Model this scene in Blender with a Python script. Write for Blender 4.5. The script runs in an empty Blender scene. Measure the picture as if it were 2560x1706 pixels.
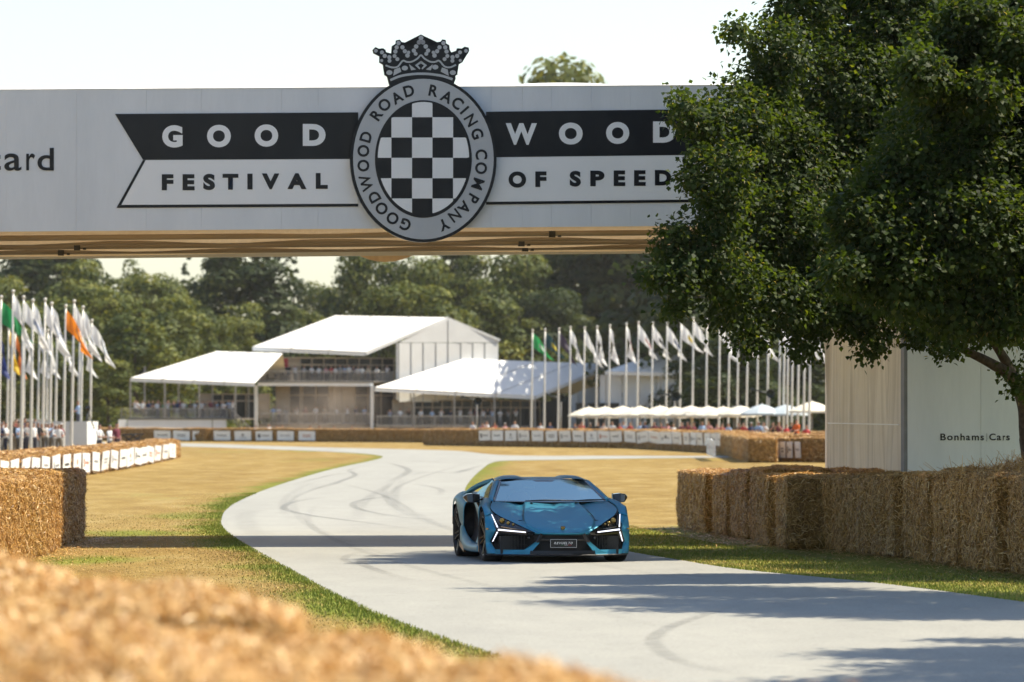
import bpy, bmesh, math, random
from mathutils import Vector, Matrix, noise
import numpy as np

sc = bpy.context.scene
COL = sc.collection
R = math.radians
random.seed(7)

# ------------------------------------------------------------------ camera, sky, sun, exposure
CAM_Z = 1.95
FPX = 200.0 / 36.0 * 2560.0            # focal length in photo pixels
HOR = 1048.0                           # horizon row of the photo
cam = bpy.data.cameras.new('camera')
cam.lens = 200.0
cam.sensor_width = 36.0
cam.clip_start = 0.5
cam.clip_end = 4000.0
cam.dof.use_dof = True
cam.dof.focus_distance = 78.5
cam.dof.aperture_fstop = 4.2
cam.dof.aperture_blades = 9
camo = bpy.data.objects.new('camera', cam)
COL.objects.link(camo)
camo.location = (0, 0, CAM_Z)
camo.rotation_euler = (R(90) + math.atan((HOR - 853.0) / FPX), 0, 0)
sc.camera = camo

SUN_EL, SUN_AZ = 54.0, 19.0            # azimuth from +X (right) towards +Y (beyond)
world = bpy.data.worlds.new('World')
sc.world = world
world.use_nodes = True
wn = world.node_tree
bg = wn.nodes['Background']
sky = wn.nodes.new('ShaderNodeTexSky')
sky.sky_type = 'NISHITA'
sky.sun_disc = False
sky.sun_elevation = R(SUN_EL)
sky.sun_rotation = R(90 - SUN_AZ)
sky.air_density = 1.0
sky.dust_density = 0.85
sky.ozone_density = 0.9
wn.links.new(sky.outputs[0], bg.inputs[0])
bg.inputs[1].default_value = 0.117
sun = bpy.data.lights.new('sun', 'SUN')
sun.energy = 5.0
sun.angle = R(0.5)
sun.color = (1.0, 0.90, 0.72)
suno = bpy.data.objects.new('sun', sun)
COL.objects.link(suno)
sv = Vector((math.cos(R(SUN_AZ)) * math.cos(R(SUN_EL)), math.sin(R(SUN_AZ)) * math.cos(R(SUN_EL)), math.sin(R(SUN_EL))))
suno.rotation_euler = sv.to_track_quat('Z', 'Y').to_euler()
suno.location = (60, 20, 60)
sc.view_settings.view_transform = 'Standard'
sc.view_settings.look = 'None'
sc.view_settings.exposure = 0.82
sc.view_settings.gamma = 1.0
sc.cycles.use_denoising = True
sc.cycles.use_adaptive_sampling = True
sc.cycles.adaptive_threshold = 0.02
sc.cycles.max_bounces = 8
sc.cycles.transparent_max_bounces = 12
sc.cycles.volume_bounces = 0
sc.cycles.volume_step_rate = 1.0
sc.cycles.volume_max_steps = 64
sc.cycles.sample_clamp_indirect = 8.0
sc.cycles.caustics_reflective = False
sc.cycles.caustics_refractive = False


def at(px, py, Y):
    """place in the scene seen at a photo pixel, Y metres down the road"""
    return Vector(((px - 1280.0) * Y / FPX, Y, CAM_Z + (HOR - py) * Y / FPX))


def gr(px, py, z=0.0):
    Y = FPX * (CAM_Z - z) / (py - HOR)
    return Vector(((px - 1280.0) * Y / FPX, Y, z))


# ------------------------------------------------------------------ materials
def nmat(name):
    m = bpy.data.materials.new(name)
    m.use_nodes = True
    nt = m.node_tree
    b = nt.nodes['Principled BSDF']
    return m, nt, b


def N(nt, typ, **kw):
    n = nt.nodes.new(typ)
    for k, v in kw.items():
        if k.startswith('i_'):
            key = k[2:]
            key = int(key) if key.isdigit() else key
            n.inputs[key].default_value = v
        else:
            setattr(n, k, v)
    return n


def L(nt, a, b):
    nt.links.new(a, b)


def ramp(nt, src, stops, interp='LINEAR'):
    r = nt.nodes.new('ShaderNodeValToRGB')
    r.color_ramp.interpolation = interp
    el = r.color_ramp.elements
    while len(el) < len(stops):
        el.new(0.5)
    for e, (p, c) in zip(el, stops):
        e.position = p
        e.color = tuple(c) + (1.0,) if len(c) == 3 else c
    L(nt, src, r.inputs[0])
    return r.outputs[0]


def mixc(nt, fac, a, b, mode='MIX'):
    n = nt.nodes.new('ShaderNodeMix')
    n.data_type = 'RGBA'
    n.blend_type = mode
    for sock, v in ((n.inputs[0], fac), (n.inputs[6], a), (n.inputs[7], b)):
        if hasattr(v, 'links') or isinstance(v, bpy.types.NodeSocket):
            L(nt, v, sock)
        elif isinstance(v, (int, float)):
            sock.default_value = v
        else:
            sock.default_value = tuple(v) + (1.0,) if len(v) == 3 else v
    return n.outputs[2]


def tex(nt, scale, detail=3.0, rough=0.55, coord='Object', vscale=None, typ='noise'):
    tc = nt.nodes.new('ShaderNodeTexCoord')
    src = tc.outputs[coord]
    if vscale is not None:
        mp = nt.nodes.new('ShaderNodeMapping')
        mp.inputs['Scale'].default_value = vscale
        L(nt, src, mp.inputs['Vector'])
        src = mp.outputs[0]
    n = nt.nodes.new('ShaderNodeTexNoise')
    n.inputs['Scale'].default_value = scale
    n.inputs['Detail'].default_value = detail
    n.inputs['Roughness'].default_value = rough
    L(nt, src, n.inputs['Vector'])
    return n.outputs[0]


def bump(nt, b, src, strength=0.3, dist=0.02):
    n = nt.nodes.new('ShaderNodeBump')
    n.inputs['Strength'].default_value = strength
    n.inputs['Distance'].default_value = dist
    L(nt, src, n.inputs['Height'])
    L(nt, n.outputs[0], b.inputs['Normal'])


def plain(name, c, rough=0.6, metal=0.0, spec=0.5, var=0.12, scale=6.0, coat=0.0, bmp=0.0):
    """one colour with a little wear"""
    m, nt, b = nmat(name)
    nz = tex(nt, scale, 4.0)
    lo = [max(0, x * (1 - var)) for x in c]
    hi = [min(1, x * (1 + var)) for x in c]
    L(nt, ramp(nt, nz, [(0.3, lo), (0.7, hi)]), b.inputs['Base Color'])
    b.inputs['Roughness'].default_value = rough
    b.inputs['Metallic'].default_value = metal
    b.inputs['Specular IOR Level'].default_value = spec
    b.inputs['Coat Weight'].default_value = coat
    if bmp:
        bump(nt, b, nz, bmp, 0.01)
    return m


M = {}


def make_materials():
    # asphalt ------------------------------------------------------
    m, nt, b = nmat('asphalt')
    big = tex(nt, 0.22, 4, vscale=(1, 0.25, 1))
    mid = tex(nt, 1.3, 5, vscale=(1, 0.35, 1))
    fine = tex(nt, 28, 4, 0.7)
    c = ramp(nt, big, [(0.3, (0.285, 0.278, 0.240)), (0.7, (0.36, 0.352, 0.305))])
    c = mixc(nt, 0.35, c, ramp(nt, mid, [(0.35, (0.22, 0.216, 0.195)), (0.65, (0.37, 0.36, 0.31))]))
    c = mixc(nt, 0.45, c, ramp(nt, fine, [(0.3, (0.14, 0.14, 0.135)), (0.7, (0.46, 0.455, 0.40))]))
    lane = tex(nt, 0.55, 3, vscale=(1, 0.03, 1))
    c = mixc(nt, 0.28, c, ramp(nt, lane, [(0.3, (0.68, 0.68, 0.69)), (0.65, (1, 1, 1))]), 'MULTIPLY')
    spot = tex(nt, 5.5, 2, vscale=(1, 0.5, 1))
    c = mixc(nt, 0.22, c, ramp(nt, spot, [(0.28, (0.45, 0.45, 0.46)), (0.40, (1, 1, 1))]), 'MULTIPLY')
    L(nt, c, b.inputs['Base Color'])
    b.inputs['Roughness'].default_value = 0.75
    b.inputs['Specular IOR Level'].default_value = 0.35
    bump(nt, b, fine, 0.5, 0.01)
    M['asphalt'] = m
    # rubber laid down on the road
    m, nt, b = nmat('tyre_rubber_mark')
    b.inputs['Base Color'].default_value = (0.09, 0.09, 0.088, 1)
    b.inputs['Roughness'].default_value = 0.7
    at_ = N(nt, 'ShaderNodeAttribute', attribute_name='fade')
    nz = tex(nt, 3.0, 4)
    nf = ramp(nt, nz, [(0.3, (0.15,) * 3), (0.65, (1,) * 3)])
    mu = N(nt, 'ShaderNodeMath', operation='MULTIPLY')
    L(nt, at_.outputs['Fac'], mu.inputs[0]); L(nt, nf, mu.inputs[1])
    L(nt, mu.outputs[0], b.inputs['Alpha'])
    M['skid'] = m
    # dry lawn -----------------------------------------------------
    m, nt, b = nmat('dry_lawn')
    a = N(nt, 'ShaderNodeAttribute', attribute_name='green')
    n1 = tex(nt, 0.16, 5, vscale=(1, 0.16, 1))
    n2 = tex(nt, 0.9, 5, vscale=(1, 0.22, 1))
    n3 = tex(nt, 22, 4)
    dry = ramp(nt, n1, [(0.25, (0.23, 0.145, 0.045)), (0.5, (0.33, 0.225, 0.07)), (0.75, (0.42, 0.315, 0.125))])
    dry = mixc(nt, 0.55, dry, ramp(nt, n2, [(0.28, (0.20, 0.115, 0.035)), (0.5, (0.34, 0.24, 0.075)), (0.72, (0.52, 0.41, 0.20))]))
    gre = ramp(nt, n2, [(0.3, (0.13, 0.155, 0.022)), (0.7, (0.24, 0.25, 0.04))])
    ad = N(nt, 'ShaderNodeMath', operation='ADD')
    sb = N(nt, 'ShaderNodeMath', operation='MULTIPLY_ADD', i_1=1.3, i_2=-0.65)
    L(nt, n2, sb.inputs[0])
    L(nt, a.outputs['Fac'], ad.inputs[0]); L(nt, sb.outputs[0], ad.inputs[1])
    fac = ramp(nt, ad.outputs[0], [(0.22, (0, 0, 0)), (0.75, (1, 1, 1))])
    c = mixc(nt, fac, dry, gre)
    c = mixc(nt, 0.75, c, ramp(nt, n3, [(0.3, (0.45, 0.42, 0.38)), (0.7, (1.15, 1.15, 1.15))]), 'MULTIPLY')
    n4 = tex(nt, 6.5, 4, vscale=(1, 0.45, 1))
    c = mixc(nt, 0.5, c, ramp(nt, n4, [(0.3, (0.5, 0.46, 0.42)), (0.62, (1.1, 1.1, 1.1))]), 'MULTIPLY')
    L(nt, c, b.inputs['Base Color'])
    b.inputs['Roughness'].default_value = 0.9
    b.inputs['Specular IOR Level'].default_value = 0.1
    bump(nt, b, n3, 0.8, 0.05)
    M['lawn'] = m
    # grass blades
    m, nt, b = nmat('grass_blade')
    a = N(nt, 'ShaderNodeAttribute', attribute_name='green')
    c = ramp(nt, a.outputs['Fac'], [(0.0, (0.60, 0.44, 0.19)), (0.35, (0.48, 0.37, 0.11)), (0.6, (0.27, 0.29, 0.045)), (1.0, (0.18, 0.23, 0.032))])
    L(nt, c, b.inputs['Base Color'])
    b.inputs['Roughness'].default_value = 0.7
    b.inputs['Specular IOR Level'].default_value = 0.2
    M['blade'] = m
    # straw --------------------------------------------------------
    m, nt, b = nmat('packed_straw')
    n1 = tex(nt, 7, 5, vscale=(1, 1, 1))
    n2 = tex(nt, 40, 4)
    c = ramp(nt, n1, [(0.3, (0.20, 0.105, 0.032)), (0.6, (0.35, 0.20, 0.062)), (0.8, (0.45, 0.285, 0.10))])
    c = mixc(nt, 0.6, c, ramp(nt, n2, [(0.35, (0.4, 0.4, 0.4)), (0.65, (1, 1, 1))]), 'MULTIPLY')
    L(nt, c, b.inputs['Base Color'])
    b.inputs['Roughness'].default_value = 0.85
    b.inputs['Specular IOR Level'].default_value = 0.15
    bump(nt, b, n2, 1.0, 0.04)
    M['straw_core'] = m
    m, nt, b = nmat('straw_strand')
    a = N(nt, 'ShaderNodeAttribute', attribute_name='tone')
    c = ramp(nt, a.outputs['Fac'], [(0.0, (0.17, 0.08, 0.018)), (0.35, (0.42, 0.215, 0.047)), (0.75, (0.63, 0.36, 0.095)), (1.0, (0.84, 0.62, 0.30))])
    L(nt, c, b.inputs['Base Color'])
    b.inputs['Roughness'].default_value = 0.42
    b.inputs['Specular IOR Level'].default_value = 0.5
    M['straw'] = m
    # leaves -------------------------------------------------------
    def leaf(name, cols, trans, tcol, rough=0.45, mix=0.35):
        m, nt, b = nmat(name)
        a = N(nt, 'ShaderNodeAttribute', attribute_name='tone')
        c = ramp(nt, a.outputs['Fac'], cols)
        L(nt, c, b.inputs['Base Color'])
        b.inputs['Roughness'].default_value = rough
        b.inputs['Specular IOR Level'].default_value = 0.16
        tr = N(nt, 'ShaderNodeBsdfTranslucent')
        L(nt, mixc(nt, 1.0, c, tcol, 'MULTIPLY'), tr.inputs[0])
        mx = N(nt, 'ShaderNodeMixShader', i_0=mix)
        L(nt, b.outputs[0], mx.inputs[1]); L(nt, tr.outputs[0], mx.inputs[2])
        L(nt, mx.outputs[0], nt.nodes['Material Output'].inputs[0])
        return m
    M['leaf'] = leaf('lime_leaf', [(0.0, (0.016, 0.032, 0.009)), (0.6, (0.034, 0.060, 0.014)), (0.9, (0.065, 0.088, 0.020)), (1.0, (0.20, 0.18, 0.085))], 0.4, (3.2, 2.7, 0.6), 0.58, 0.38)
    M['far_leaf'] = leaf('woodland_leaf', [(0.0, (0.036, 0.056, 0.015)), (0.5, (0.088, 0.112, 0.023)), (1.0, (0.20, 0.20, 0.038))], 0.3, (2.2, 2.0, 0.6), 0.6, 0.2)
    M['dark_leaf'] = leaf('beech_leaf', [(0.0, (0.022, 0.038, 0.014)), (0.5, (0.038, 0.058, 0.018)), (1.0, (0.075, 0.092, 0.026))], 0.3, (2.0, 1.8, 0.7), 0.6, 0.3)
    M['needle'] = leaf('conifer_needle', [(0.0, (0.03, 0.05, 0.025)), (1.0, (0.07, 0.095, 0.04))], 0.3, (1.5, 1.5, 0.9), 0.6, 0.2)
    M['bark'] = plain('bark', (0.075, 0.055, 0.04), 0.9, var=0.5, scale=14, bmp=0.8)
    # fabrics, tents ---------------------------------------------
    m, nt, b = nmat('white_tent_vinyl')
    nz = tex(nt, 0.5, 4)
    L(nt, ramp(nt, nz, [(0.3, (0.64, 0.65, 0.65)), (0.7, (0.72, 0.72, 0.71))]), b.inputs['Base Color'])
    b.inputs['Roughness'].default_value = 0.5
    M['tent'] = m
    M['tent_wall'] = plain('tent_wall_vinyl', (0.60, 0.61, 0.61), 0.55, var=0.05, scale=0.6)
    M['cream_wall'] = plain('cream_lining', (0.34, 0.28, 0.21), 0.7, var=0.12, scale=0.8)
    M['alu'] = plain('aluminium', (0.33, 0.33, 0.33), 0.5, 0.3, var=0.08)
    M['white_paint'] = plain('white_paint', (0.76, 0.76, 0.74), 0.45, var=0.05, scale=2)
    M['dark_glass'] = plain('dark_glazing', (0.02, 0.022, 0.023), 0.25, spec=0.2, var=0.3, scale=0.5)
    M['deck'] = plain('timber_deck', (0.20, 0.17, 0.14), 0.8, var=0.25, scale=3)
    M['dark_trim'] = plain('dark_trim', (0.04, 0.04, 0.042), 0.6)
    M['rail'] = plain('galvanised_rail', (0.30, 0.285, 0.265), 0.5, 0.3)
    M['red_cloth'] = plain('red_cloth', (0.30, 0.03, 0.03), 0.8)
    M['pole'] = plain('flagpole_paint', (0.66, 0.63, 0.57), 0.4, 0.1, var=0.06)
    M['canvas'] = plain('parasol_canvas', (0.74, 0.68, 0.54), 0.8, var=0.06, scale=2)
    M['shaded_canvas'] = plain('shade_tinted_canvas', (0.44, 0.50, 0.53), 0.8, var=0.06, scale=2)  # parasol canvas in shade, the blue cast put into its colour
    # bridge -----------------------------------------------------
    m, nt, b = nmat('printed_panel_grey')
    n1 = tex(nt, 0.9, 4, vscale=(1.6, 1, 0.5))
    n2 = tex(nt, 9, 4, vscale=(3, 1, 0.4))
    c = ramp(nt, n1, [(0.3, (0.63, 0.66, 0.68)), (0.7, (0.72, 0.745, 0.76))])
    c = mixc(nt, 0.12, c, ramp(nt, n2, [(0.35, (0.75, 0.75, 0.75)), (0.65, (1, 1, 1))]), 'MULTIPLY')
    L(nt, c, b.inputs['Base Color'])
    b.inputs['Roughness'].default_value = 0.42
    b.inputs['Specular IOR Level'].default_value = 0.35
    bump(nt, b, n1, 0.05, 0.05)
    M['panel'] = m
    m, nt, b = nmat('printed_white')
    L(nt, ramp(nt, tex(nt, 1.2, 4), [(0.3, (0.74, 0.76, 0.76)), (0.7, (0.80, 0.81, 0.81))]), b.inputs['Base Color'])
    b.inputs['Roughness'].default_value = 0.4
    M['print_white'] = m
    m, nt, b = nmat('printed_black_gloss')
    nz = tex(nt, 1.4, 3, vscale=(1, 1, 0.6))
    L(nt, ramp(nt, nz, [(0.3, (0.010, 0.012, 0.016)), (0.7, (0.018, 0.02, 0.024))]), b.inputs['Base Color'])
    b.inputs['Roughness'].default_value = 0.25
    b.inputs['Specular IOR Level'].default_value = 0.22
    bump(nt, b, nz, 0.12, 0.08)
    M['print_black'] = m
    M['print_grey'] = plain('printed_grey', (0.43, 0.45, 0.465), 0.4, var=0.06, scale=1.5)
    m, nt, b = nmat('bounce_tinted_canvas')
    n1 = tex(nt, 1.1, 5, vscale=(0.5, 2.5, 3))
    n2 = tex(nt, 5.0, 4, vscale=(2.5, 0.6, 0.6))
    c = ramp(nt, n1, [(0.3, (0.70, 0.53, 0.33)), (0.7, (0.84, 0.70, 0.50))])  # tan carries the ground's warm bounce light, put into the colour
    c = mixc(nt, 0.3, c, ramp(nt, n2, [(0.3, (0.6, 0.55, 0.5)), (0.7, (1, 1, 1))]), 'MULTIPLY')
    L(nt, c, b.inputs['Base Color'])
    b.inputs['Roughness'].default_value = 0.75
    bump(nt, b, n2, 0.5, 0.06)
    tr = N(nt, 'ShaderNodeBsdfTranslucent')
    L(nt, c, tr.inputs[0])
    mx = N(nt, 'ShaderNodeMixShader', i_0=0.5)
    L(nt, b.outputs[0], mx.inputs[1]); L(nt, tr.outputs[0], mx.inputs[2])
    L(nt, mx.outputs[0], nt.nodes['Material Output'].inputs[0])
    M['soffit'] = m
    m, nt, b = nmat('sheer_tower_canvas')
    n1 = tex(nt, 0.9, 4, vscale=(1, 1, 1))
    c = ramp(nt, n1, [(0.3, (0.66, 0.60, 0.52)), (0.7, (0.76, 0.70, 0.62))])
    pl_ = tex(nt, 0.55, 3, vscale=(0.3, 6.0, 0.10))
    c = mixc(nt, 0.7, c, ramp(nt, pl_, [(0.36, (0.62, 0.60, 0.58)), (0.52, (1, 1, 1)), (0.60, (0.80, 0.79, 0.77))]), 'MULTIPLY')
    L(nt, c, b.inputs['Base Color'])
    b.inputs['Roughness'].default_value = 0.7
    tr = N(nt, 'ShaderNodeBsdfTranslucent')
    L(nt, c, tr.inputs[0])
    mx = N(nt, 'ShaderNodeMixShader', i_0=0.5)
    L(nt, b.outputs[0], mx.inputs[1]); L(nt, tr.outputs[0], mx.inputs[2])
    L(nt, mx.outputs[0], nt.nodes['Material Output'].inputs[0])
    M['sheer'] = m
    M['seam'] = plain('grey_webbing', (0.20, 0.205, 0.21), 0.7)
    # boards: white print with soft grey marks picked per object
    def obj_colour(name, rough=0.7, mult=1.0):
        m, nt, b = nmat(name)
        oi = N(nt, 'ShaderNodeObjectInfo')
        nz = tex(nt, 3.0, 3)
        c = mixc(nt, 0.3, oi.outputs['Color'], ramp(nt, nz, [(0.3, (0.65,) * 3), (0.7, (1,) * 3)]), 'MULTIPLY')
        L(nt, c, b.inputs['Base Color'])
        b.inputs['Roughness'].default_value = rough
        return m
    M['shirt'] = obj_colour('cotton_shirt', 0.85)
    M['flag'] = obj_colour('flag_cloth', 0.7)
    nt = M['flag'].node_tree
    pb = nt.nodes['Principled BSDF']
    tr = N(nt, 'ShaderNodeBsdfTranslucent')
    L(nt, pb.inputs['Base Color'].links[0].from_socket, tr.inputs[0])
    mx = N(nt, 'ShaderNodeMixShader', i_0=0.4)
    L(nt, pb.outputs[0], mx.inputs[1]); L(nt, tr.outputs[0], mx.inputs[2])
    L(nt, mx.outputs[0], nt.nodes['Material Output'].inputs[0])
    M['ink'] = obj_colour('printed_ink', 0.6)
    m, nt, b = nmat('trousers')
    oi = N(nt, 'ShaderNodeObjectInfo')
    L(nt, ramp(nt, oi.outputs['Random'], [(0.0, (0.02, 0.025, 0.045)), (0.4, (0.05, 0.06, 0.10)), (0.6, (0.30, 0.25, 0.17)), (0.8, (0.03, 0.03, 0.03)), (1.0, (0.45, 0.44, 0.42))]), b.inputs['Base Color'])
    b.inputs['Roughness'].default_value = 0.85
    M['trousers'] = m
    m, nt, b = nmat('skin')
    oi = N(nt, 'ShaderNodeObjectInfo')
    L(nt, ramp(nt, oi.outputs['Random'], [(0.0, (0.50, 0.28, 0.19)), (0.8, (0.42, 0.22, 0.14)), (1.0, (0.20, 0.10, 0.06))]), b.inputs['Base Color'])
    b.inputs['Roughness'].default_value = 0.5
    M['skin'] = m
    m, nt, b = nmat('hair')
    oi = N(nt, 'ShaderNodeObjectInfo')
    L(nt, ramp(nt, oi.outputs['Random'], [(0.0, (0.02, 0.014, 0.01)), (0.4, (0.07, 0.04, 0.02)), (0.7, (0.25, 0.16, 0.07)), (0.85, (0.04, 0.03, 0.025)), (1.0, (0.7, 0.68, 0.64))]), b.inputs['Base Color'])
    b.inputs['Roughness'].default_value = 0.7
    M['hair'] = m
    # car --------------------------------------------------------
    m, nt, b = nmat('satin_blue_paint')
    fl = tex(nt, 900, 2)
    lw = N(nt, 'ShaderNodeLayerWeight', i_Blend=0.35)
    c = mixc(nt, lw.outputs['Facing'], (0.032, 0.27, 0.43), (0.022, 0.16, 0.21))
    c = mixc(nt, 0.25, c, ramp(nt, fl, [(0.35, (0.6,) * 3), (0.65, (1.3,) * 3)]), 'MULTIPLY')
    L(nt, c, b.inputs['Base Color'])
    b.inputs['Metallic'].default_value = 0.45
    b.inputs['Roughness'].default_value = 0.44
    b.inputs['Coat Weight'].default_value = 0.2
    b.inputs['Coat Roughness'].default_value = 0.25
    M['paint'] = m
    M['gloss_black'] = plain('gloss_black', (0.008, 0.008, 0.009), 0.18, var=0.2, coat=0.5)
    M['matt_black'] = plain('matt_black_plastic', (0.013, 0.013, 0.014), 0.55, var=0.3, scale=30)
    M['grille'] = plain('grille_mesh', (0.006, 0.006, 0.007), 0.7, var=0.3)
    M['carbon'] = plain('carbon_trim', (0.016, 0.016, 0.018), 0.32, var=0.3, scale=80)
    m, nt, b = nmat('tyre_rubber')
    L(nt, ramp(nt, tex(nt, 25, 4), [(0.3, (0.010, 0.010, 0.010)), (0.7, (0.022, 0.021, 0.02))]), b.inputs['Base Color'])
    b.inputs['Roughness'].default_value = 0.8
    M['tyre'] = m
    M['rim'] = plain('black_rim', (0.012, 0.012, 0.013), 0.28, 0.6, var=0.2)
    M['bronze'] = plain('bronze_accent', (0.20, 0.09, 0.04), 0.3, 0.8, var=0.2)
    M['brake'] = plain('brake_disc', (0.25, 0.25, 0.25), 0.35, 0.9)
    M['gold'] = plain('gold_badge', (0.50, 0.33, 0.10), 0.35, 0.8)
    m, nt, b = nmat('windscreen_glass')
    nt.nodes.remove(b)
    gl = N(nt, 'ShaderNodeBsdfGlossy', i_Roughness=0.06)
    gl.inputs[0].default_value = (0.74, 0.98, 0.98, 1)
    trn = N(nt, 'ShaderNodeBsdfTransparent')
    trn.inputs[0].default_value = (0.16, 0.22, 0.24, 1)
    fr = N(nt, 'ShaderNodeFresnel', i_IOR=9.0)
    mx = N(nt, 'ShaderNodeMixShader')
    L(nt, fr.outputs[0], mx.inputs[0]); L(nt, trn.outputs[0], mx.inputs[1]); L(nt, gl.outputs[0], mx.inputs[2])
    L(nt, mx.outputs[0], nt.nodes['Material Output'].inputs[0])
    M['glass'] = m
    m, nt, b = nmat('headlamp_lens')
    nt.nodes.remove(b)
    gl = N(nt, 'ShaderNodeBsdfGlossy', i_Roughness=0.05)
    trn = N(nt, 'ShaderNodeBsdfTransparent')
    trn.inputs[0].default_value = (0.8, 0.8, 0.8, 1)
    fr = N(nt, 'ShaderNodeFresnel', i_IOR=1.3)
    mx = N(nt, 'ShaderNodeMixShader')
    L(nt, fr.outputs[0], mx.inputs[0]); L(nt, trn.outputs[0], mx.inputs[1]); L(nt, gl.outputs[0], mx.inputs[2])
    L(nt, mx.outputs[0], nt.nodes['Material Output'].inputs[0])
    M['lens'] = m
    m, nt, b = nmat('led_light')
    b.inputs['Base Color'].default_value = (0.9, 0.9, 0.9, 1)
    b.inputs['Emission Color'].default_value = (0.86, 0.88, 1.0, 1)
    b.inputs['Emission Strength'].default_value = 0.9
    nz = tex(nt, 2.0)
    L(nt, ramp(nt, nz, [(0.3, (0.84, 0.86, 1.0)), (0.7, (0.9, 0.9, 1.0))]), b.inputs['Emission Color'])
    M['led'] = m
    m, nt, b = nmat('amber_reflector')
    b.inputs['Base Color'].default_value = (0.55, 0.33, 0.08, 1)
    b.inputs['Roughness'].default_value = 0.2
    b.inputs['Metallic'].default_value = 0.6
    L(nt, ramp(nt, tex(nt, 30), [(0.3, (0.45, 0.26, 0.05)), (0.7, (0.65, 0.42, 0.12))]), b.inputs['Base Color'])
    M['amber'] = m
    M['chrome'] = plain('satin_chrome', (0.6, 0.6, 0.6), 0.2, 0.9, var=0.05)
    M['seat_cloth'] = plain('dark_interior', (0.02, 0.02, 0.022), 0.7)
    M['card'] = plain('plain_white_card', (0.8, 0.8, 0.78), 0.8, var=0.03)
    M['cream_paint'] = plain('cream_vehicle_paint', (0.60, 0.58, 0.47), 0.4, var=0.06)
    M['horn'] = plain('dark_green_loudspeaker', (0.012, 0.022, 0.022), 0.5)
    M['orange'] = plain('orange_cloth', (0.75, 0.15, 0.02), 0.8)
    M['print_red'] = plain('printed_red', (0.5, 0.02, 0.03), 0.5)
    M['print_green'] = plain('printed_green', (0.02, 0.25, 0.07), 0.5)
    M['white_text'] = plain('white_lettering', (0.75, 0.75, 0.75), 0.5, var=0.02)


make_materials()


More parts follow.
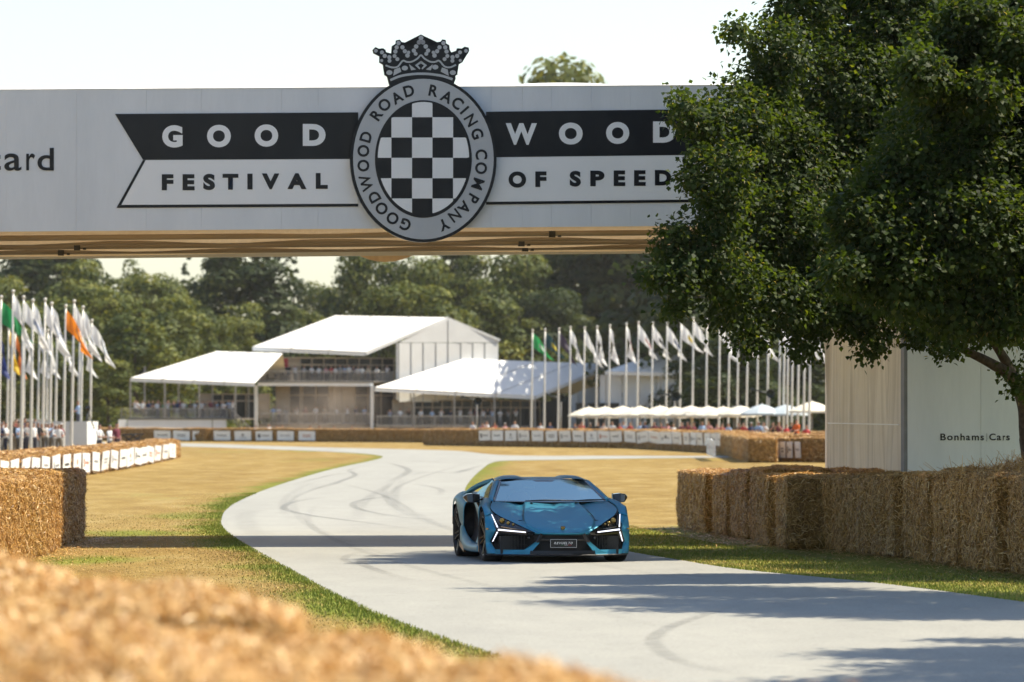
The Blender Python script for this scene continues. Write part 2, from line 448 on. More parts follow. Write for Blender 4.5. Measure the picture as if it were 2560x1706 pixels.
# ------------------------------------------------------------------ mesh helpers
class MB:
    def __init__(self):
        self.v, self.f, self.mi, self.sm = [], [], [], []

    def add(self, vs, fs, mi=0, smooth=False):
        o = len(self.v)
        self.v += [tuple(p) for p in vs]
        for f in fs:
            self.f.append(tuple(i + o for i in f)); self.mi.append(mi); self.sm.append(smooth)
        return o

    def box(self, c, s, mi=0, rot=None):
        x, y, z = s[0] / 2, s[1] / 2, s[2] / 2
        vs = [Vector(p) for p in ((-x, -y, -z), (x, -y, -z), (x, y, -z), (-x, y, -z), (-x, -y, z), (x, -y, z), (x, y, z), (-x, y, z))]
        if rot is not None:
            vs = [rot @ p for p in vs]
        c = Vector(c)
        self.add([p + c for p in vs], [(0, 3, 2, 1), (4, 5, 6, 7), (0, 1, 5, 4), (1, 2, 6, 5), (2, 3, 7, 6), (3, 0, 4, 7)], mi)

    def beam(self, a, b, w, h=None, mi=0, up=(0, 0, 1)):
        a, b = Vector(a), Vector(b)
        h = h or w
        d = (b - a)
        ln = d.length
        d.normalize()
        u = Vector(up)
        if abs(d.dot(u)) > 0.98:
            u = Vector((0, 1, 0))
        x = d.cross(u).normalized()
        z = x.cross(d).normalized()
        rot = Matrix((x, d, z)).transposed()
        self.box((a + b) / 2, (w, ln, h), mi, rot)

    def tube(self, pts, rad, n=8, mi=0, cap=True):
        pts = [Vector(p) for p in pts]
        k = len(pts)
        if not hasattr(rad, '__len__'):
            rad = [rad] * k
        vs, fs = [], []
        ref = Vector((0.31, 0.17, 0.93))
        for i, p in enumerate(pts):
            d = (pts[min(i + 1, k - 1)] - pts[max(i - 1, 0)])
            d = d.normalized() if d.length > 1e-9 else Vector((0, 0, 1))
            x = d.cross(ref)
            if x.length < 1e-3:
                x = d.cross(Vector((1, 0, 0)))
            x.normalize()
            y = d.cross(x)
            for j in range(n):
                a = 2 * math.pi * j / n
                vs.append(p + (x * math.cos(a) + y * math.sin(a)) * rad[i])
        for i in range(k - 1):
            for j in range(n):
                fs.append((i * n + j, i * n + (j + 1) % n, (i + 1) * n + (j + 1) % n, (i + 1) * n + j))
        o = self.add(vs, fs, mi, True)
        if cap:
            self.f.append(tuple(o + j for j in reversed(range(n)))); self.mi.append(mi); self.sm.append(False)
            self.f.append(tuple(o + (k - 1) * n + j for j in range(n))); self.mi.append(mi); self.sm.append(False)

    def lathe(self, prof, n=24, axis='z', c=(0, 0, 0), mi=0, smooth=True, closed=False):
        vs, fs = [], []
        k = len(prof)
        for j in range(n):
            a = 2 * math.pi * j / n
            for r, h in prof:
                p = (r * math.cos(a), r * math.sin(a), h)
                if axis == 'x':
                    p = (h, p[0], p[1])
                elif axis == 'y':
                    p = (p[0], h, p[1])
                vs.append(Vector(p) + Vector(c))
        m = k if closed else k - 1
        for j in range(n):
            for i in range(m):
                a, b = j * k + i, j * k + (i + 1) % k
                c2, d = ((j + 1) % n) * k + (i + 1) % k, ((j + 1) % n) * k + i
                fs.append((a, b, c2, d))
        self.add(vs, fs, mi, smooth)

    def grid(self, rows, mi=0, smooth=True):
        nr, nc = len(rows), len(rows[0])
        vs = [p for r in rows for p in r]
        fs = [(i * nc + j, i * nc + j + 1, (i + 1) * nc + j + 1, (i + 1) * nc + j) for i in range(nr - 1) for j in range(nc - 1)]
        self.add(vs, fs, mi, smooth)

    def prism(self, pts, z0, z1, mi=0):
        """outline in x,y raised from z0 to z1"""
        n = len(pts)
        vs = [(p[0], p[1], z0) for p in pts] + [(p[0], p[1], z1) for p in pts]
        fs = [tuple(reversed(range(n))), tuple(range(n, 2 * n))] + [(i, (i + 1) % n, n + (i + 1) % n, n + i) for i in range(n)]
        self.add(vs, fs, mi)

    def build(self, name, mats, parent=None, loc=None, attrs=None):
        me = bpy.data.meshes.new(name)
        me.from_pydata(self.v, [], self.f)
        if not isinstance(mats, (list, tuple)):
            mats = [mats]
        for m in mats:
            me.materials.append(m)
        me.polygons.foreach_set('material_index', self.mi)
        me.polygons.foreach_set('use_smooth', self.sm)
        me.update()
        return link(name, me, parent, loc)


def link(name, me, parent=None, loc=None, rz=0.0):
    o = bpy.data.objects.new(name, me)
    COL.objects.link(o)
    if parent is not None:
        o.parent = parent
    if loc is not None:
        o.location = loc
    if rz:
        o.rotation_euler = (0, 0, rz)
    return o


def tag(o, label=None, cat=None, group=None, kind=None):
    for k, v in (('label', label), ('category', cat), ('group', group), ('kind', kind)):
        if v:
            o[k] = v
    return o


def empty(name, loc=(0, 0, 0), rz=0.0, label=None, cat=None, group=None):
    o = bpy.data.objects.new(name, None)
    COL.objects.link(o)
    o.location = loc
    o.rotation_euler = (0, 0, rz)
    o.empty_display_size = 0.2
    return tag(o, label, cat, group)


def copy_tree(o, parent=None):
    c = o.copy()
    COL.objects.link(c)
    c.parent = parent
    for ch in list(o.children):
        copy_tree(ch, c)
    return c


def np_mesh(name, verts, faces_flat, nper, mat, smooth=False, attr=None):
    """big meshes: verts (n,3), faces (m,nper)"""
    me = bpy.data.meshes.new(name)
    nv, nf = len(verts), len(faces_flat)
    me.vertices.add(nv)
    me.vertices.foreach_set('co', np.asarray(verts, np.float32).ravel())
    me.loops.add(nf * nper)
    me.loops.foreach_set('vertex_index', np.asarray(faces_flat, np.int32).ravel())
    me.polygons.add(nf)
    me.polygons.foreach_set('loop_start', np.arange(0, nf * nper, nper, dtype=np.int32))
    me.polygons.foreach_set('loop_total', np.full(nf, nper, np.int32))
    if smooth:
        me.polygons.foreach_set('use_smooth', np.ones(nf, bool))
    if attr:
        for an, dom, vals in attr:
            a = me.attributes.new(an, 'FLOAT', dom)
            a.data.foreach_set('value', np.asarray(vals, np.float32))
    me.materials.append(mat)
    me.update(calc_edges=True)
    me.validate()
    return me


def ORD(i):
    w = ['first', 'second', 'third', 'fourth', 'fifth', 'sixth', 'seventh', 'eighth', 'ninth', 'tenth', 'eleventh', 'twelfth', 'thirteenth', 'fourteenth', 'fifteenth', 'sixteenth', 'seventeenth', 'eighteenth', 'nineteenth', 'twentieth',
         'twenty-first', 'twenty-second', 'twenty-third', 'twenty-fourth', 'twenty-fifth', 'twenty-sixth', 'twenty-seventh', 'twenty-eighth', 'twenty-ninth', 'thirtieth', 'thirty-first', 'thirty-second', 'thirty-third', 'thirty-fourth', 'thirty-fifth', 'thirty-sixth', 'thirty-seventh', 'thirty-eighth', 'thirty-ninth', 'fortieth']
    return w[i]


# ------------------------------------------------------------------ ground, road, verges
def crom(pts, n=6, closed=False):
    out = []
    P = [Vector(p) for p in pts]
    k = len(P)
    for i in range(k - 1):
        p0, p1, p2, p3 = P[max(i - 1, 0)], P[i], P[i + 1], P[min(i + 2, k - 1)]
        for j in range(n):
            t = j / n
            out.append(0.5 * ((2 * p1) + (p2 - p0) * t + (2 * p0 - 5 * p1 + 4 * p2 - p3) * t * t + (3 * p1 - p0 - 3 * p2 + p3) * t ** 3))
    out.append(P[-1])
    return out


LEFT = [(3.4, 20), (1.6, 34), (0.1, 45), (-1.05, 54), (-2.09, 64.3), (-2.96, 74.4), (-3.74, 83.3), (-4.54, 92.8), (-5.21, 102), (-5.65, 110), (-6.12, 121), (-6.5, 135), (-6.8, 157), (-6.95, 182),
        (-7.0, 213), (-6.85, 237), (-6.6, 262), (-6.55, 285), (-6.9, 300), (-8.2, 318), (-11.4, 342), (-16.4, 370), (-21.7, 396), (-30, 425), (-48, 470)]
RIGHT = [(9.6, 20), (8.6, 34), (7.5, 45), (6.35, 54), (5.45, 60.6), (4.31, 67.8), (2.98, 73.6), (2.28, 79), (1.71, 83.8), (0.85, 93), (0.15, 104), (-0.5, 120), (-1.0, 138), (-1.3, 157.6), (-1.3, 190), (-1.14, 225.5),
         (-0.95, 250), (-0.5, 264), (0.9, 269), (2.3, 271.5), (4.3, 277), (8, 284), (13, 290)]
FARE = [(13, 300), (9.5, 300), (5, 302), (1.5, 301), (-0.5, 308), (-1.6, 320), (-3.2, 346), (-5.8, 362), (-11.5, 384), (-18, 415), (-25, 452), (-40, 500)]
left_c = [p.to_2d() for p in crom([(x, y, 0) for x, y in LEFT])]
right_c = [p.to_2d() for p in crom([(x, y, 0) for x, y in RIGHT])]
fare_c = [p.to_2d() for p in crom([(x, y, 0) for x, y in FARE])]
LE = np.array([tuple(p) for p in left_c]); RE = np.array([tuple(p) for p in right_c]); FE = np.array([tuple(p) for p in fare_c])


def dist_poly(P, E):
    a, b = E[:-1], E[1:]
    d = b - a
    out = np.full(len(P), 1e9)
    for i in range(len(a)):
        ap = P - a[i]
        t = np.clip((ap @ d[i]) / max(d[i] @ d[i], 1e-9), 0, 1)
        q = ap - t[:, None] * d[i]
        # receding ground: lengths down the road count less
        out = np.minimum(out, np.hypot(q[:, 0], q[:, 1] * 0.6))
    return out


def greenness(P):
    """how green the turf is: fresh along the asphalt and under the trees, parched elsewhere"""
    wob = 0.28 * np.sin(P[:, 1] * 0.55 + P[:, 0] * 1.3) + 0.22 * np.sin(P[:, 1] * 1.31 + 2 + P[:, 0] * 2.1) + 0.2 * np.sin(P[:, 1] * 0.17 + 1)
    dl, dr = np.maximum(0, dist_poly(P, LE) + wob * 0.6), np.maximum(0, dist_poly(P, RE) + wob * 0.6)
    g = 0.95 * np.exp(-(dl / 0.58) ** 1.5) + 0.8 * np.exp(-(dr / 0.9) ** 1.5)
    # shaded verge on the right
    t = np.clip((P[:, 0] - np.interp(P[:, 1], RE[:90, 1], RE[:90, 0])) / 0.6, 0, 1)
    s = np.clip((106 - P[:, 1]) / 6, 0, 1) * np.clip((P[:, 1] - 40) / 4, 0, 1)
    g = np.maximum(g, 0.72 * t * s)
    for (px, py, rx, ry, k) in ((330, 1335, 1.6, 4, 0.75), (470, 1290, 1.2, 7, 0.6), (200, 1400, 0.9, 3, 0.8), (600, 1130, 6, 7, 0.5), (800, 1150, 2.2, 18, 0.4), (1900, 1150, 5, 12, 0.4), (420, 1240, 2.5, 8, 0.3), (1235, 1190, 0.8, 25, 0.5)):
        c = gr(px, py)
        g = np.maximum(g, k * np.exp(-(((P[:, 0] - c.x) / rx) ** 2 + ((P[:, 1] - c.y) / ry) ** 2)))
    return np.clip(g, 0, 1)


def make_ground():
    xs = np.concatenate([[-2500, -900, -300, -120, -70, -45], np.arange(-32, -12, 2.0), np.arange(-12, 12.01, 0.35), np.arange(14, 33, 2.0), [45, 70, 120, 300, 900, 2500]])
    ys = np.concatenate([[-300, -60, 0, 20, 35, 45], np.arange(50, 130, 0.8), np.arange(130, 330, 3.0), np.arange(330, 560, 8.0), [600, 700, 900, 1500, 3500]])
    X, Y = np.meshgrid(xs, ys)
    P = np.stack([X.ravel(), Y.ravel()], 1)
    nx, ny = len(xs), len(ys)
    V = np.concatenate([P, np.zeros((len(P), 1))], 1)
    idx = np.arange(nx * ny).reshape(ny, nx)
    F = np.stack([idx[:-1, :-1], idx[:-1, 1:], idx[1:, 1:], idx[1:, :-1]], -1).reshape(-1, 4)
    me = np_mesh('ground', V, F, 4, M['lawn'], True, [('green', 'POINT', greenness(P))])
    tag(link('ground', me), 'parched golden lawn either side of the track', kind='structure')
    # asphalt: one sheet
    loop = [(p.x, p.y, 0.005) for p in right_c] + [(p.x, p.y, 0.005) for p in fare_c] + [(p.x, p.y, 0.005) for p in reversed(left_c)]
    bm = bmesh.new()
    vs = [bm.verts.new(p) for p in loop]
    es = [bm.edges.new((vs[i], vs[(i + 1) % len(vs)])) for i in range(len(vs))]
    bmesh.ops.triangle_fill(bm, use_beauty=True, use_dissolve=False, edges=es, normal=(0, 0, 1))
    for f in bm.faces:
        if f.normal.z < 0:
            f.normal_flip()
    me = bpy.data.meshes.new('road')
    bm.to_mesh(me); bm.free()
    me.materials.append(M['asphalt'])
    road = tag(link('road', me), 'pale grey asphalt track winding between the lawns', kind='structure')
    # tyre marks lying on the asphalt
    def Z8(x, y): return gr(x / 2.614 + 500, y / 2.614 + 1060)
    def Z3(x, y): return gr(x / 1.73 + 1200, y / 1.73 + 1350)
    marks = [([Z8(1450, 700), Z8(1100, 650), Z8(800, 612), Z8(640, 585), Z8(552, 556), Z8(580, 522), Z8(700, 496), Z8(830, 482)], 0.22, 0.75),
             ([Z8(1640, 640), Z8(1300, 610), Z8(1080, 570), Z8(1000, 535), Z8(1060, 500), Z8(1300, 470), Z8(1500, 450)], 0.22, 0.6),
             ([Z8(700, 440), Z8(860, 400), Z8(930, 372), Z8(1015, 335), Z8(975, 305), Z8(1050, 285)], 0.25, 0.7),
             ([Z8(1400, 1035), Z8(1200, 975), Z8(1085, 930), Z8(1055, 908), Z8(1085, 880), Z8(1200, 840)], 0.2, 0.6),
             ([Z8(1150, 960), Z8(1000, 915), Z8(945, 890), Z8(975, 862), Z8(1080, 835)], 0.16, 0.4),
             ([Z3(1115, 283), Z3(960, 330), Z3(820, 380), Z3(752, 428), Z3(765, 470), Z3(850, 522), Z3(960, 555), Z3(1200, 600)], 0.2, 0.42),
             ([Z3(1090, 290), Z3(930, 342), Z3(790, 395), Z3(735, 440)], 0.14, 0.25),
             ([Z8(1850, 268), Z8(1750, 300), Z8(1650, 322), Z8(1480, 318), Z8(1330, 340)], 0.35, 0.8),
             ([Z8(900, 390), Z8(1040, 420), Z8(1200, 470), Z8(1330, 540), Z8(1430, 620)], 0.2, 0.45),
             ([Z8(620, 395), Z8(760, 360), Z8(900, 330), Z8(1080, 318)], 0.25, 0.5),
             ([Z8(1200, 400), Z8(1320, 340), Z8(1360, 300), Z8(1250, 262), Z8(1120, 255)], 0.35, 0.6),
             ([Z8(1560, 470), Z8(1570, 430), Z8(1430, 400), Z8(1250, 395)], 0.25, 0.5),
             ([Z8(1700, 262), Z8(1500, 250), Z8(1350, 240), Z8(1200, 240)], 0.4, 0.5),
             ([Z8(400, 560), Z8(300, 600), Z8(320, 680), Z8(420, 760)], 0.5, 0.22),
             ([Z3(520, 225), Z3(640, 245), Z3(760, 275)], 0.3, 0.35), ([Z3(760, 150), Z3(880, 155), Z3(1000, 165)], 0.2, 0.4)]
    # the driven line: long faint pairs of wheel tracks
    for k in range(9):
        f0 = 0.2 + 0.07 * k
        pts = []
        for y in range(48 + 5 * (k % 3), 290, 14):
            lx = float(np.interp(y, LE[:, 1], LE[:, 0])); rx = float(np.interp(y, RE[:, 1], RE[:, 0]))
            f = f0 + 0.12 * math.sin(y * 0.021 + k)
            pts.append(Vector((lx + (rx - lx) * f, y, 0)))
        a0 = random.randint(0, 4); n0 = random.randint(6, 11)
        marks.append((pts[a0:a0 + n0], random.uniform(0.18, 0.32), random.uniform(0.22, 0.42)))
    for pts, w, a in marks:
        c = crom(pts, 8)
        vs, fs, fade = [], [], []
        n = len(c)
        for i, p in enumerate(c):
            d = (c[min(i + 1, n - 1)] - c[max(i - 1, 0)]).normalized()
            s = Vector((-d.y, d.x, 0)) * w / 2
            e = min(1, i / (n * 0.3), (n - 1 - i) / (n * 0.3)) * a * 0.48
            for k, q in ((-1, 0.0), (-0.5, 1), (0.5, 1), (1, 0.0)):
                vs.append((p.x + s.x * k, p.y + s.y * k, 0.010)); fade.append(e * q)
        for i in range(n - 1):
            for k in range(3):
                fs.append((i * 4 + k, i * 4 + k + 1, i * 4 + k + 5, i * 4 + k + 4))
        me = bpy.data.meshes.new('skid_mark')
        me.from_pydata(vs, [], fs)
        at_ = me.attributes.new('fade', 'FLOAT', 'POINT')
        at_.data.foreach_set('value', fade)
        me.materials.append(M['skid'])
        link('skid_mark', me, road)


def make_grass():
    rng = np.random.default_rng(3)
    pts = []
    # fringe along both asphalt edges
    for E, sgn, n in ((LE, -1, 22000), (RE, 1, 16000)):
        sel = E[(E[:, 1] > 46) & (E[:, 1] < 150)]
        seg = np.linalg.norm(np.diff(sel, axis=0), axis=1) / (sel[:-1, 1] ** 0.8)
        cum = np.concatenate([[0], np.cumsum(seg)])
        u = rng.random(n) * cum[-1]
        x = np.interp(u, cum, sel[:, 0]); y = np.interp(u, cum, sel[:, 1])
        off = np.abs(rng.exponential(0.28, n)) - 0.03
        pts.append(np.stack([x + sgn * off, y], 1))
    # open lawn left, and the shaded verge on the right
    n = 12000
    y = 56 + (rng.random(n) ** 1.3) * 60
    xr = np.interp(y, LE[:, 1], LE[:, 0])
    pts.append(np.stack([xr - rng.random(n) * 5.0 - 0.05, y], 1))
    n = 26000
    y = 52 + rng.random(n) * 52
    o = np.argsort(RE[:95, 1])
    xr = np.interp(y, RE[:95, 1][o], RE[:95, 0][o])
    pts.append(np.stack([xr + rng.random(n) * 2.0 + 0.02, y], 1))
    P = np.concatenate(pts)
    g = greenness(P)
    n = len(P)
    h = (0.010 + 0.018 * rng.random(n)) * (0.7 + 0.9 * g)
    w = 0.006 + 0.006 * rng.random(n)
    ang = rng.random(n) * 6.283
    lean = rng.normal(0, 0.35, (n, 2)) * h[:, None]
    dx, dy = np.cos(ang) * w, np.sin(ang) * w
    V = np.zeros((n, 3, 3))
    V[:, 0] = np.stack([P[:, 0] - dx, P[:, 1] - dy, np.full(n, -0.002)], 1)
    V[:, 1] = np.stack([P[:, 0] + dx, P[:, 1] + dy, np.full(n, -0.002)], 1)
    V[:, 2] = np.stack([P[:, 0] + lean[:, 0], P[:, 1] + lean[:, 1], h], 1)
    gg = np.clip(g * 0.85 + rng.normal(0.0, 0.18, n), 0, 1)
    me = np_mesh('grass', V.reshape(-1, 3), np.arange(n * 3).reshape(-1, 3), 3, M['blade'], False, [('green', 'FACE', gg)])
    tag(link('grass', me), 'short dry and green grass beside the asphalt', 'grass', kind='stuff')


make_ground()
make_grass()

# ------------------------------------------------------------------ the footbridge over the track
BR_Y, BR_SK = 88.0, R(6.0)


def face(px, py):
    k = (px - 1280.0) / FPX
    Y = BR_Y / (1 - k * math.tan(BR_SK))
    return (k * Y / math.cos(BR_SK), CAM_Z + (HOR - py) * Y / FPX)


def plate(name, pts, y0, y1, mat, parent, holes=None):
    """flat piece on the bridge front: outline in (along, up); y grows away from the viewer"""
    n = len(pts)
    bm = bmesh.new()
    a = [bm.verts.new((p[0], y0, p[1])) for p in pts]
    b = [bm.verts.new((p[0], y1, p[1])) for p in pts]
    f = bm.faces.new(a)
    g = bm.faces.new(list(reversed(b)))
    for i in range(n):
        bm.faces.new((a[i], b[i], b[(i + 1) % n], a[(i + 1) % n]))
    bmesh.ops.triangulate(bm, faces=[f, g])
    bmesh.ops.recalc_face_normals(bm, faces=bm.faces[:])
    me = bpy.data.meshes.new(name)
    bm.to_mesh(me); bm.free()
    me.materials.append(mat)
    return link(name, me, parent)


_glyph = {}


def glyph(ch, offset=0.0, shear=0.0):
    """outline letter as mesh data, lying in x,y with its box at the origin"""
    key = (ch, offset, shear)
    if key not in _glyph:
        c = bpy.data.curves.new('letter', 'FONT')
        c.body = ch; c.size = 1.0; c.offset = offset; c.shear = shear; c.resolution_u = 6
        c.fill_mode = 'FRONT'
        o = bpy.data.objects.new('letter', c)
        COL.objects.link(o)
        dg = bpy.context.evaluated_depsgraph_get()
        me = bpy.data.meshes.new_from_object(o.evaluated_get(dg))
        bpy.data.objects.remove(o)
        co = np.array([v.co[:] for v in me.vertices])
        _glyph[key] = (me, co.min(0), co.max(0))
    return _glyph[key]


def letter(ch, x0, x1, z0, z1, y, mat, parent, offset=0.03, slope=0.0, name='letter'):
    """letter filling a box (x0..x1, z0..z1) on a plane facing the viewer"""
    me, lo, hi = glyph(ch, offset)
    me = me.copy()
    co = np.array([v.co[:] for v in me.vertices])
    nx = x0 + (co[:, 0] - lo[0]) / (hi[0] - lo[0]) * (x1 - x0)
    nz = z0 + (co[:, 1] - lo[1]) / (hi[1] - lo[1]) * (z1 - z0)
    nz = nz + (nx - x0) * slope
    me.vertices.foreach_set('co', np.stack([nx, np.full(len(nx), y), nz], 1).astype(np.float32).ravel())
    me.materials.clear()
    me.materials.append(mat)
    me.update()
    return link(name, me, parent)


def make_bridge():
    B = empty('footbridge', (0, BR_Y, 0), BR_SK, 'grey panelled footbridge spanning the track with a chequered oval crest', 'bridge')
    def zt(s): (a, b), (c, d) = face(0, 223), face(1830, 211); return b + (s - a) * (d - b) / (c - a)
    def zb(s): (a, b), (c, d) = face(0, 579.5), face(1700, 565); return b + (s - a) * (d - b) / (c - a)
    SL = (zb(1) - zb(0))
    s0, s1 = -13.0, 13.0
    W = 8.0
    seams = [s0, -10.8, -9.7, -8.55] + [face(p, 400)[0] for p in (15, 190, 365, 503, 704, 795, 1000, 1120, 1228, 1306, 1379, 1478, 1576, 1730, 1900, 2080, 2268)] + [7.9, 9.6, 11.3, s1]
    for a, b in zip(seams[:-1], seams[1:]):
        dy = random.uniform(-0.0025, 0.0025)
        plate('panel', [(a + .001, zb(a)), (b - .001, zb(b)), (b - .001, zt(b)), (a + .001, zt(a))], dy, 0.06, M['panel'], B)
    # body behind the panels: back wall, roof, and the lined underside
    mb = MB()
    n = 60
    rows = []
    for j in range(25):
        y = 0.07 + (W - 0.07) * j / 24
        r = []
        for i in range(n + 1):
            s = s0 + (s1 - s0) * i / n
            sag = 0.02 * y + 0.05 * math.sin(y * 2.4 + 0.4 * math.sin(s * 0.7)) + 0.03 * math.sin(s * 1.9 + y) * math.sin(y * 0.39)
            r.append((s, y, zb(s) + 0.03 - sag))
        rows.append(r)
    mb.grid(rows)
    mb.build('underside_lining', M['soffit'], B)
    mb = MB()
    mb.add([(s0, W, zb(s0) - .2), (s1, W, zb(s1) - .2), (s1, W, zt(s1)), (s0, W, zt(s0)), (s0, W + .06, zb(s0) - .2), (s1, W + .06, zb(s1) - .2), (s1, W + .06, zt(s1)), (s0, W + .06, zt(s0))],
           [(0, 1, 2, 3), (7, 6, 5, 4), (0, 4, 5, 1), (3, 2, 6, 7)])
    mb.build('back_panel', M['panel'], B)
    mb = MB()
    mb.add([(s0, .06, zt(s0) - .03), (s1, .06, zt(s1) - .03), (s1, W, zt(s1) - .03), (s0, W, zt(s0) - .03)], [(0, 1, 2, 3)])
    mb.build('walkway_roof', M['sheer'], B)
    # slack white canvas along the top edge
    mb = MB()
    rows = [[], [], []]
    for i in range(261):
        s = s0 + (s1 - s0) * i / 260
        k = abs(math.sin(s * 1.75 + 0.5 * math.sin(s * 0.8)))
        h = 0.012 + 0.035 * k ** 0.5 * (0.6 + 0.4 * math.sin(s * 0.9 + 1))
        rows[0].append((s, -0.012, zt(s) - 0.006)); rows[1].append((s, 0.03, zt(s) + h)); rows[2].append((s, 0.12, zt(s) - 0.01))
    mb.grid(rows)
    mb.build('top_canvas', M['tent'], B)
    # steel tubes and clamps under the lining
    for yy, dz, r in ((1.6, 0.02, 0.045), (3.3, 0.02, 0.035), (4.1, 0.03, 0.05), (5.9, 0.02, 0.055)):
        mb = MB()
        mb.tube([(s0, yy, zb(s0) - 0.02 * yy - dz), (s1, yy, zb(s1) - 0.02 * yy - dz)], r, 8)
        mb.build('tube', M['cream_wall'], B)
        for px in (195, 610, 1435, 1390, 2100):
            s = face(px + random.uniform(-25, 25), 590)[0]
            if random.random() < 0.45:
                mb = MB()
                mb.box((s, yy, zb(s) - 0.02 * yy - dz - 0.01), (0.10, r * 2.2, r * 2.2))
                mb.box((s + 0.12, yy, zb(s) - 0.02 * yy - dz - 0.02), (0.05, r * 1.6, r * 1.5))
                mb.build('clamp', M['dark_trim'], B)
    # ribbon device -------------------------------------------------
    F = face
    plate('black_ribbon', [F(287, 285), F(895, 281), F(895, 397.2), F(357, 400)], -0.012, -0.004 - .002, M['print_black'], B)
    plate('black_ribbon', [F(1215, 279.5), F(1829, 272), F(1762, 387), F(1215, 393.5)], -0.012, -0.006, M['print_black'], B)
    plate('white_ribbon', [F(364, 400.5), F(895, 398), F(895, 509.5), F(303, 512.5)], -0.0105, -0.006, M['print_white'], B)
    plate('white_ribbon', [F(1215, 394), F(1755, 388), F(1815, 498), F(1215, 504.8)], -0.0105, -0.006, M['print_white'], B)
    plate('ribbon_border', [F(291, 520), F(303, 512.8), F(895, 509.8), F(895, 516.8)], -0.012, -0.006, M['print_black'], B)
    plate('ribbon_border', [F(291, 519.6), F(356.5, 400.6), F(363.5, 400.6), F(302.6, 512.7)], -0.0122, -0.006, M['print_black'], B)
    plate('ribbon_border', [F(1215, 505), F(1815, 498.3), F(1827, 505), F(1215, 512)], -0.012, -0.006, M['print_black'], B)
    plate('ribbon_border', [F(1815, 498.4), F(1755, 388.3), F(1762, 388.1), F(1827, 504.7)], -0.0122, -0.006, M['print_black'], B)
    for ch, x0, x1, y0, y1 in (('G', 405, 456, 313, 369), ('O', 517, 576.5, 312, 368.5), ('O', 636, 695, 311, 367), ('D', 756.5, 813.5, 310, 365),
                               ('W', 1264, 1342, 308, 362), ('O', 1397, 1456.5, 306.5, 361.5), ('O', 1515, 1573, 305, 360), ('D', 1632.5, 1690, 303.7, 357)):
        a, b = F(x0, y1), F(x1, y0)
        letter(ch, a[0], b[0], a[1], b[1] - 0.002, -0.016, M['print_white'], B, 0.055 if ch != 'W' else 0.045)
    for ch, x0, x1, y0, y1 in (('F', 404, 433, 436, 476), ('E', 456, 486, 436, 476), ('S', 507.5, 537, 435, 475.5), ('T', 556, 595.5, 435, 474.5), ('I', 618, 631, 434.5, 474), ('V', 654, 698, 434, 473.5), ('A', 718, 766, 433.5, 473), ('L', 789, 819, 433, 472.5),
                               ('O', 1271, 1315, 429, 469.5), ('F', 1338, 1366, 429, 468), ('S', 1424, 1452, 427.5, 467), ('P', 1475.5, 1511, 427, 466), ('E', 1534, 1563, 426.5, 465.5), ('E', 1585, 1614, 426, 465), ('D', 1637, 1678, 425.5, 464)):
        a, b = F(x0, y1), F(x1, y0)
        letter(ch, a[0], b[0], a[1], b[1], -0.016, M['print_black'], B, 0.055)
    for ch, x0, x1, y0, y1 in (('c', -38, 1, 385, 427), ('a', 10, 53, 384, 427), ('r', 65, 87, 384, 426), ('d', 93, 134, 370, 426.5)):
        a, b = F(x0, y1), F(x1, y0)
        letter(ch, a[0], b[0], a[1], b[1], -0.012, M['print_black'], B, 0.010)
    # crest: oval board hung proud of the panels -----------------------
    cx, cy = 1056.0, 399.0
    def ell(a, b, n=72, x=cx, y=cy): return [F(x + a * math.cos(2 * math.pi * i / n), y - b * math.sin(2 * math.pi * i / n)) for i in range(n)]
    def Z2(x, y): return F(x / 2.851 + 850, y / 2.851 + 70)
    em = plate('crest_board', ell(183, 208), -0.16, -0.06, M['print_black'], B)
    plate('crest_ring', ell(175.5, 200.5), -0.164, -0.1605, M['print_grey'], em)
    plate('crest_field', ell(121, 147), -0.168, -0.1645, M['print_black'], em)
    # chequers: squares clipped by the inner oval
    xs = [930, 976, 1027.5, 1078.5, 1130, 1180]
    ys = [250, 294.5, 345.3, 396, 447, 497.5, 548]
    def clip(poly, a, b):
        out = []
        m = len(poly)
        for i in range(m):
            p, q = poly[i], poly[(i + 1) % m]
            for t in range(10):
                u = t / 10
                out.append((p[0] + (q[0] - p[0]) * u, p[1] + (q[1] - p[1]) * u))
        res = []
        for x, y in out:
            dx, dy = (x - cx) / a, (y - (cy - 2)) / b
            k = math.hypot(dx, dy)
            res.append((x, y, k))
        if all(k >= 1 for _, _, k in res):
            return None
        # inside points plus oval points between
        poly2 = []
        X0, X1 = min(p[0] for p in poly), max(p[0] for p in poly)
        Y0, Y1 = min(p[1] for p in poly), max(p[1] for p in poly)
        pts = [(x, y) for x, y, k in res if k < 1]
        for i in range(360):
            t = 2 * math.pi * i / 360
            x, y = cx + a * math.cos(t), cy - 2 + b * math.sin(t)
            if X0 <= x <= X1 and Y0 <= y <= Y1:
                pts.append((x, y))
        mx, my = sum(p[0] for p in pts) / len(pts), sum(p[1] for p in pts) / len(pts)
        pts.sort(key=lambda p: math.atan2(p[1] - my, p[0] - mx))
        return pts
    for r in range(6):
        for c in range(5):
            if (r + c) % 2 == 0:
                poly = [(xs[c], ys[r]), (xs[c + 1], ys[r]), (xs[c + 1], ys[r + 1]), (xs[c], ys[r + 1])]
                p = clip(poly, 114, 140.5)
                if p and len(p) > 4:
                    plate('chequer', [F(*q) for q in reversed(p)], -0.172, -0.1685, M['print_white'], em)
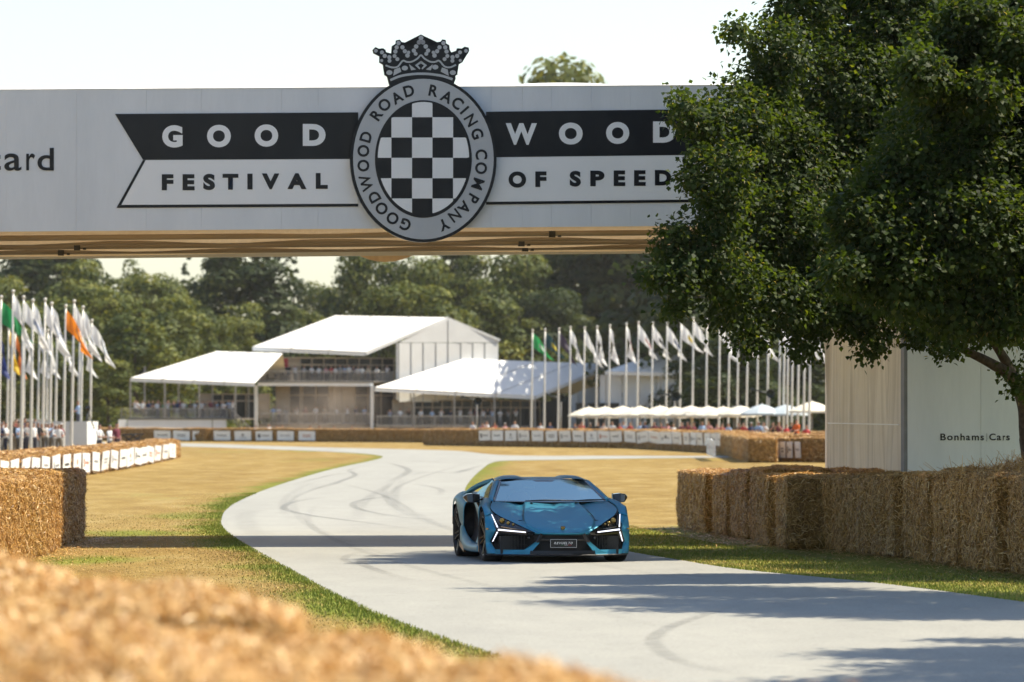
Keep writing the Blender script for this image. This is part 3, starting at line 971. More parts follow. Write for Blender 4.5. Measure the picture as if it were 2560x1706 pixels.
    ring = [('G', 460, 1405), ('O', 368, 1360), ('O', 290, 1290), ('D', 237, 1208), ('W', 180, 1108), ('O', 160, 985), ('O', 160, 880), ('D', 178, 780),
            ('R', 253, 622), ('O', 310, 552), ('A', 398, 500), ('D', 484, 453), ('R', 660, 452), ('A', 754, 495), ('C', 830, 540), ('I', 880, 590), ('N', 925, 662), ('G', 970, 757),
            ('C', 1000, 905), ('O', 998, 1003), ('M', 975, 1115), ('P', 940, 1220), ('A', 880, 1283), ('N', 810, 1340), ('Y', 733, 1405)]
    c0 = F(cx, cy)
    for ch, x, y in ring:
        me, lo, hi = glyph(ch, 0.03 if ch not in 'MNW' else 0.018)
        me = me.copy()
        p = Z2(x, y)
        dx, dz = (p[0] - c0[0]) / 150 ** 2, (p[1] - c0[1]) / 175 ** 2
        ang = math.atan2(dz, dx) - math.pi / 2
        sc_ = 0.178 / (hi[1] - lo[1]) if ch not in 'OCG' else 0.185 / (hi[1] - lo[1])
        co = np.array([v.co[:] for v in me.vertices])
        q = (co[:, :2] - (lo[:2] + hi[:2]) / 2) * sc_
        q[:, 0] *= 0.95
        ca, sa = math.cos(ang), math.sin(ang)
        X = p[0] + q[:, 0] * ca - q[:, 1] * sa
        Zz = p[1] + q[:, 0] * sa + q[:, 1] * ca
        me.vertices.foreach_set('co', np.stack([X, np.full(len(X), -0.168), Zz], 1).astype(np.float32).ravel())
        me.materials.clear(); me.materials.append(M['print_black']); me.update()
        link('letter', me, em)
    # crown on top of the oval
    out = [(345, 412), (330, 352), (312, 340), (326, 320), (300, 266), (274, 250), (274, 206), (232, 184), (226, 160), (246, 140), (272, 152), (300, 148), (318, 160), (322, 176), (360, 186), (372, 166), (364, 132), (390, 116), (392, 92), (420, 87),
           (433, 104), (457, 107), (462, 128), (490, 141), (515, 126), (530, 100), (544, 85), (542, 64), (570, 50), (598, 64), (598, 85), (616, 100), (626, 122), (650, 139), (680, 130), (686, 105), (712, 100), (722, 85), (746, 89), (750, 115), (772, 126), (776, 165), (786, 178),
           (822, 165), (828, 148), (860, 150), (882, 137), (910, 143), (914, 167), (904, 187), (868, 202), (868, 246), (836, 266), (824, 310), (832, 335), (815, 346), (818, 365), (800, 412), (700, 372), (572, 360), (440, 374)]
    cr = plate('crown', [Z2(x, y) for x, y in reversed(out)], -0.158, -0.08, M['print_black'], em)
    def dots(lst):
        for x, y, r in lst:
            for mx in ((x, 1140 - x) if abs(x - 570) > 5 else (x,)):
                plate('crown_pearl', [Z2(mx + r * math.cos(a * math.pi / 7), y + r * math.sin(a * math.pi / 7)) for a in range(14)][::-1], -0.163, -0.1585, M['print_grey'], cr)
    dots([(570, 76, 17), (556, 106, 16), (536, 136, 16), (519, 165, 15), (532, 188, 14), (410, 112, 15), (397, 142, 15), (388, 172, 15), (382, 204, 14), (402, 226, 14), (438, 142, 15), (455, 170, 15), (474, 200, 16), (482, 178, 12),
          (249, 167, 13), (292, 178, 14), (312, 203, 15), (345, 212, 15), (346, 238, 14), (290, 236, 11), (584, 106, 14)])
    def band(pts, w, name):
        c = crom([Vector((x, y, 0)) for x, y in pts], 5)
        up, dn = [], []
        for i, p in enumerate(c):
            d = (c[min(i + 1, len(c) - 1)] - c[max(i - 1, 0)]).normalized()
            nn = Vector((-d.y, d.x, 0)) * w / 2
            up.append(p + nn); dn.append(p - nn)
        plate(name, [Z2(p.x, p.y) for p in up] + [Z2(p.x, p.y) for p in reversed(dn)], -0.163, -0.1585, M['print_grey'], cr)
    band([(352, 376), (420, 348), (500, 334), (572, 330), (645, 334), (725, 347), (795, 370)], 17, 'crown_band')
    band([(318, 270), (362, 285), (404, 280), (440, 238), (470, 246), (505, 244), (545, 222), (570, 198), (595, 222), (635, 244), (670, 246), (700, 238), (738, 278), (778, 284), (820, 266)], 12, 'crown_band')
    for pts in ([(380, 300), (420, 285), (430, 315), (372, 345)], [(485, 262), (535, 300), (500, 306)], [(527, 270), (570, 238), (585, 248), (548, 270), (566, 292), (560, 300)]):
        plate('crown_jewel', [Z2(x, y) for x, y in pts][::-1], -0.163, -0.1585, M['print_grey'], cr)
        plate('crown_jewel', [Z2(1140 - x, y) for x, y in pts], -0.163, -0.1585, M['print_grey'], cr)
    for x, y in ((455, 290), (672, 283), (345, 322), (797, 322)):
        plate('crown_jewel', [Z2(x + 22 * math.cos(a), y + 17 * math.sin(a)) for a in [i * math.pi / 7 for i in range(14)]][::-1], -0.163, -0.1585, M['print_grey'], cr)
    # the crest of the far side hangs below the deck too
    pb = []
    p = F(cx, cy)
    for i in range(48):
        t = 2 * math.pi * i / 48
        pb.append((p[0] + 0.1 + 1.14 * math.cos(t), p[1] - 0.02 + 1.34 * math.sin(t)))
    plate('back_crest_board', pb, W + 0.08, W + 0.16, M['soffit'], B)  # lining colour again, warm bounce light in its tan
    # towers that carry it ---------------------------------------------
    a = face(2267, 1000)[0]
    seams = [a, a + 1.16, a + 2.32, a + 3.48, a + 4.64]
    for i, (u, v) in enumerate(zip(seams[:-1], seams[1:])):
        plate('tower_panel', [(u + .002, 0.0), (v - .002, 0.0), (v - .002, zb(v) - .01), (u + .002, zb(u) - .01)], -0.05 + 0.002 * (i % 2), 0.0, M['panel'], B)
    mb = MB()
    rows = []
    nz_, ny_ = 34, 90
    for i in range(nz_ + 1):
        z = (zb(a) + 0.05) * i / nz_
        r = []
        for j in range(ny_ + 1):
            y = 0.25 + (W - 0.25) * j / ny_
            k = max(0.0, 1 - z / 3.2)
            fold = 0.10 * (abs(math.sin(y * 2.1 + 0.25 * math.sin(z * 1.2))) ** 0.5 - 0.6) + 0.12 * k * math.sin(y * 3.3 + z * 0.9) * max(0, 1 - y / 5) + 0.02 * math.sin(y * 11 + z)
            r.append((a - 0.02 + fold, y, z))
        rows.append(r)
    mb.grid(rows)
    mb.build('tower_side_canvas', M['sheer'], B)
    mb = MB()
    mb.box((a - 0.02, 0.11, zb(a) / 2), (0.06, 0.30, zb(a)))
    mb.build('tower_corner_webbing', M['seam'], B)
    mb = MB()
    zz = CAM_Z + (HOR - 1062) * 90 / FPX
    mb.beam((a - 0.075, 0.3, zz), (a - 0.075, W - 0.75, zz + 0.02), 0.015, 0.018)
    mb.build('tower_canvas_seam', M['white_paint'], B)
    for y in (0.3, W - .2):
        for s in (a + 0.1, a + 4.5):
            mb = MB()
            mb.beam((s, y, 0), (s, y, zb(s)), 0.12)
            mb.build('tower_post', M['rail'], B)
    mb = MB()
    mb.add([(a, W, 0), (a + 4.64, W, 0), (a + 4.64, W, zt(a)), (a, W, zt(a))], [(0, 1, 2, 3)])
    mb.build('tower_back_canvas', M['sheer'], B)
    mb = MB()
    mb.box((s0 + 2.0, W / 2, zb(s0) / 2 - .03), (4.0, W - 0.1, zb(s0) - .06))
    mb.build('far_tower_block', M['panel'], B)
    # lettering on the tower panel
    def Z8(x, y): return F(x / 2.353 + 1560, y / 2.353 + 800)
    word = [('B', 0, 41, 1), ('o', 50, 91, 0), ('n', 103, 135, 0), ('h', 148, 180, 1), ('a', 190, 220, 0), ('m', 233, 285, 0), ('s', 296, 322, 0)]
    k = (2113 - 1857) / 322.0
    for ch, x0, x1, cap in word:
        p, q = Z8(1857 + x0 * k, 709), Z8(1857 + x1 * k, 669 if cap else 681)
        letter(ch, p[0], q[0], p[1], q[1], -0.056, M['print_black'], B, 0.018)
    plate('divider', [Z8(2129, 716), Z8(2131, 716), Z8(2131, 668), Z8(2129, 668)], -0.056, -0.0545, M['print_black'], B)
    for ch, x0, x1, cap in (('C', 2144, 2182, 1), ('a', 2189, 2214, 0), ('r', 2224, 2239, 0), ('s', 2244, 2265, 0)):
        p, q = Z8(x0, 709), Z8(x1, 669 if cap else 681)
        letter(ch, p[0], q[0], p[1], q[1], -0.056, M['print_black'], B, 0.018)


make_bridge()


# ------------------------------------------------------------------ straw bales
def bale_core(seed, L_=2.4, D_=1.15, H_=1.15, res=(44, 8, 10), lump=0.04):
    """packed bale: box pressed in flakes along its length, edges softened"""
    bm = bmesh.new()
    nx, ny, nz = res
    off = Vector((seed * 7.3, seed * 3.1, seed * 5.7))
    verts = {}
    def vert(i, j, k):
        key = (i, j, k)
        if key not in verts:
            p = Vector(((i / nx - .5) * L_, (j / ny - .5) * D_, k / nz * H_))
            # round the corners
            q = Vector((p.x / (L_ / 2), p.y / (D_ / 2), (p.z - H_ / 2) / (H_ / 2)))
            r = 0.0
            ax = sorted((abs(q.x) ** 8, abs(q.y) ** 5, abs(q.z) ** 5))
            r = ax[1] * 0.07
            c = Vector((0, 0, H_ / 2))
            d = (p - c)
            p = c + d * (1 - r * 0.6)
            nrm = Vector((q.x ** 7, q.y ** 7, q.z ** 7))
            if nrm.length > 1e-6:
                nrm.normalize()
            fl = min(abs(math.sin(p.x * 3.3 + seed + 0.6 * noise.noise(p * 1.3 + off))), 1) ** 0.25
            amp = lump * (noise.noise(p * 2.1 + off) * 1.2 + noise.noise(p * 5.0 + off) * 0.7) - 0.075 * (1 - fl)
            if k == 0:
                amp *= 0.3
            p = p + nrm * amp
            verts[key] = bm.verts.new(p)
        return verts[key]
    def quad(a, b, c, d):
        bm.faces.new((vert(*a), vert(*b), vert(*c), vert(*d)))
    for i in range(nx):
        for k in range(nz):
            quad((i, 0, k), (i + 1, 0, k), (i + 1, 0, k + 1), (i, 0, k + 1))
            quad((i + 1, ny, k), (i, ny, k), (i, ny, k + 1), (i + 1, ny, k + 1))
        for j in range(ny):
            quad((i, j, nz), (i + 1, j, nz), (i + 1, j + 1, nz), (i, j + 1, nz))
            quad((i, j + 1, 0), (i + 1, j + 1, 0), (i + 1, j, 0), (i, j, 0))
    for j in range(ny):
        for k in range(nz):
            quad((0, j + 1, k), (0, j, k), (0, j, k + 1), (0, j + 1, k + 1))
            quad((nx, j, k), (nx, j + 1, k), (nx, j + 1, k + 1), (nx, j, k + 1))
    me = bpy.data.meshes.new('straw_bale')
    bm.to_mesh(me); bm.free()
    me.materials.append(M['straw_core'])
    for p in me.polygons:
        p.use_smooth = True
    return me


def straw_coat(core, n, seed, wid=(0.0035, 0.006), ln=(0.06, 0.20), top_extra=0.5, stick=0.35, mean=0.5):
    rng = np.random.default_rng(seed)
    co = np.array([v.co[:] for v in core.vertices])
    F = np.array([p.vertices[:] for p in core.polygons])
    a, b, c, d = co[F[:, 0]], co[F[:, 1]], co[F[:, 2]], co[F[:, 3]]
    nr = np.cross(c - a, d - b)
    ar = np.linalg.norm(nr, axis=1)
    nr = nr / np.maximum(ar[:, None], 1e-9)
    w = ar * np.where(nr[:, 2] > 0.5, 1 + top_extra, np.where(nr[:, 2] < -0.5, 0.0, 1.0))
    pick = rng.choice(len(F), n, p=w / w.sum())
    u, v = rng.random((2, n, 1))
    P = (a[pick] * (1 - u) + b[pick] * u) * (1 - v) + (d[pick] * (1 - u) + c[pick] * u) * v
    nn = nr[pick]
    t = rng.normal(0, 1, (n, 3))
    t[:, 2] *= 0.8
    t = t - (t * nn).sum(1, keepdims=True) * nn
    t /= np.linalg.norm(t, axis=1, keepdims=True)
    out = np.abs(rng.normal(0, stick, (n, 1)))
    dirv = t + nn * out
    dirv /= np.linalg.norm(dirv, axis=1, keepdims=True)
    ll = rng.uniform(ln[0], ln[1], (n, 1))
    side = np.cross(dirv, nn + rng.normal(0, 0.4, (n, 3)))
    side /= np.maximum(np.linalg.norm(side, axis=1, keepdims=True), 1e-6)
    side *= rng.uniform(wid[0], wid[1], (n, 1))
    s = P + nn * 0.004 - dirv * ll * 0.25
    m = P + nn * (0.008 + 0.01 * rng.random((n, 1))) + dirv * ll * 0.3
    e = P + nn * 0.004 + dirv * ll * 0.75 + np.array([0, 0, -1]) * ll * 0.12
    V = np.stack([s - side, s + side, m + side, m - side, e + side * .6, e - side * .6], 1).reshape(-1, 3)
    i0 = (np.arange(n) * 6)[:, None]
    Fq = np.concatenate([i0 + np.array([[0, 1, 2, 3]]), i0 + np.array([[3, 2, 4, 5]])], 1).reshape(-1, 4)
    V[:, 2] = np.maximum(V[:, 2], 0.004)
    tone = np.repeat(np.clip(rng.normal(mean, 0.26, n), 0, 1), 2)
    return np_mesh('loose_straw', V, Fq, 4, M['straw'], False, [('tone', 'FACE', tone)])


NEAR = []
for sd in range(4):
    core = bale_core(sd + 1)
    NEAR.append((core, straw_coat(core, 15000, sd + 11, (0.0026, 0.0048), (0.04, 0.14), 0.5, 0.3)))
FAR = []
for sd in range(3):
    core = bale_core(sd + 21, res=(10, 4, 5), lump=0.05)
    FAR.append((core, straw_coat(core, 2600, sd + 31, (0.006, 0.011), (0.08, 0.22), 1.5, 0.4)))
FORE = []
for sd in range(2):
    core = bale_core(sd + 41, res=(26, 14, 12), lump=0.05)
    FORE.append((core, straw_coat(core, 32000, sd + 51, (0.002, 0.004), (0.03, 0.11), 2.5, 0.6, 0.72)))


def bale(kind, i, loc, rz, label, group, sc_=(1, 1, 1), flip=False):
    core, coat = kind[i % len(kind)]
    o = link('straw_bale', core, None, loc, rz + (math.pi if flip else 0))
    o.scale = sc_
    tag(o, label, 'straw bale', group)
    c = link('loose_straw', coat, o)
    c['kind'] = 'stuff'
    return o


def walk(pts, step):
    """points every step metres along a ground line, with heading"""
    P = [Vector((x, y, 0)) for x, y in pts]
    out = []
    rest = 0.0
    for a, b in zip(P[:-1], P[1:]):
        d = b - a
        ln = d.length
        d.normalize()
        t = rest
        while t < ln:
            out.append((a + d * t, math.atan2(d.y, d.x)))
            t += step
        rest = t - ln
    return out


# wall of bales in the shade of the limes, right of the track (two rows)
wl = walk([(2.95, 102.0), (3.55, 95), (4.05, 87.0), (5.35, 80.0), (5.95, 75.0), (6.85, 67.0)], 2.5)
for i, (p, a) in enumerate(wl):
    t = i / (len(wl) - 1)
    nrm = Vector((-math.sin(a), math.cos(a), 0))           # left of heading = away from the track
    h = 0.92 + 0.19 * t + random.uniform(-0.05, 0.05)
    d = Vector((math.cos(a), math.sin(a), 0)) * 1.25
    j = random.uniform(-0.13, 0.13)
    q = p + d + nrm * (0.56 + j)
    if i < len(wl) - 1:
        bale(NEAR, i, q, a + random.uniform(-0.045, 0.045), 'straw bale in the shaded front row right of the car, %s from its far end' % ORD(i), 'shaded straw bales right of the track', (0.985 + random.uniform(-.02, .015), 0.95, h), i % 2)
        q2 = p + d + nrm * (0.56 + 1.08)
        if i < 6 or i > 7:
            o = bale(NEAR, i + 2, q2, a + random.uniform(-0.03, 0.03), 'straw bale in the back row of the shaded right wall, %s from its far end' % ORD(i), 'shaded straw bales right of the track', (1.03, 0.86, h * (0.94 + 0.04 * random.random() + (0.07 if i > 8 else 0))), i % 3 == 0)
# a heap of loose straw thrown on the wall
heap = np_mesh('loose_straw_heap', *(lambda: (np.zeros((3, 3)), np.array([[0, 1, 2]])))(), 3, M['straw'])
bpy.data.meshes.remove(heap)
rng = np.random.default_rng(5)
n = 2600
X = rng.normal(0, 0.55, n); Yh = rng.normal(0, 0.95, n)
Zh = 0.22 * np.exp(-(X / 0.6) ** 2 - (Yh / 1.1) ** 2) * rng.random(n)
dv = rng.normal(0, 1, (n, 3)); dv[:, 2] = np.abs(dv[:, 2]) * 0.5 + 0.05
dv /= np.linalg.norm(dv, axis=1, keepdims=True)
ll = rng.uniform(0.08, 0.26, (n, 1))
P0 = np.stack([X, Yh, Zh], 1)
sd = np.cross(dv, rng.normal(0, 1, (n, 3))); sd /= np.linalg.norm(sd, axis=1, keepdims=True); sd *= 0.004
V = np.stack([P0 - sd, P0 + sd, P0 + dv * ll + sd * .5, P0 + dv * ll - sd * .5], 1).reshape(-1, 3)
me = np_mesh('straw_heap', V, np.arange(4 * n).reshape(-1, 4), 4, M['straw'], False, [('tone', 'FACE', np.clip(rng.normal(.4, .25, n), 0, 1))])
o = tag(link('straw_heap', me, None, (7.0, 76.0, 1.22)), 'tousled heap of loose straw on top of the shaded bales', 'straw heap', kind='stuff')

# wisps of straw lying at the foot of the walls and blown on to the asphalt
n = 5200
u_ = rng.random(n)
wp = np.array([(p.x, p.y) for p, a in wl])
ix = u_ * (len(wp) - 1); i0 = ix.astype(int).clip(0, len(wp) - 2)
base = wp[i0] + (wp[i0 + 1] - wp[i0]) * (ix - i0)[:, None]
base[:, 0] -= np.abs(rng.exponential(0.28, n)) + 0.02
m_ = n // 3
base[:m_] = np.stack([-6.75 + np.abs(rng.exponential(0.3, m_)), rng.uniform(66, 93, m_)], 1)
an = rng.random(n) * 6.283
ll = rng.uniform(0.05, 0.16, n)
d2 = np.stack([np.cos(an), np.sin(an)], 1) * ll[:, None] / 2
sd2 = np.stack([-np.sin(an), np.cos(an)], 1) * 0.004
z_ = 0.012 + 0.02 * rng.random(n)
V = np.stack([np.column_stack([base + a_ * d2 + b_ * sd2, z_ + 0.008 * a_]) for a_, b_ in ((-1, -1), (1, -1), (1, 1), (-1, 1))], 1).reshape(-1, 3)
me = np_mesh('scattered_straw', V, np.arange(4 * n).reshape(-1, 4), 4, M['straw'], False, [('tone', 'FACE', np.clip(rng.normal(.55, .25, n), 0, 1))])
tag(link('scattered_straw', me), 'wisps of straw scattered at the foot of the bales', 'straw', kind='stuff')

# near wall on the left, lit on its track side
for i in range(10):
    y = 92.4 - 2.42 * i - 1.2
    bale(NEAR, i + 1, (-7.46 + 0.055 * i + random.uniform(-.04, .04), y, 0), R(90) + random.uniform(-.015, .015), 'straw bale in the sunlit wall left of the track, %s from its far end' % ORD(i), 'sunlit straw bales left of the track', (0.985, 0.98, 0.985 + random.uniform(-.03, .03)), i % 2)

# row right in front of the lens, seen from above, out of focus
for row, off in enumerate((0.52, 1.52, 2.5)):
    for i, (p, a) in enumerate(walk([(-2.76, 27.2), (1.36, 9.4)], 2.45)):
        nrm = Vector((math.sin(a), -math.cos(a), 0))
        d = Vector((math.cos(a), math.sin(a), 0)) * 1.22
        q = p + d + nrm * off
        bale(FORE, i + row, q, a + random.uniform(-.02, .02), 'blurred straw bale in the %s row close to the camera, %s from its far end' % (('track-side', 'middle', 'inner')[row], ORD(i)), 'blurred foreground straw bales', (1.0, 0.9, 1.135 + random.uniform(-.03, .03)), i % 2)


# ------------------------------------------------------------------ far barriers and their boards
def line_at(px, pts):
    """point on a ground line where the photo column crosses it"""
    k = (px - 1280.0) / FPX
    for (x0, y0), (x1, y1) in zip(pts[:-1], pts[1:]):
        f0, f1 = x0 - k * y0, x1 - k * y1
        if f0 * f1 <= 0 and f0 != f1:
            t = f0 / (f0 - f1)
            return Vector((x0 + (x1 - x0) * t, y0 + (y1 - y0) * t, 0)), math.atan2(y1 - y0, x1 - x0)
    return None, 0


LB = [(-13.9, 140), (-14.3, 160), (-14.7, 180), (-14.75, 205), (-15.3, 235), (-16.0, 262), (-16.6, 284)]
AB = [(-38, 512), (-27, 492), (-16.4, 483), (-7.0, 470)]
BB = [(-6.6, 421), (-0.3, 400), (8.1, 376), (9.9, 350), (12.1, 318)]
BC = [(11.6, 316), (10.55, 256)]
CB = [(10.9, 258), (16.5, 252)]
def barrier(pts, label, group, h, d, step=2.4, back=1, end='left'):
    for i, (p, a) in enumerate(walk(pts, step)):
        nrm = Vector((-math.sin(a), math.cos(a), 0)) * back
        q = p + Vector((math.cos(a), math.sin(a), 0)) * step / 2 + nrm * d / 2
        bale(FAR, i, q, a + random.uniform(-.02, .02), label + (', %s from its %s end' % (ORD(i), end) if i < 40 else ''), group, (step / 2.4 * 1.03, d / 1.15, h / 1.15 * random.uniform(.97, 1.04)), i % 2)
barrier(LB, 'straw bale in the sunlit left barrier', 'left barrier bales', 0.92, 1.3, 3.7, 1, 'near')
barrier(AB, 'straw bale in the far barrier below the marquee deck', 'far barrier bales', 1.12, 1.2, 2.4, 1)
barrier(BB, 'straw bale in the curved barrier below the flagpoles', 'curved barrier bales', 1.22, 1.3, 2.8, 1)
barrier(BC, 'straw bale in the turned end of the curved barrier', 'curved barrier bales', 1.15, 1.3, 2.4, 1, 'far')
barrier(CB, 'straw bale at the barrier end beside the bridge tower', 'curved barrier bales', 1.1, 1.2, 2.4, 1)
barrier([(12.6, 334), (18.5, 330)], 'straw bale in the row behind the curved barrier', 'curved barrier bales', 1.15, 2.2, 2.4, 1)
barrier([(12.3, 300), (18.5, 297)], 'straw bale in the middle row behind the curved barrier', 'curved barrier bales', 1.1, 2.4, 2.4, 1)


def print_mesh(seed):
    """printed marks of a board: small blocks and bars in a unit box"""
    rnd = random.Random(seed)
    mb = MB()
    st = seed % 6
    def rect(x0, x1, z0, z1): mb.add([(x0, 0, z0), (x1, 0, z0), (x1, 0, z1), (x0, 0, z1)], [(0, 1, 2, 3)])
    if st in (0, 3):
        x = -0.3
        while x < 0.28:
            w = rnd.uniform(0.03, 0.07)
            rect(x, x + w, -0.05, 0.07 + rnd.uniform(-.03, .03)); x += w + 0.02
    if st in (1, 4):
        rect(-0.36, -0.22, -0.22, 0.2)
        for k in range(5):
            rect(-0.15 + k * .1, -0.08 + k * .1, -0.06, 0.06)
    if st in (2,):
        for k in range(6):
            rect(-0.26 + k * .09, -0.2 + k * .09, 0.03, 0.14)
        for k in range(4):
            rect(-0.22 + k * .12, -0.12 + k * .12, -0.14, -0.05)
    if st in (5,):
        mb.add([(0.09 * math.cos(a * math.pi / 6), 0, 0.08 + 0.16 * math.sin(a * math.pi / 6)) for a in range(12)], [tuple(range(12))])
        rect(-0.2, 0.2, -0.24, -0.17)
    if st == 3:
        rect(0.1, 0.3, 0.14, 0.17)
    me = bpy.data.meshes.new('print')
    me.from_pydata(mb.v, [], mb.f)
    me.materials.append(M['ink'])
    return me


PRINTS = [print_mesh(i) for i in range(12)]
mb = MB()
mb.box((0, 0.02, 0), (1, 0.04, 1))
_b = mb.build('advert_board', M['white_paint'])
BOARD = _b.data
bpy.data.objects.remove(_b)


def boards(pts, cols, wpx, z0, z1, where, group, front=-0.1, seedoff=0):
    k = 0
    for c in cols:
        p0, a0 = line_at(c - wpx(c) / 2, pts)
        p1, a1 = line_at(c + wpx(c) / 2, pts)
        if p0 is None or p1 is None:
            continue
        d = p1 - p0
        a = math.atan2(d.y, d.x)
        nrm = Vector((math.sin(a), -math.cos(a), 0))
        e = link('advert_board', BOARD, None, (p0 + p1) / 2 + nrm * (-front) + Vector((0, 0, (z0 + z1) / 2)), a)
        e.scale = (d.length, 1, z1 - z0)
        e.rotation_euler = (random.uniform(0.0, 0.10), random.uniform(-0.02, 0.02), a)
        tag(e, 'white printed board on %s, %s from the left' % (where, ORD(k)), 'board', group)
        s = link('print', PRINTS[(k * 5 + seedoff) % 12], e, (0, -0.006, 0))
        t = random.random()
        s.color = (0.03, 0.03, 0.035, 1) if t < 0.35 else (0.25, 0.25, 0.26, 1) if t < 0.8 else (0.45, 0.16, 0.08, 1)
        k += 1


def Z(x, sx, x0): return x / sx + x0
boards(LB, [Z(x, 3.92, 0) for x in (12, 110, 220, 320, 420, 524, 627, 730, 820, 917, 1010, 1098, 1185, 1255, 1330, 1392, 1455, 1527, 1605, 1672)], lambda c: 21 - 6 * c / 445, 0.12, 0.78, 'the sunlit left barrier', 'boards on the left barrier')
boards(AB, [Z(x, 3.314, 290) for x in (392, 550, 710, 885, 1057, 1232, 1410, 1587)], lambda c: 41, 0.12, 0.92, 'the far barrier below the marquee', 'boards on the far barrier', seedoff=3)
boards(BB, [Z(x, 3.137, 950) for x in (830, 930, 1035, 1135, 1245, 1355, 1460, 1565, 1670, 1765, 1860, 1970, 2070, 2163, 2255)] + [Z(x, 3.565, 1400) for x in (957, 1055, 1138, 1200, 1258, 1325, 1385, 1440)], lambda c: 28 if c < 1670 else 22 if c < 1700 else 14, 0.42, 1.14, 'the curved barrier below the flagpoles', 'boards on the curved barrier', seedoff=7)
boards(BC[::-1], [1835, 1842, 1849, 1856], lambda c: 5.5, 0.2, 0.98, 'the turned end of the curved barrier', 'boards on the curved barrier', front=-1.32, seedoff=2)
boards(CB, [Z(x, 3.565, 1400) for x in (1842, 1885, 1937, 1995, 2057, 2130)], lambda c: 13, 0.2, 0.92, 'the barrier end beside the bridge tower', 'boards on the barrier end', seedoff=5)


# ------------------------------------------------------------------ trees
def leaf_cloud(clumps, n, seed, size=(0.045, 0.075), shell=0.3, droop=0.5, keep=None, bract=0.07):
    """folded leaf blades spread through the clumps (centre, radius vector)"""
    rng = np.random.default_rng(seed)
    C = np.array([c for c, r in clumps]); Rr = np.array([r for c, r in clumps], float)
    w = (Rr.prod(1)) ** (2 / 3.0)
    pick = rng.choice(len(C), n, p=w / w.sum())
    # twigs: groups of leaves share an anchor
    ng = n // 16
    gp = rng.choice(len(C), ng, p=w / w.sum())
    d = rng.normal(0, 1, (ng, 3)); d /= np.linalg.norm(d, axis=1, keepdims=True)
    rad = shell + (1.06 - shell) * rng.random((ng, 1)) ** 0.7
    A = C[gp] + d * rad * Rr[gp]
    gi = rng.integers(0, ng, n)
    P = A[gi] + rng.normal(0, 1, (n, 3)) * np.array([0.10, 0.10, 0.075]) * max(1.0, size[1] / 0.075)
    out = d[gi]
    if keep is not None:
        k = keep(P)
        P, out = P[k], out[k]
        n = len(P)
    # axis hangs outwards and down; blade faces up and out
    ax = out * 0.7 + rng.normal(0, 0.6, (n, 3)) + np.array([0, 0, -droop])
    ax /= np.linalg.norm(ax, axis=1, keepdims=True)
    up = np.array([0, 0, 1.0]) + out * 0.6 + rng.normal(0, 0.45, (n, 3))
    sd = np.cross(ax, up); sd /= np.maximum(np.linalg.norm(sd, axis=1, keepdims=True), 1e-6)
    nr = np.cross(sd, ax)
    s = rng.uniform(size[0], size[1], (n, 1))
    wide = np.full((n, 1), 0.55)
    br = rng.random(n) < bract
    wide[br] = 0.14
    s[br] *= 0.9
    V = np.stack([P, P + ax * s * 0.55 + sd * s * wide + nr * s * 0.14, P + ax * s * 1.3 - nr * s * 0.10, P + ax * s * 0.55 - sd * s * wide + nr * s * 0.14], 1).reshape(-1, 3)
    F = np.arange(4 * n).reshape(-1, 4)
    tone = np.clip(rng.normal(0.45, 0.2, n), 0, 0.9)
    tone[br] = 1.0
    return V, F, tone


def limb(mb, a, b, r0, r1, bend=0.15, n=6, seed=0):
    rnd = random.Random(seed)
    a, b = Vector(a), Vector(b)
    d = b - a
    o = Vector((rnd.uniform(-1, 1), rnd.uniform(-1, 1), rnd.uniform(0.2, 1))) * d.length * bend
    pts = [a + d * t + o * math.sin(math.pi * t) * 0.8 + Vector((rnd.uniform(-1, 1), rnd.uniform(-1, 1), rnd.uniform(-1, 1))) * d.length * 0.02 for t in [i / n for i in range(n + 1)]]
    mb.tube(pts, [r0 + (r1 - r0) * i / n for i in range(n + 1)], 7)
    return pts


def lime_tree(base, clumps, n, seed, label, extra=(), keep=None, size=(0.046, 0.074), trunk_h=3.2, r=0.3):
    T = empty('lime_tree', base, 0, label, 'tree', 'lime trees right of the track')
    B = Vector(base)
    V, F, tone = leaf_cloud(clumps, n, seed, size, keep=keep)
    V = V - np.array(base)
    me = np_mesh('crown', V, F, 4, M['leaf'], False, [('tone', 'FACE', tone)])
    o = link('crown', me, T)
    o['kind'] = 'stuff'
    top = Vector((0.1, 0.2, trunk_h))
    mb = MB()
    limb(mb, (0, 0, -0.05), top, r, r * 0.72, 0.03, 8, seed)
    limb(mb, top, top + Vector((0.2, 0.1, 3.5)), r * 0.72, r * 0.3, 0.05, 8, seed + 1)
    mb.build('trunk', M['bark'], T)
    for i, (c, rr) in enumerate(clumps):
        if i % 3 == 0 and Vector(c).x > 5.0 + 0.02 * (80 - Vector(c).y):
            st = top + Vector((0.05, 0.05, random.Random(i).uniform(-0.8, 3.2)))
            mb = MB()
            pts = limb(mb, st, st + (Vector(c) - B - st) * 0.75, r * 0.25, 0.015, 0.10, 6, seed + i)
            mb.build('limb', M['bark'], T)
    for pts, rad in extra:
        mb = MB()
        mb.tube([Vector(p) - B for p in crom(pts, 5)], [rad[0] + (rad[1] - rad[0]) * i / (len(pts) * 5 - 5) for i in range(len(pts) * 5 - 4)], 8)
        mb.build('limb', M['bark'], T)
    return T


def pc(lst):
    return [(tuple(at(px + (44 if Y > 76 else 22), py - 18, Y)), (r * Y / FPX * 0.97, max(r * Y / FPX * 1.1, 0.5), r * Y / FPX * 0.93)) for px, py, r, Y in lst]


def front_of_bridge(P):
    return (P[:, 1] < 87.4 + P[:, 0] * 0.105) & (P[:, 2] > 0.3)


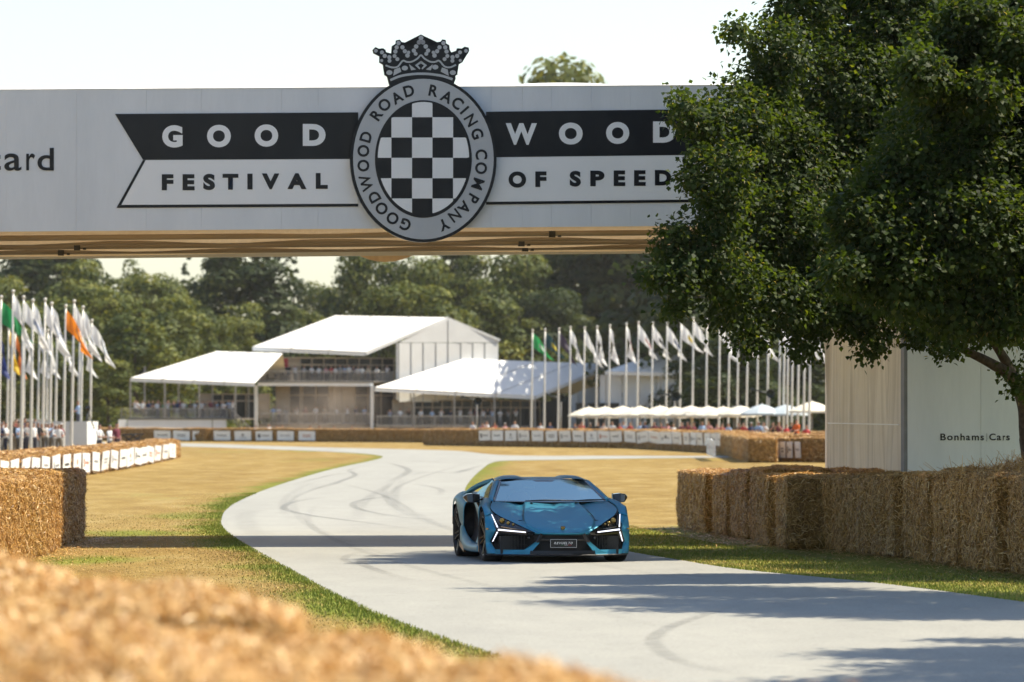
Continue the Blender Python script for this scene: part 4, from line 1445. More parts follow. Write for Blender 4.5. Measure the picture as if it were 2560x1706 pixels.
c1 = pc([(1800, 315, 100, 79), (1720, 330, 62, 78.5), (1760, 450, 95, 78), (1745, 560, 80, 78), (1700, 640, 62, 78), (1655, 690, 40, 77.5), (1760, 690, 95, 78), (1790, 780, 78, 78.5), (1900, 150, 85, 80), (1950, 40, 95, 81), (1980, -60, 110, 81), (1870, 250, 90, 80),
         (1880, 400, 150, 81), (1890, 600, 150, 80), (1890, 770, 95, 79), (2040, 250, 170, 82), (2040, 480, 180, 82), (2040, 680, 150, 80), (1990, 800, 75, 79.5), (2090, 810, 70, 80), (2170, 90, 170, 83), (2200, 760, 110, 80), (2250, 840, 50, 80), (2330, 790, 100, 80.5), (2400, 820, 70, 80.5),
         (2250, 350, 230, 84), (2250, 580, 200, 83), (2480, 760, 130, 82), (2420, 150, 220, 84), (2450, 450, 240, 85), (2130, -110, 170, 83), (2350, -150, 220, 84), (2600, -150, 280, 85), (2650, 300, 300, 85), (2700, 700, 220, 85), (2300, 690, 140, 82), (1650, 735, 30, 77.5), (1830, 860, 40, 78.5), (1960, 880, 32, 79.5),
         (2130, 880, 38, 80), (2320, 890, 26, 80), (2540, 900, 30, 81), (2480, 960, 18, 81), (2510, 990, 14, 81), (1583, 712, 20, 77.5), (1612, 704, 30, 77.5), (1640, 605, 32, 77.8), (1610, 640, 16, 77.6), (1672, 308, 34, 78.3), (1650, 268, 16, 78.2), (1682, 460, 28, 78), (1800, 90, 30, 79.5), (1640, 790, 26, 77.6), (2170, 330, 400, 84.2), (2060, 590, 270, 82.3), (1900, 480, 190, 81), (2380, 600, 260, 83.5)]) + [((8.6, 77, 4.8), (1.6, 1.6, 1.3)), ((9.6, 80, 6.0), (1.8, 1.8, 1.5)), ((9.0, 74, 4.6), (1.5, 1.5, 1.2)), ((10.5, 76.5, 7.0), (2, 2, 1.6)), ((8.2, 80.5, 4.4), (1.2, 1.2, 1.0)), ((10.2, 84, 5.5), (1.8, 1.8, 1.5))]
lime_tree((7.65, 82.6, 0), c1, 380000, 3, 'lime tree in front of the bridge with drooping leafy limbs over the tower', [
    ([at(2590, 1180, 82.4), at(2572, 1090, 82.2), at(2562, 1010, 82), at(2530, 945, 81.5), at(2470, 905, 81), at(2395, 868, 80.8), at(2310, 820, 80.5)], (0.16, 0.03)),
    ([at(2545, 960, 81.8), at(2500, 880, 81.5), at(2440, 800, 81)], (0.10, 0.03))], front_of_bridge)
c2 = pc([(2340, 150, 80, 70), (2290, 210, 50, 69), (2400, 90, 62, 70), (2375, 45, 34, 69.8), (2265, 165, 30, 69), (2450, 60, 40, 69.8), (2520, 130, 60, 69.5), (2440, 250, 70, 69), (2470, 180, 110, 70.5), (2520, 70, 110, 71), (2380, 290, 110, 70), (2500, 320, 110, 70.5), (2250, 440, 85, 69), (2190, 500, 70, 69), (2170, 600, 100, 68.5), (2110, 560, 55, 68.5), (2120, 690, 70, 68.5), (2085, 700, 42, 68), (2240, 700, 120, 68.5), (2300, 560, 140, 69),
         (2400, 440, 120, 69.5), (2420, 620, 160, 69), (2360, 770, 90, 69), (2480, 790, 90, 69), (2540, 480, 140, 70), (2560, 680, 150, 70), (2660, 600, 220, 70), (2690, 330, 210, 71), (2800, 150, 260, 71), (2850, 500, 320, 71), (2470, 470, 310, 71), (2330, 640, 190, 70), (2500, 150, 200, 71.5)])
lime_tree((9.3, 70.0, 0), c2, 250000, 5, 'nearer brighter lime tree hanging in from the right edge', (), front_of_bridge)
def ball(x, y, z, r): return ((x, y, z), (r, r, r * .85))
c3 = [ball(8.2, 61.5, 5.5, 1.5), ball(7.2, 60, 7.0, 1.3), ball(9.5, 60, 7.5, 1.9), ball(8.6, 58, 6.2, 1.5), ball(10.2, 63, 6, 1.7), ball(9.2, 64.5, 8, 1.8), ball(8.0, 62.5, 8.8, 1.5), ball(10.5, 59, 9, 1.7), ball(7.4, 65, 6.6, 1.3), ball(7.0, 67, 8.2, 1.5), ball(8.8, 67, 9.6, 1.6)]
lime_tree((10.3, 61.0, 0), c3, 52000, 7, 'lime tree just outside the right edge shading the road', (), None, (0.08, 0.13))
c4 = [ball(7.9, 46, 5.6, 1.2), ball(8.6, 48.5, 6.4, 1.4), ball(9.6, 45, 6.8, 1.8), ball(7.6, 43.5, 6.6, 1.2), ball(8.4, 42, 7.6, 1.5), ball(10.0, 49, 8, 1.6), ball(7.6, 40, 6.2, 1.4), ball(8.4, 51.2, 5.6, 0.7)]
lime_tree((9.8, 45.6, 0), c4, 34000, 9, 'nearest lime tree outside the frame, casting the lowest shadow', (), None, (0.08, 0.13))


def wood_crown(seed, n, kind, asp):
    """crown 1 wide and asp high, normalised to 1 high; small leaf sprays on many rounded lobes"""
    rng = np.random.default_rng(seed)
    lobes, rad = [], []
    if kind == 'conifer':
        for i in range(46):
            z = 0.05 + 0.93 * rng.random()
            r = 0.42 * (1 - z) ** 0.8
            a = rng.random() * 6.283
            lobes.append((r * math.cos(a) * 0.75, r * math.sin(a) * 0.75, z * asp)); rad.append((0.10 * (1.15 - z) + 0.015, 0.10 * (1.15 - z) + 0.015, 0.05 + 0.04 * (1 - z)))
    else:
        for i in range(int(30 * asp)):
            z = rng.random()
            prof = {'round': math.sin(math.pi * min(1, 0.30 + 0.66 * z)) ** 0.55, 'oval': math.sin(math.pi * min(1, 0.34 + 0.64 * z)) ** 0.8, 'broad': math.sin(math.pi * min(1, 0.38 + 0.56 * z)) ** 0.5}[kind]
            a = rng.random() * 6.283
            q = prof * 0.40 * rng.random() ** 0.3
            s = rng.uniform(0.10, 0.22)
            lobes.append((q * math.cos(a), q * math.sin(a), (0.03 + 0.88 * z) * asp)); rad.append((s, s, s * 0.9))
    C, Rr = np.array(lobes), np.array(rad)
    w = Rr.prod(1) ** (2 / 3)
    pick = rng.choice(len(C), n, p=w / w.sum())
    d = rng.normal(0, 1, (n, 3)); d /= np.linalg.norm(d, axis=1, keepdims=True)
    d[:, 2] = np.where(d[:, 2] < -0.3, -d[:, 2], d[:, 2])
    P = C[pick] + d * Rr[pick] * (0.78 + 0.34 * rng.random((n, 1)))
    nr = d + rng.normal(0, 0.28, (n, 3)); nr /= np.linalg.norm(nr, axis=1, keepdims=True)
    t = np.cross(nr, rng.normal(0, 1, (n, 3))); t /= np.linalg.norm(t, axis=1, keepdims=True)
    b = np.cross(nr, t)
    s = rng.uniform(0.016, 0.032, (n, 1))
    V = np.stack([P - t * s, P - b * s * .6, P + t * s, P + b * s * .6], 1).reshape(-1, 3)
    V[:, 2] /= asp
    tn = np.clip(rng.normal(0.45, 0.22, n) + rng.normal(0, .18, len(C))[pick], 0, 1)
    return V, np.arange(4 * n).reshape(-1, 4), tn


CROWNS = {}
for nm, kind, sds, cnt, mat in (('round', ('round', 1.8), (1, 2, 3), 9000, 'far_leaf'), ('oval', ('oval', 2.0), (4, 5), 9000, 'far_leaf'), ('broad', ('broad', 1.7), (6, 7), 12000, 'dark_leaf'), ('conifer', ('conifer', 3.2), (8, 9), 6000, 'needle')):
    CROWNS[nm] = []
    for s in sds:
        V, F, t = wood_crown(s, cnt, *kind)
        CROWNS[nm].append(np_mesh('crown', V, F, 4, M[mat], False, [('tone', 'FACE', t)]))
mb = MB()
mb.tube([(0, 0, -0.02), (0.01, 0, 0.2), (-0.005, 0.01, 0.5), (0, 0, 0.8)], [0.03, 0.024, 0.016, 0.006], 7)
for a, b in (((0, 0, 0.3), (0.2, 0.1, 0.55)), ((0, 0, 0.35), (-0.22, 0.05, 0.6)), ((0, 0, 0.45), (0.05, -0.2, 0.7))):
    mb.tube([a, ((a[0] + b[0]) / 2, (a[1] + b[1]) / 2, (a[2] + b[2]) / 2 - .02), b], [0.012, 0.009, 0.004], 5)
_t = mb.build('trunk', M['bark'])
TRUNK = _t.data
bpy.data.objects.remove(_t)


def wood_tree(px, ytop, Y, wpx, kind, i, label):
    Y = Y * 1.46 if px < 1700 else Y * 1.165
    h = CAM_Z + (HOR - ytop) * Y / FPX
    x = (px - 1280) * Y / FPX
    w = wpx * Y / FPX * 1.28
    T = empty('woodland_tree' if kind != 'conifer' else 'conifer_tree', (x, Y, 0), random.uniform(0, 6.28), label, 'tree', 'trees behind the marquees')
    c = link('crown', CROWNS[kind][i % len(CROWNS[kind])], T)
    c.scale = (w * 1.08, w * 1.08, h * 1.03)
    c['kind'] = 'stuff'
    t = link('trunk', TRUNK, T)
    t.scale = (h * 0.9, h * 0.9, h)


WOOD = [
    (100, 560, 545, 300, 'broad', 'dark broad tree above the left flags, topmost under the bridge'),
    (-20, 690, 500, 190, 'round', 'round tree cut by the left edge behind the flags'),
    (245, 655, 560, 110, 'conifer', 'thin conifer against the sky left of the round trees'),
    (335, 640, 550, 130, 'oval', 'tall oval tree against the sky above the left flags'),
    (468, 632, 560, 110, 'conifer', 'pointed conifer against the sky left of the dark round tree'),
    (412, 700, 555, 120, 'round', 'small far tree between the two conifers'),
    (625, 590, 500, 270, 'broad', 'large dark round tree left of the big marquee roof'),
    (735, 655, 545, 110, 'conifer', 'ragged conifer at the right side of the dark round tree'),
    (30, 770, 425, 200, 'round', 'leafy tree behind the leftmost flagpoles'),
    (140, 735, 435, 220, 'oval', 'leafy tree behind the middle left flagpoles'),
    (245, 715, 450, 200, 'round', 'bushy tree right of the orange flag'),
    (340, 768, 405, 210, 'oval', 'sunlit cone-shaped tree left of the low marquee'),
    (425, 740, 430, 180, 'round', 'sunlit tree behind the cone-shaped one'),
    (492, 745, 440, 130, 'oval', 'narrow sunlit tree above the low marquee ridge'),
    (545, 800, 445, 110, 'round', 'small tree peeking over the low marquee ridge'),
    (330, 690, 490, 190, 'round', 'yellow-green tree high behind the left flags'),
    (410, 705, 490, 170, 'oval', 'yellow-green tree right of the high one'),
    (790, 720, 560, 130, 'round', 'small far tree in the gap under the bridge'),
    (700, 745, 520, 140, 'round', 'low tree in the gap beside the dark round tree'),
    (850, 690, 530, 150, 'oval', 'tree rising over the left end of the big roof'),
    (905, 625, 520, 170, 'round', 'tall tree below the hanging back crest'),
    (1010, 620, 510, 190, 'oval', 'tree right of the hanging back crest'),
    (1130, 590, 530, 150, 'broad', 'dark tree with its top behind the bridge'),
    (985, 720, 480, 180, 'round', 'low sunlit tree above the middle of the big roof'),
    (1100, 720, 482, 190, 'round', 'low sunlit tree above the big gable'),
    (1215, 690, 488, 190, 'oval', 'sunlit tree right of the big gable'),
    (1300, 640, 500, 190, 'round', 'sunlit tree at the edge of the dark mass'),
    (1425, 158, 520, 400, 'round', 'giant dark tree topping the bridge rail'),
    (1600, 470, 505, 380, 'broad', 'huge dark tree behind the right flags'),
    (1790, 330, 509, 430, 'broad', 'huge dark tree hidden behind the lime foliage'),
    (1340, 800, 490, 160, 'round', 'dark low tree behind the first right flags'),
    (1760, 845, 415, 150, 'broad', 'dark tree right of the small marquee'),
    (1850, 830, 410, 220, 'broad', 'broad dark tree behind the right flagpoles'),
    (1965, 820, 425, 210, 'broad', 'dark tree beside the bridge tower'),
    (2080, 800, 430, 220, 'broad', 'dark tree behind the bridge tower'),
    (1480, 560, 512, 330, 'broad', 'dark tree right of the giant one, cut by the bridge'),
    (175, 655, 520, 190, 'round', 'tree high behind the white left flags'),
    (275, 690, 500, 170, 'oval', 'tree between the conifer and the yellow-green tree'),
    (520, 700, 520, 160, 'round', 'tree filling the gap left of the dark round tree'),
    (590, 760, 470, 150, 'round', 'low tree at the foot of the dark round tree'),
    (760, 770, 500, 150, 'round', 'low tree over the left end of the big roof'),
    (1060, 660, 500, 160, 'round', 'tree between the ones right of the back crest'),
    (1170, 640, 510, 170, 'round', 'tree right of the dark one below the bridge'),
    (1390, 740, 492, 200, 'broad', 'dark tree low behind the black flag'),
    (60, 830, 415, 160, 'round', 'low bush behind the leftmost poles'),
    (190, 850, 412, 170, 'round', 'low bush right of the left poles'),
    (270, 900, 400, 140, 'round', 'low bush left of the low marquee'),
]
for i, (px, yt, Y, w, k, lab) in enumerate(WOOD):
    wood_tree(px, yt, Y, w, k, i, lab)
# far wood that reads as one mass, closing the view between the trees
rng = np.random.default_rng(77)
n = 40000
X = rng.uniform(-110, 110, n)
Hh = 12.5 + 2.5 * np.sin(X * 0.31) + 1.5 * np.sin(X * 0.83 + 1)
Zq = Hh * rng.random(n) ** 0.7
Yq = 800 + rng.uniform(-4, 4, n) * np.sqrt(np.maximum(0.05, 1 - (Zq / (Hh + .5)) ** 2))
P0 = np.stack([X, Yq, Zq], 1)
nr = rng.normal(0, 1, (n, 3)); nr /= np.linalg.norm(nr, axis=1, keepdims=True)
t = np.cross(nr, rng.normal(0, 1, (n, 3))); t /= np.linalg.norm(t, axis=1, keepdims=True)
b = np.cross(nr, t)
s = rng.uniform(0.3, 0.6, (n, 1))
V = np.stack([P0 - t * s, P0 - b * s, P0 + t * s, P0 + b * s], 1).reshape(-1, 3)
me = np_mesh('far_wood', V, np.arange(4 * n).reshape(-1, 4), 4, M['dark_leaf'], False, [('tone', 'FACE', rng.random(n))])
tag(link('far_wood', me), 'distant wood closing the view between the trees', 'wood', kind='stuff')


# ------------------------------------------------------------------ marquees
KD = 1.28


def ty(Y):
    return (448.0 + (Y - 448.0) * 0.3) * KD


class Tent:
    def __init__(self, name, px, Y, label, cat='marquee'):
        Y = ty(Y)
        self.b = Vector(((px - 1280) * Y / FPX, Y, 0))
        self.o = empty(name, self.b, 0, label, cat)

    def p(self, px, py, Y):
        return at(px, py, ty(Y)) - self.b

    def sheet(self, name, pts, mat, thick=0.06, parent=None):
        """flat panel from corner points, given thickness along its normal"""
        pts = [Vector(q) for q in pts]
        n = (pts[1] - pts[0]).cross(pts[2] - pts[0]).normalized() * thick
        k = len(pts)
        mb = MB()
        mb.add(pts + [q + n for q in pts], [tuple(reversed(range(k))), tuple(range(k, 2 * k))] + [(i, (i + 1) % k, k + (i + 1) % k, k + i) for i in range(k)])
        return mb.build(name, mat, parent or self.o)

    def beam(self, name, a, b, w, mat, h=None, parent=None):
        mb = MB()
        mb.beam(a, b, w, h)
        return mb.build(name, mat, parent or self.o)


def lerp(a, b, t): return a + (b - a) * t


def onplane(T, px, py, a, b, c):
    """where the line of sight through a photo point meets the plane of three corners"""
    n = (b - a).cross(c - a)
    o = Vector((0, 0, CAM_Z)) - T.b
    d = at(px, py, 1.0) - Vector((0, 0, CAM_Z))
    return o + d * ((a - o).dot(n) / d.dot(n))


def roof(T, eL, eR, rR, rL, n, mat, name='roof_panel', gap=0.02):
    """roof slope in n bays with a raised seam between"""
    for i in range(n):
        t0, t1 = i / n, (i + 1) / n
        T.sheet(name, [lerp(eL, eR, t0), lerp(eL, eR, t1), lerp(rL, rR, t1), lerp(rL, rR, t0)], mat, 0.07)
        if i:
            a, b = lerp(eL, eR, t0), lerp(rL, rR, t0)
            T.beam('roof_seam', a + Vector((0, -.02, .06)), b + Vector((0, -.02, .06)), 0.12, M['alu'], 0.05)


def railing(T, a, b, h, n_post, mat=None, name='railing'):
    mat = mat or M['rail']
    a, b = Vector(a), Vector(b)
    u = Vector((0, 0, h))
    mb = MB()
    mb.beam(a + u, b + u, 0.07)
    rl = mb.build(name, mat, T.o)
    mb = MB()
    mb.beam(a + Vector((0, 0, .08)), b + Vector((0, 0, .08)), 0.05)
    mb.build('bottom_rail', mat, rl)
    for i in range(n_post + 1):
        q = lerp(a, b, i / n_post)
        mb = MB()
        mb.beam(q, q + u * 1.04, 0.09)
        mb.build('rail_post', mat, rl)
    mb = MB()
    k = int((b - a).length / 0.14)
    for i in range(1, k):
        q = lerp(a, b, i / k)
        mb.beam(q + Vector((0, 0, .1)), q + u - Vector((0, 0, .04)), 0.035)
    o = mb.build('balusters', mat, rl)
    o['kind'] = 'stuff'
    return rl


def glazed(T, a, b, z0, z1, n, solid=(), name='glazing'):
    """wall of panes between mullions, from a to b on plan"""
    a, b = Vector((a[0], a[1], 0)), Vector((b[0], b[1], 0))
    for i in range(n):
        p, q = lerp(a, b, (i + .04) / n), lerp(a, b, (i + .96) / n)
        T.sheet('wall_lining' if i in solid else name, [p + Vector((0, 0, z0)), q + Vector((0, 0, z0)), q + Vector((0, 0, z1)), p + Vector((0, 0, z1))], M['cream_wall'] if i in solid else M['dark_glass'], -0.04)
    for i in range(n + 1):
        p = lerp(a, b, i / n) + Vector((0, -0.05, 0))
        T.beam('mullion', p + Vector((0, 0, z0)), p + Vector((0, 0, z1)), 0.12, M['cream_wall'])
    for z in (z0 + (z1 - z0) * .72, z1):
        T.beam('transom', a + Vector((0, -.07, z)), b + Vector((0, -.07, z)), 0.10, M['cream_wall'])


def two_storey():
    T = Tent('two_storey_marquee', 780, 440, 'white two-storey marquee with a balcony and tall gable')
    p = T.p
    eL, eR, rL = p(631, 868, 430), p(914, 881, 448), p(837, 790, 442)
    rL = at(837, 790, eL.y + T.b.y + 7.5) - T.b
    rR = onplane(T, 1119, 795, eL, eR, rL)
    bR = at(1249, 850, rR.y + T.b.y + 4.5) - T.b
    bL = onplane(T, 967, 846, rL, rR, bR)
    roof(T, eL, eR, rR, rL, 3, M['tent'])
    roof(T, bR, bL, rL, rR, 3, M['tent'])
    for i in range(3):
        a, b = lerp(eL, eR, i / 3 + .002), lerp(eL, eR, (i + 1) / 3 - .002)
        T.sheet('valance', [a + Vector((0, -.02, 0)), b + Vector((0, -.02, 0)), b + Vector((0, -.02, -.36)), a + Vector((0, -.02, -.36))], M['tent_wall'], 0.03)
    T.sheet('verge_board', [eR + Vector((.03, -.03, .07)), eR + Vector((.03, -.03, -.30)), rR + Vector((.03, -.03, -.22)), rR + Vector((.03, -.03, .09))], M['tent_wall'], 0.04)
    T.beam('verge_board', rR + Vector((.03, -.03, -.05)), bR + Vector((.03, -.03, -.05)), 0.1, M['tent_wall'], 0.22)
    # gable wall in two big triangles above eight panels, set just inside the verge
    ya, yb = eR.y + T.b.y, bR.y + T.b.y
    iy = lambda px: (ya + (yb - ya) * (px - 914) / 335.0 + 0.15)
    g = [(x, iy(x)) for x in (996, 1026.5, 1057, 1088.7, 1119, 1151, 1181, 1211, 1246)]
    p0 = p
    p = lambda px, py, Y: at(px, py, Y) - T.b
    T.sheet('gable_panel', [p(996, 857, g[0][1]), p(1118, 857, g[4][1]), p(1118, 799, g[4][1])], M['tent_wall'], 0.05)
    T.sheet('gable_panel', [p(1120, 857, g[4][1]), p(1246, 857, g[8][1]), p(1246, 853, g[8][1]), p(1120, 799, g[4][1])], M['tent_wall'], 0.05)
    for (x0, y0), (x1, y1) in zip(g[:-1], g[1:]):
        T.sheet('wall_panel', [p(x0 + 1.3, 1005, y0), p(x1 - 1.3, 1005, y1), p(x1 - 1.3, 858, y1), p(x0 + 1.3, 858, y0)], M['tent_wall'], 0.05)
        T.beam('wall_post', p(x0, 1005, y0) + Vector((0, .12, 0)), p(x0, 858, y0) + Vector((0, .12, 0)), 0.10, M['rail'])
    T.beam('corner_post', p(993, 1000, iy(993)), p(993, 858, iy(993)), 0.22, M['white_paint'])
    p = p0
    # upper floor
    zd = CAM_Z + (HOR - 956) * ty(431) / FPX
    A, B = p(645, 956, 431), p(933, 965, 449)
    A.z = B.z = zd
    Ab, Bb = A + Vector((1.6, 5.5, 0)), B + Vector((2.0, 5.0, 0))
    T.sheet('balcony_floor', [A, B, Bb + Vector((0, 2, 0)), Ab + Vector((0, 2, 0))], M['deck'], 0.12)
    T.sheet('balcony_fascia', [A + Vector((0, -.03, -.36)), B + Vector((0, -.03, -.36)), B + Vector((0, -.03, -.02)), A + Vector((0, -.03, -.02))], M['white_paint'], -0.04)
    T.beam('balcony_edge', A + Vector((0, -.05, .02)), B + Vector((0, -.05, .02)), 0.14, M['dark_trim'], 0.10)
    railing(T, A + Vector((.05, .1, .06)), B + Vector((-.05, .1, .06)), 1.05, 3)
    railing(T, B + Vector((-.05, .1, .06)), B + Vector((1.9, 3.6, .06)), 1.05, 1)
    railing(T, A + Vector((.05, .1, .06)), A + Vector((.5, 3.6, .06)), 1.05, 1)
    glazed(T, (Ab.x, Ab.y), (Bb.x, Bb.y), zd, zd + 2.5, 10, (1,))
    # red banner on the balcony
    q = lerp(Ab, Bb, 0.06)
    T.sheet('red_banner', [q + Vector((0, -1.0, 1.5)), q + Vector((.5, -1.0, 1.5)), q + Vector((.5, -1.0, 2.45)), q + Vector((0, -1.0, 2.45))], M['red_cloth'], 0.02)
    # ground floor under the balcony
    zf = 1.45
    for px, Y in ((640, 430.3), (930, 448.4)):
        a = p(px, 1060, Y); a.z = 0
        T.beam('column', a, a + Vector((0, 0, zd - .3)), 0.34, M['white_paint'])
    for t in (0.36, 0.66):
        a = lerp(A, B, t) + Vector((0, 2.0, 0))
        T.beam('slim_column', Vector((a.x, a.y, zf)), Vector((a.x, a.y, zd)), 0.14, M['cream_wall'])
    a0, b0 = Vector((A.x, A.y + .3, zf)), Vector((B.x, B.y + .3, zf))
    T.sheet('deck', [a0, b0, b0 + Vector((2, 7, 0)), a0 + Vector((2, 7, 0))], M['deck'], -0.15)
    T.sheet('deck_skirt', [a0 + Vector((0, .1, -zf)), b0 + Vector((0, .1, -zf)), b0 + Vector((0, .1, -.16)), a0 + Vector((0, .1, -.16))], M['cream_wall'], 0.04)
    railing(T, a0 + Vector((0.3, 0.1, 0)), b0 + Vector((-.3, 0.1, 0)), 1.05, 4)
    glazed(T, (Ab.x, Ab.y), (Bb.x, Bb.y), zf, zd - .15, 9, (0, 4, 5))


def left_wing():
    T = Tent('low_marquee', 480, 410, 'low white marquee on a raised railed deck, left of the two-storey one')
    p = T.p
    eL, eR, rR, rL = p(326, 946, 400), p(637, 959, 418), p(706, 885, 436), p(540, 880, 424)
    rL = at(540, 880, eL.y + T.b.y + 7.0) - T.b
    rR = onplane(T, 706, 885, eL, eR, rL)
    roof(T, eL, eR, rR, rL, 4, M['tent'])
    bL, bR = rL + Vector((.6, 6, -2.4)), rR + Vector((.2, 6, -2.4))
    roof(T, bR, bL, rL, rR, 2, M['tent'])
    for i in range(4):
        a, b = lerp(eL, eR, i / 4 + .002), lerp(eL, eR, (i + 1) / 4 - .002)
        T.sheet('valance', [a + Vector((0, -.02, 0)), b + Vector((0, -.02, 0)), b + Vector((0, -.02, -.30)), a + Vector((0, -.02, -.30))], M['tent_wall'], 0.03)
    zf = CAM_Z + (HOR - 1046) * ty(402) / FPX
    A, B = p(322, 1046, 400), p(590, 1046, 416)
    A.z = B.z = zf
    for px, Y in ((326, 400.3), (412, 405.2), (498, 410.2), (589, 415.4)):
        a = p(px, 1046, Y + .1); a.z = zf
        T.beam('post', a, Vector((a.x, a.y, lerp(eL, eR, (px - 326) / 308).z)), 0.16, M['rail'])
        T.beam('back_post', a + Vector((1.0, 6, 0)), Vector((a.x + 1.0, a.y + 6, eL.z + 1.2)), 0.14, M['rail'])
    T.sheet('deck', [A, B, B + Vector((2, 8, 0)), A + Vector((2, 8, 0))], M['deck'], -0.14)
    T.beam('deck_edge', A + Vector((0, -.05, -.04)), B + Vector((0, -.05, -.04)), 0.12, M['dark_trim'], 0.14)
    for (x0, x1) in ((296, 317), (319, 530), (532, 566)):
        Y0 = 400 + (x0 - 322) * .06; Y1 = 400 + (x1 - 322) * .06
        q, r_ = p(x0, 1050, Y0), p(x1, 1050, Y1)
        T.sheet('skirt_panel', [Vector((q.x, q.y, 0)), Vector((r_.x, r_.y, 0)), Vector((r_.x, r_.y, zf - .12)), Vector((q.x, q.y, zf - .12))], M['tent_wall'], -0.03)
    railing(T, A + Vector((.1, .12, 0)), B + Vector((-.9, .12, 0)), 0.95, 6)
    railing(T, p(303, 1046, 400.4) + Vector((0, 0, 0)), A + Vector((.1, .12, 0)), 0.95, 1)
    # stair with sloping handrail at the right end
    st = B + Vector((-.5, 0, 0))
    for k in range(7):
        mb = MB()
        mb.box((st.x + 0.1 + 0.26 * k, st.y - 0.3, zf - 0.14 - 0.26 * k), (0.30, 1.2, 0.05))
        mb.build('step', M['deck'], T.o)
    for dy in (-0.9, 0.3):
        T.beam('handrail', st + Vector((0, dy, .95)), st + Vector((2.0, dy, -1.0)), 0.07, M['rail'])
        for k in range(7):
            q = st + Vector((0.1 + .28 * k, dy, -.12 - .27 * k))
            T.beam('stair_baluster', q, q + Vector((0, 0, 1.0)), 0.04, M['rail'])
    glazed(T, ((A + B).x / 2 + 1.2, (A + B).y / 2 + 7.6), (B.x + 3, B.y + 7), zf, zf + 2.4, 6, (0, 5))


def right_wing():
    T = Tent('long_marquee', 1130, 460, 'long low white marquee with a pitched roof right of the tall gable')
    p = T.p
    eL, eR = p(936, 970, 446), p(1338, 991, 474)
    rL = at(1157, 899, eL.y + T.b.y + 9.0) - T.b
    rR = onplane(T, 1526, 912, eL, eR, rL)
    roof(T, eL, eR, rR, rL, 4, M['tent'])
    bR, bL = rR + Vector((4, 8, -3.2)), rL + Vector((4, 8, -3.2))
    roof(T, bR, bL, rL, rR, 2, M['tent'])
    for i in range(4):
        a, b = lerp(eL, eR, i / 4 + .002), lerp(eL, eR, (i + 1) / 4 - .002)
        T.sheet('valance', [a + Vector((0, -.02, 0)), b + Vector((0, -.02, 0)), b + Vector((0, -.02, -.34)), a + Vector((0, -.02, -.34))], M['tent_wall'], 0.03)
    T.sheet('verge_board', [eR + Vector((.03, -.03, .07)), eR + Vector((.03, -.03, -.3)), rR + Vector((.03, -.03, -.3)), rR + Vector((.03, -.03, .09))], M['tent_wall'], 0.04)
    zf = 1.25
    for px in (1033.5, 1134, 1234.7, 1337):
        t = (px - 936) / 402
        a = lerp(eL, eR, t) + Vector((0, .15, 0))
        T.beam('post', Vector((a.x, a.y, 0)), Vector((a.x, a.y, a.z)), 0.17, M['rail'])
    A, B = p(940, 1060, 446.5), p(1330, 1060, 473.5)
    A.z = B.z = zf
    T.sheet('deck', [A, B, B + Vector((1, 6, 0)), A + Vector((1, 6, 0))], M['deck'], -0.14)
    T.sheet('deck_skirt', [Vector((A.x, A.y + .05, 0)), Vector((B.x, B.y + .05, 0)), Vector((B.x, B.y + .05, zf - .15)), Vector((A.x, A.y + .05, zf - .15))], M['dark_trim'], -0.03)
    railing(T, A + Vector((.1, .15, 0)), lerp(A, B, .74) + Vector((0, .15, 0)), 1.0, 6)
    glazed(T, (A.x + 1.6, A.y + 4.2), (B.x + .8, B.y + 4.2), zf, zf + 2.6, 15, (0, 1))
    # end wall under the verge: dark sheet standing for interior shade, white jamb, white sheeting
    e0 = Vector((eR.x + .6, eR.y + 2.5, 0)); e1 = Vector((rR.x, rR.y + .5, 0))
    T.sheet('end_shade_sheet', [e0, lerp(e0, e1, .42), lerp(e0, e1, .42) + Vector((0, 0, 4.4)), e0 + Vector((0, 0, 3.6))], M['dark_glass'], -.05)
    T.sheet('end_jamb', [lerp(e0, e1, .43), lerp(e0, e1, .53), lerp(e0, e1, .53) + Vector((0, 0, 4.7)), lerp(e0, e1, .43) + Vector((0, 0, 4.4))], M['white_paint'], -.08)
    T.sheet('end_wall', [lerp(e0, e1, .54), e1, e1 + Vector((0, 0, 5.9)), lerp(e0, e1, .54) + Vector((0, 0, 4.8))], M['tent_wall'], -.05)


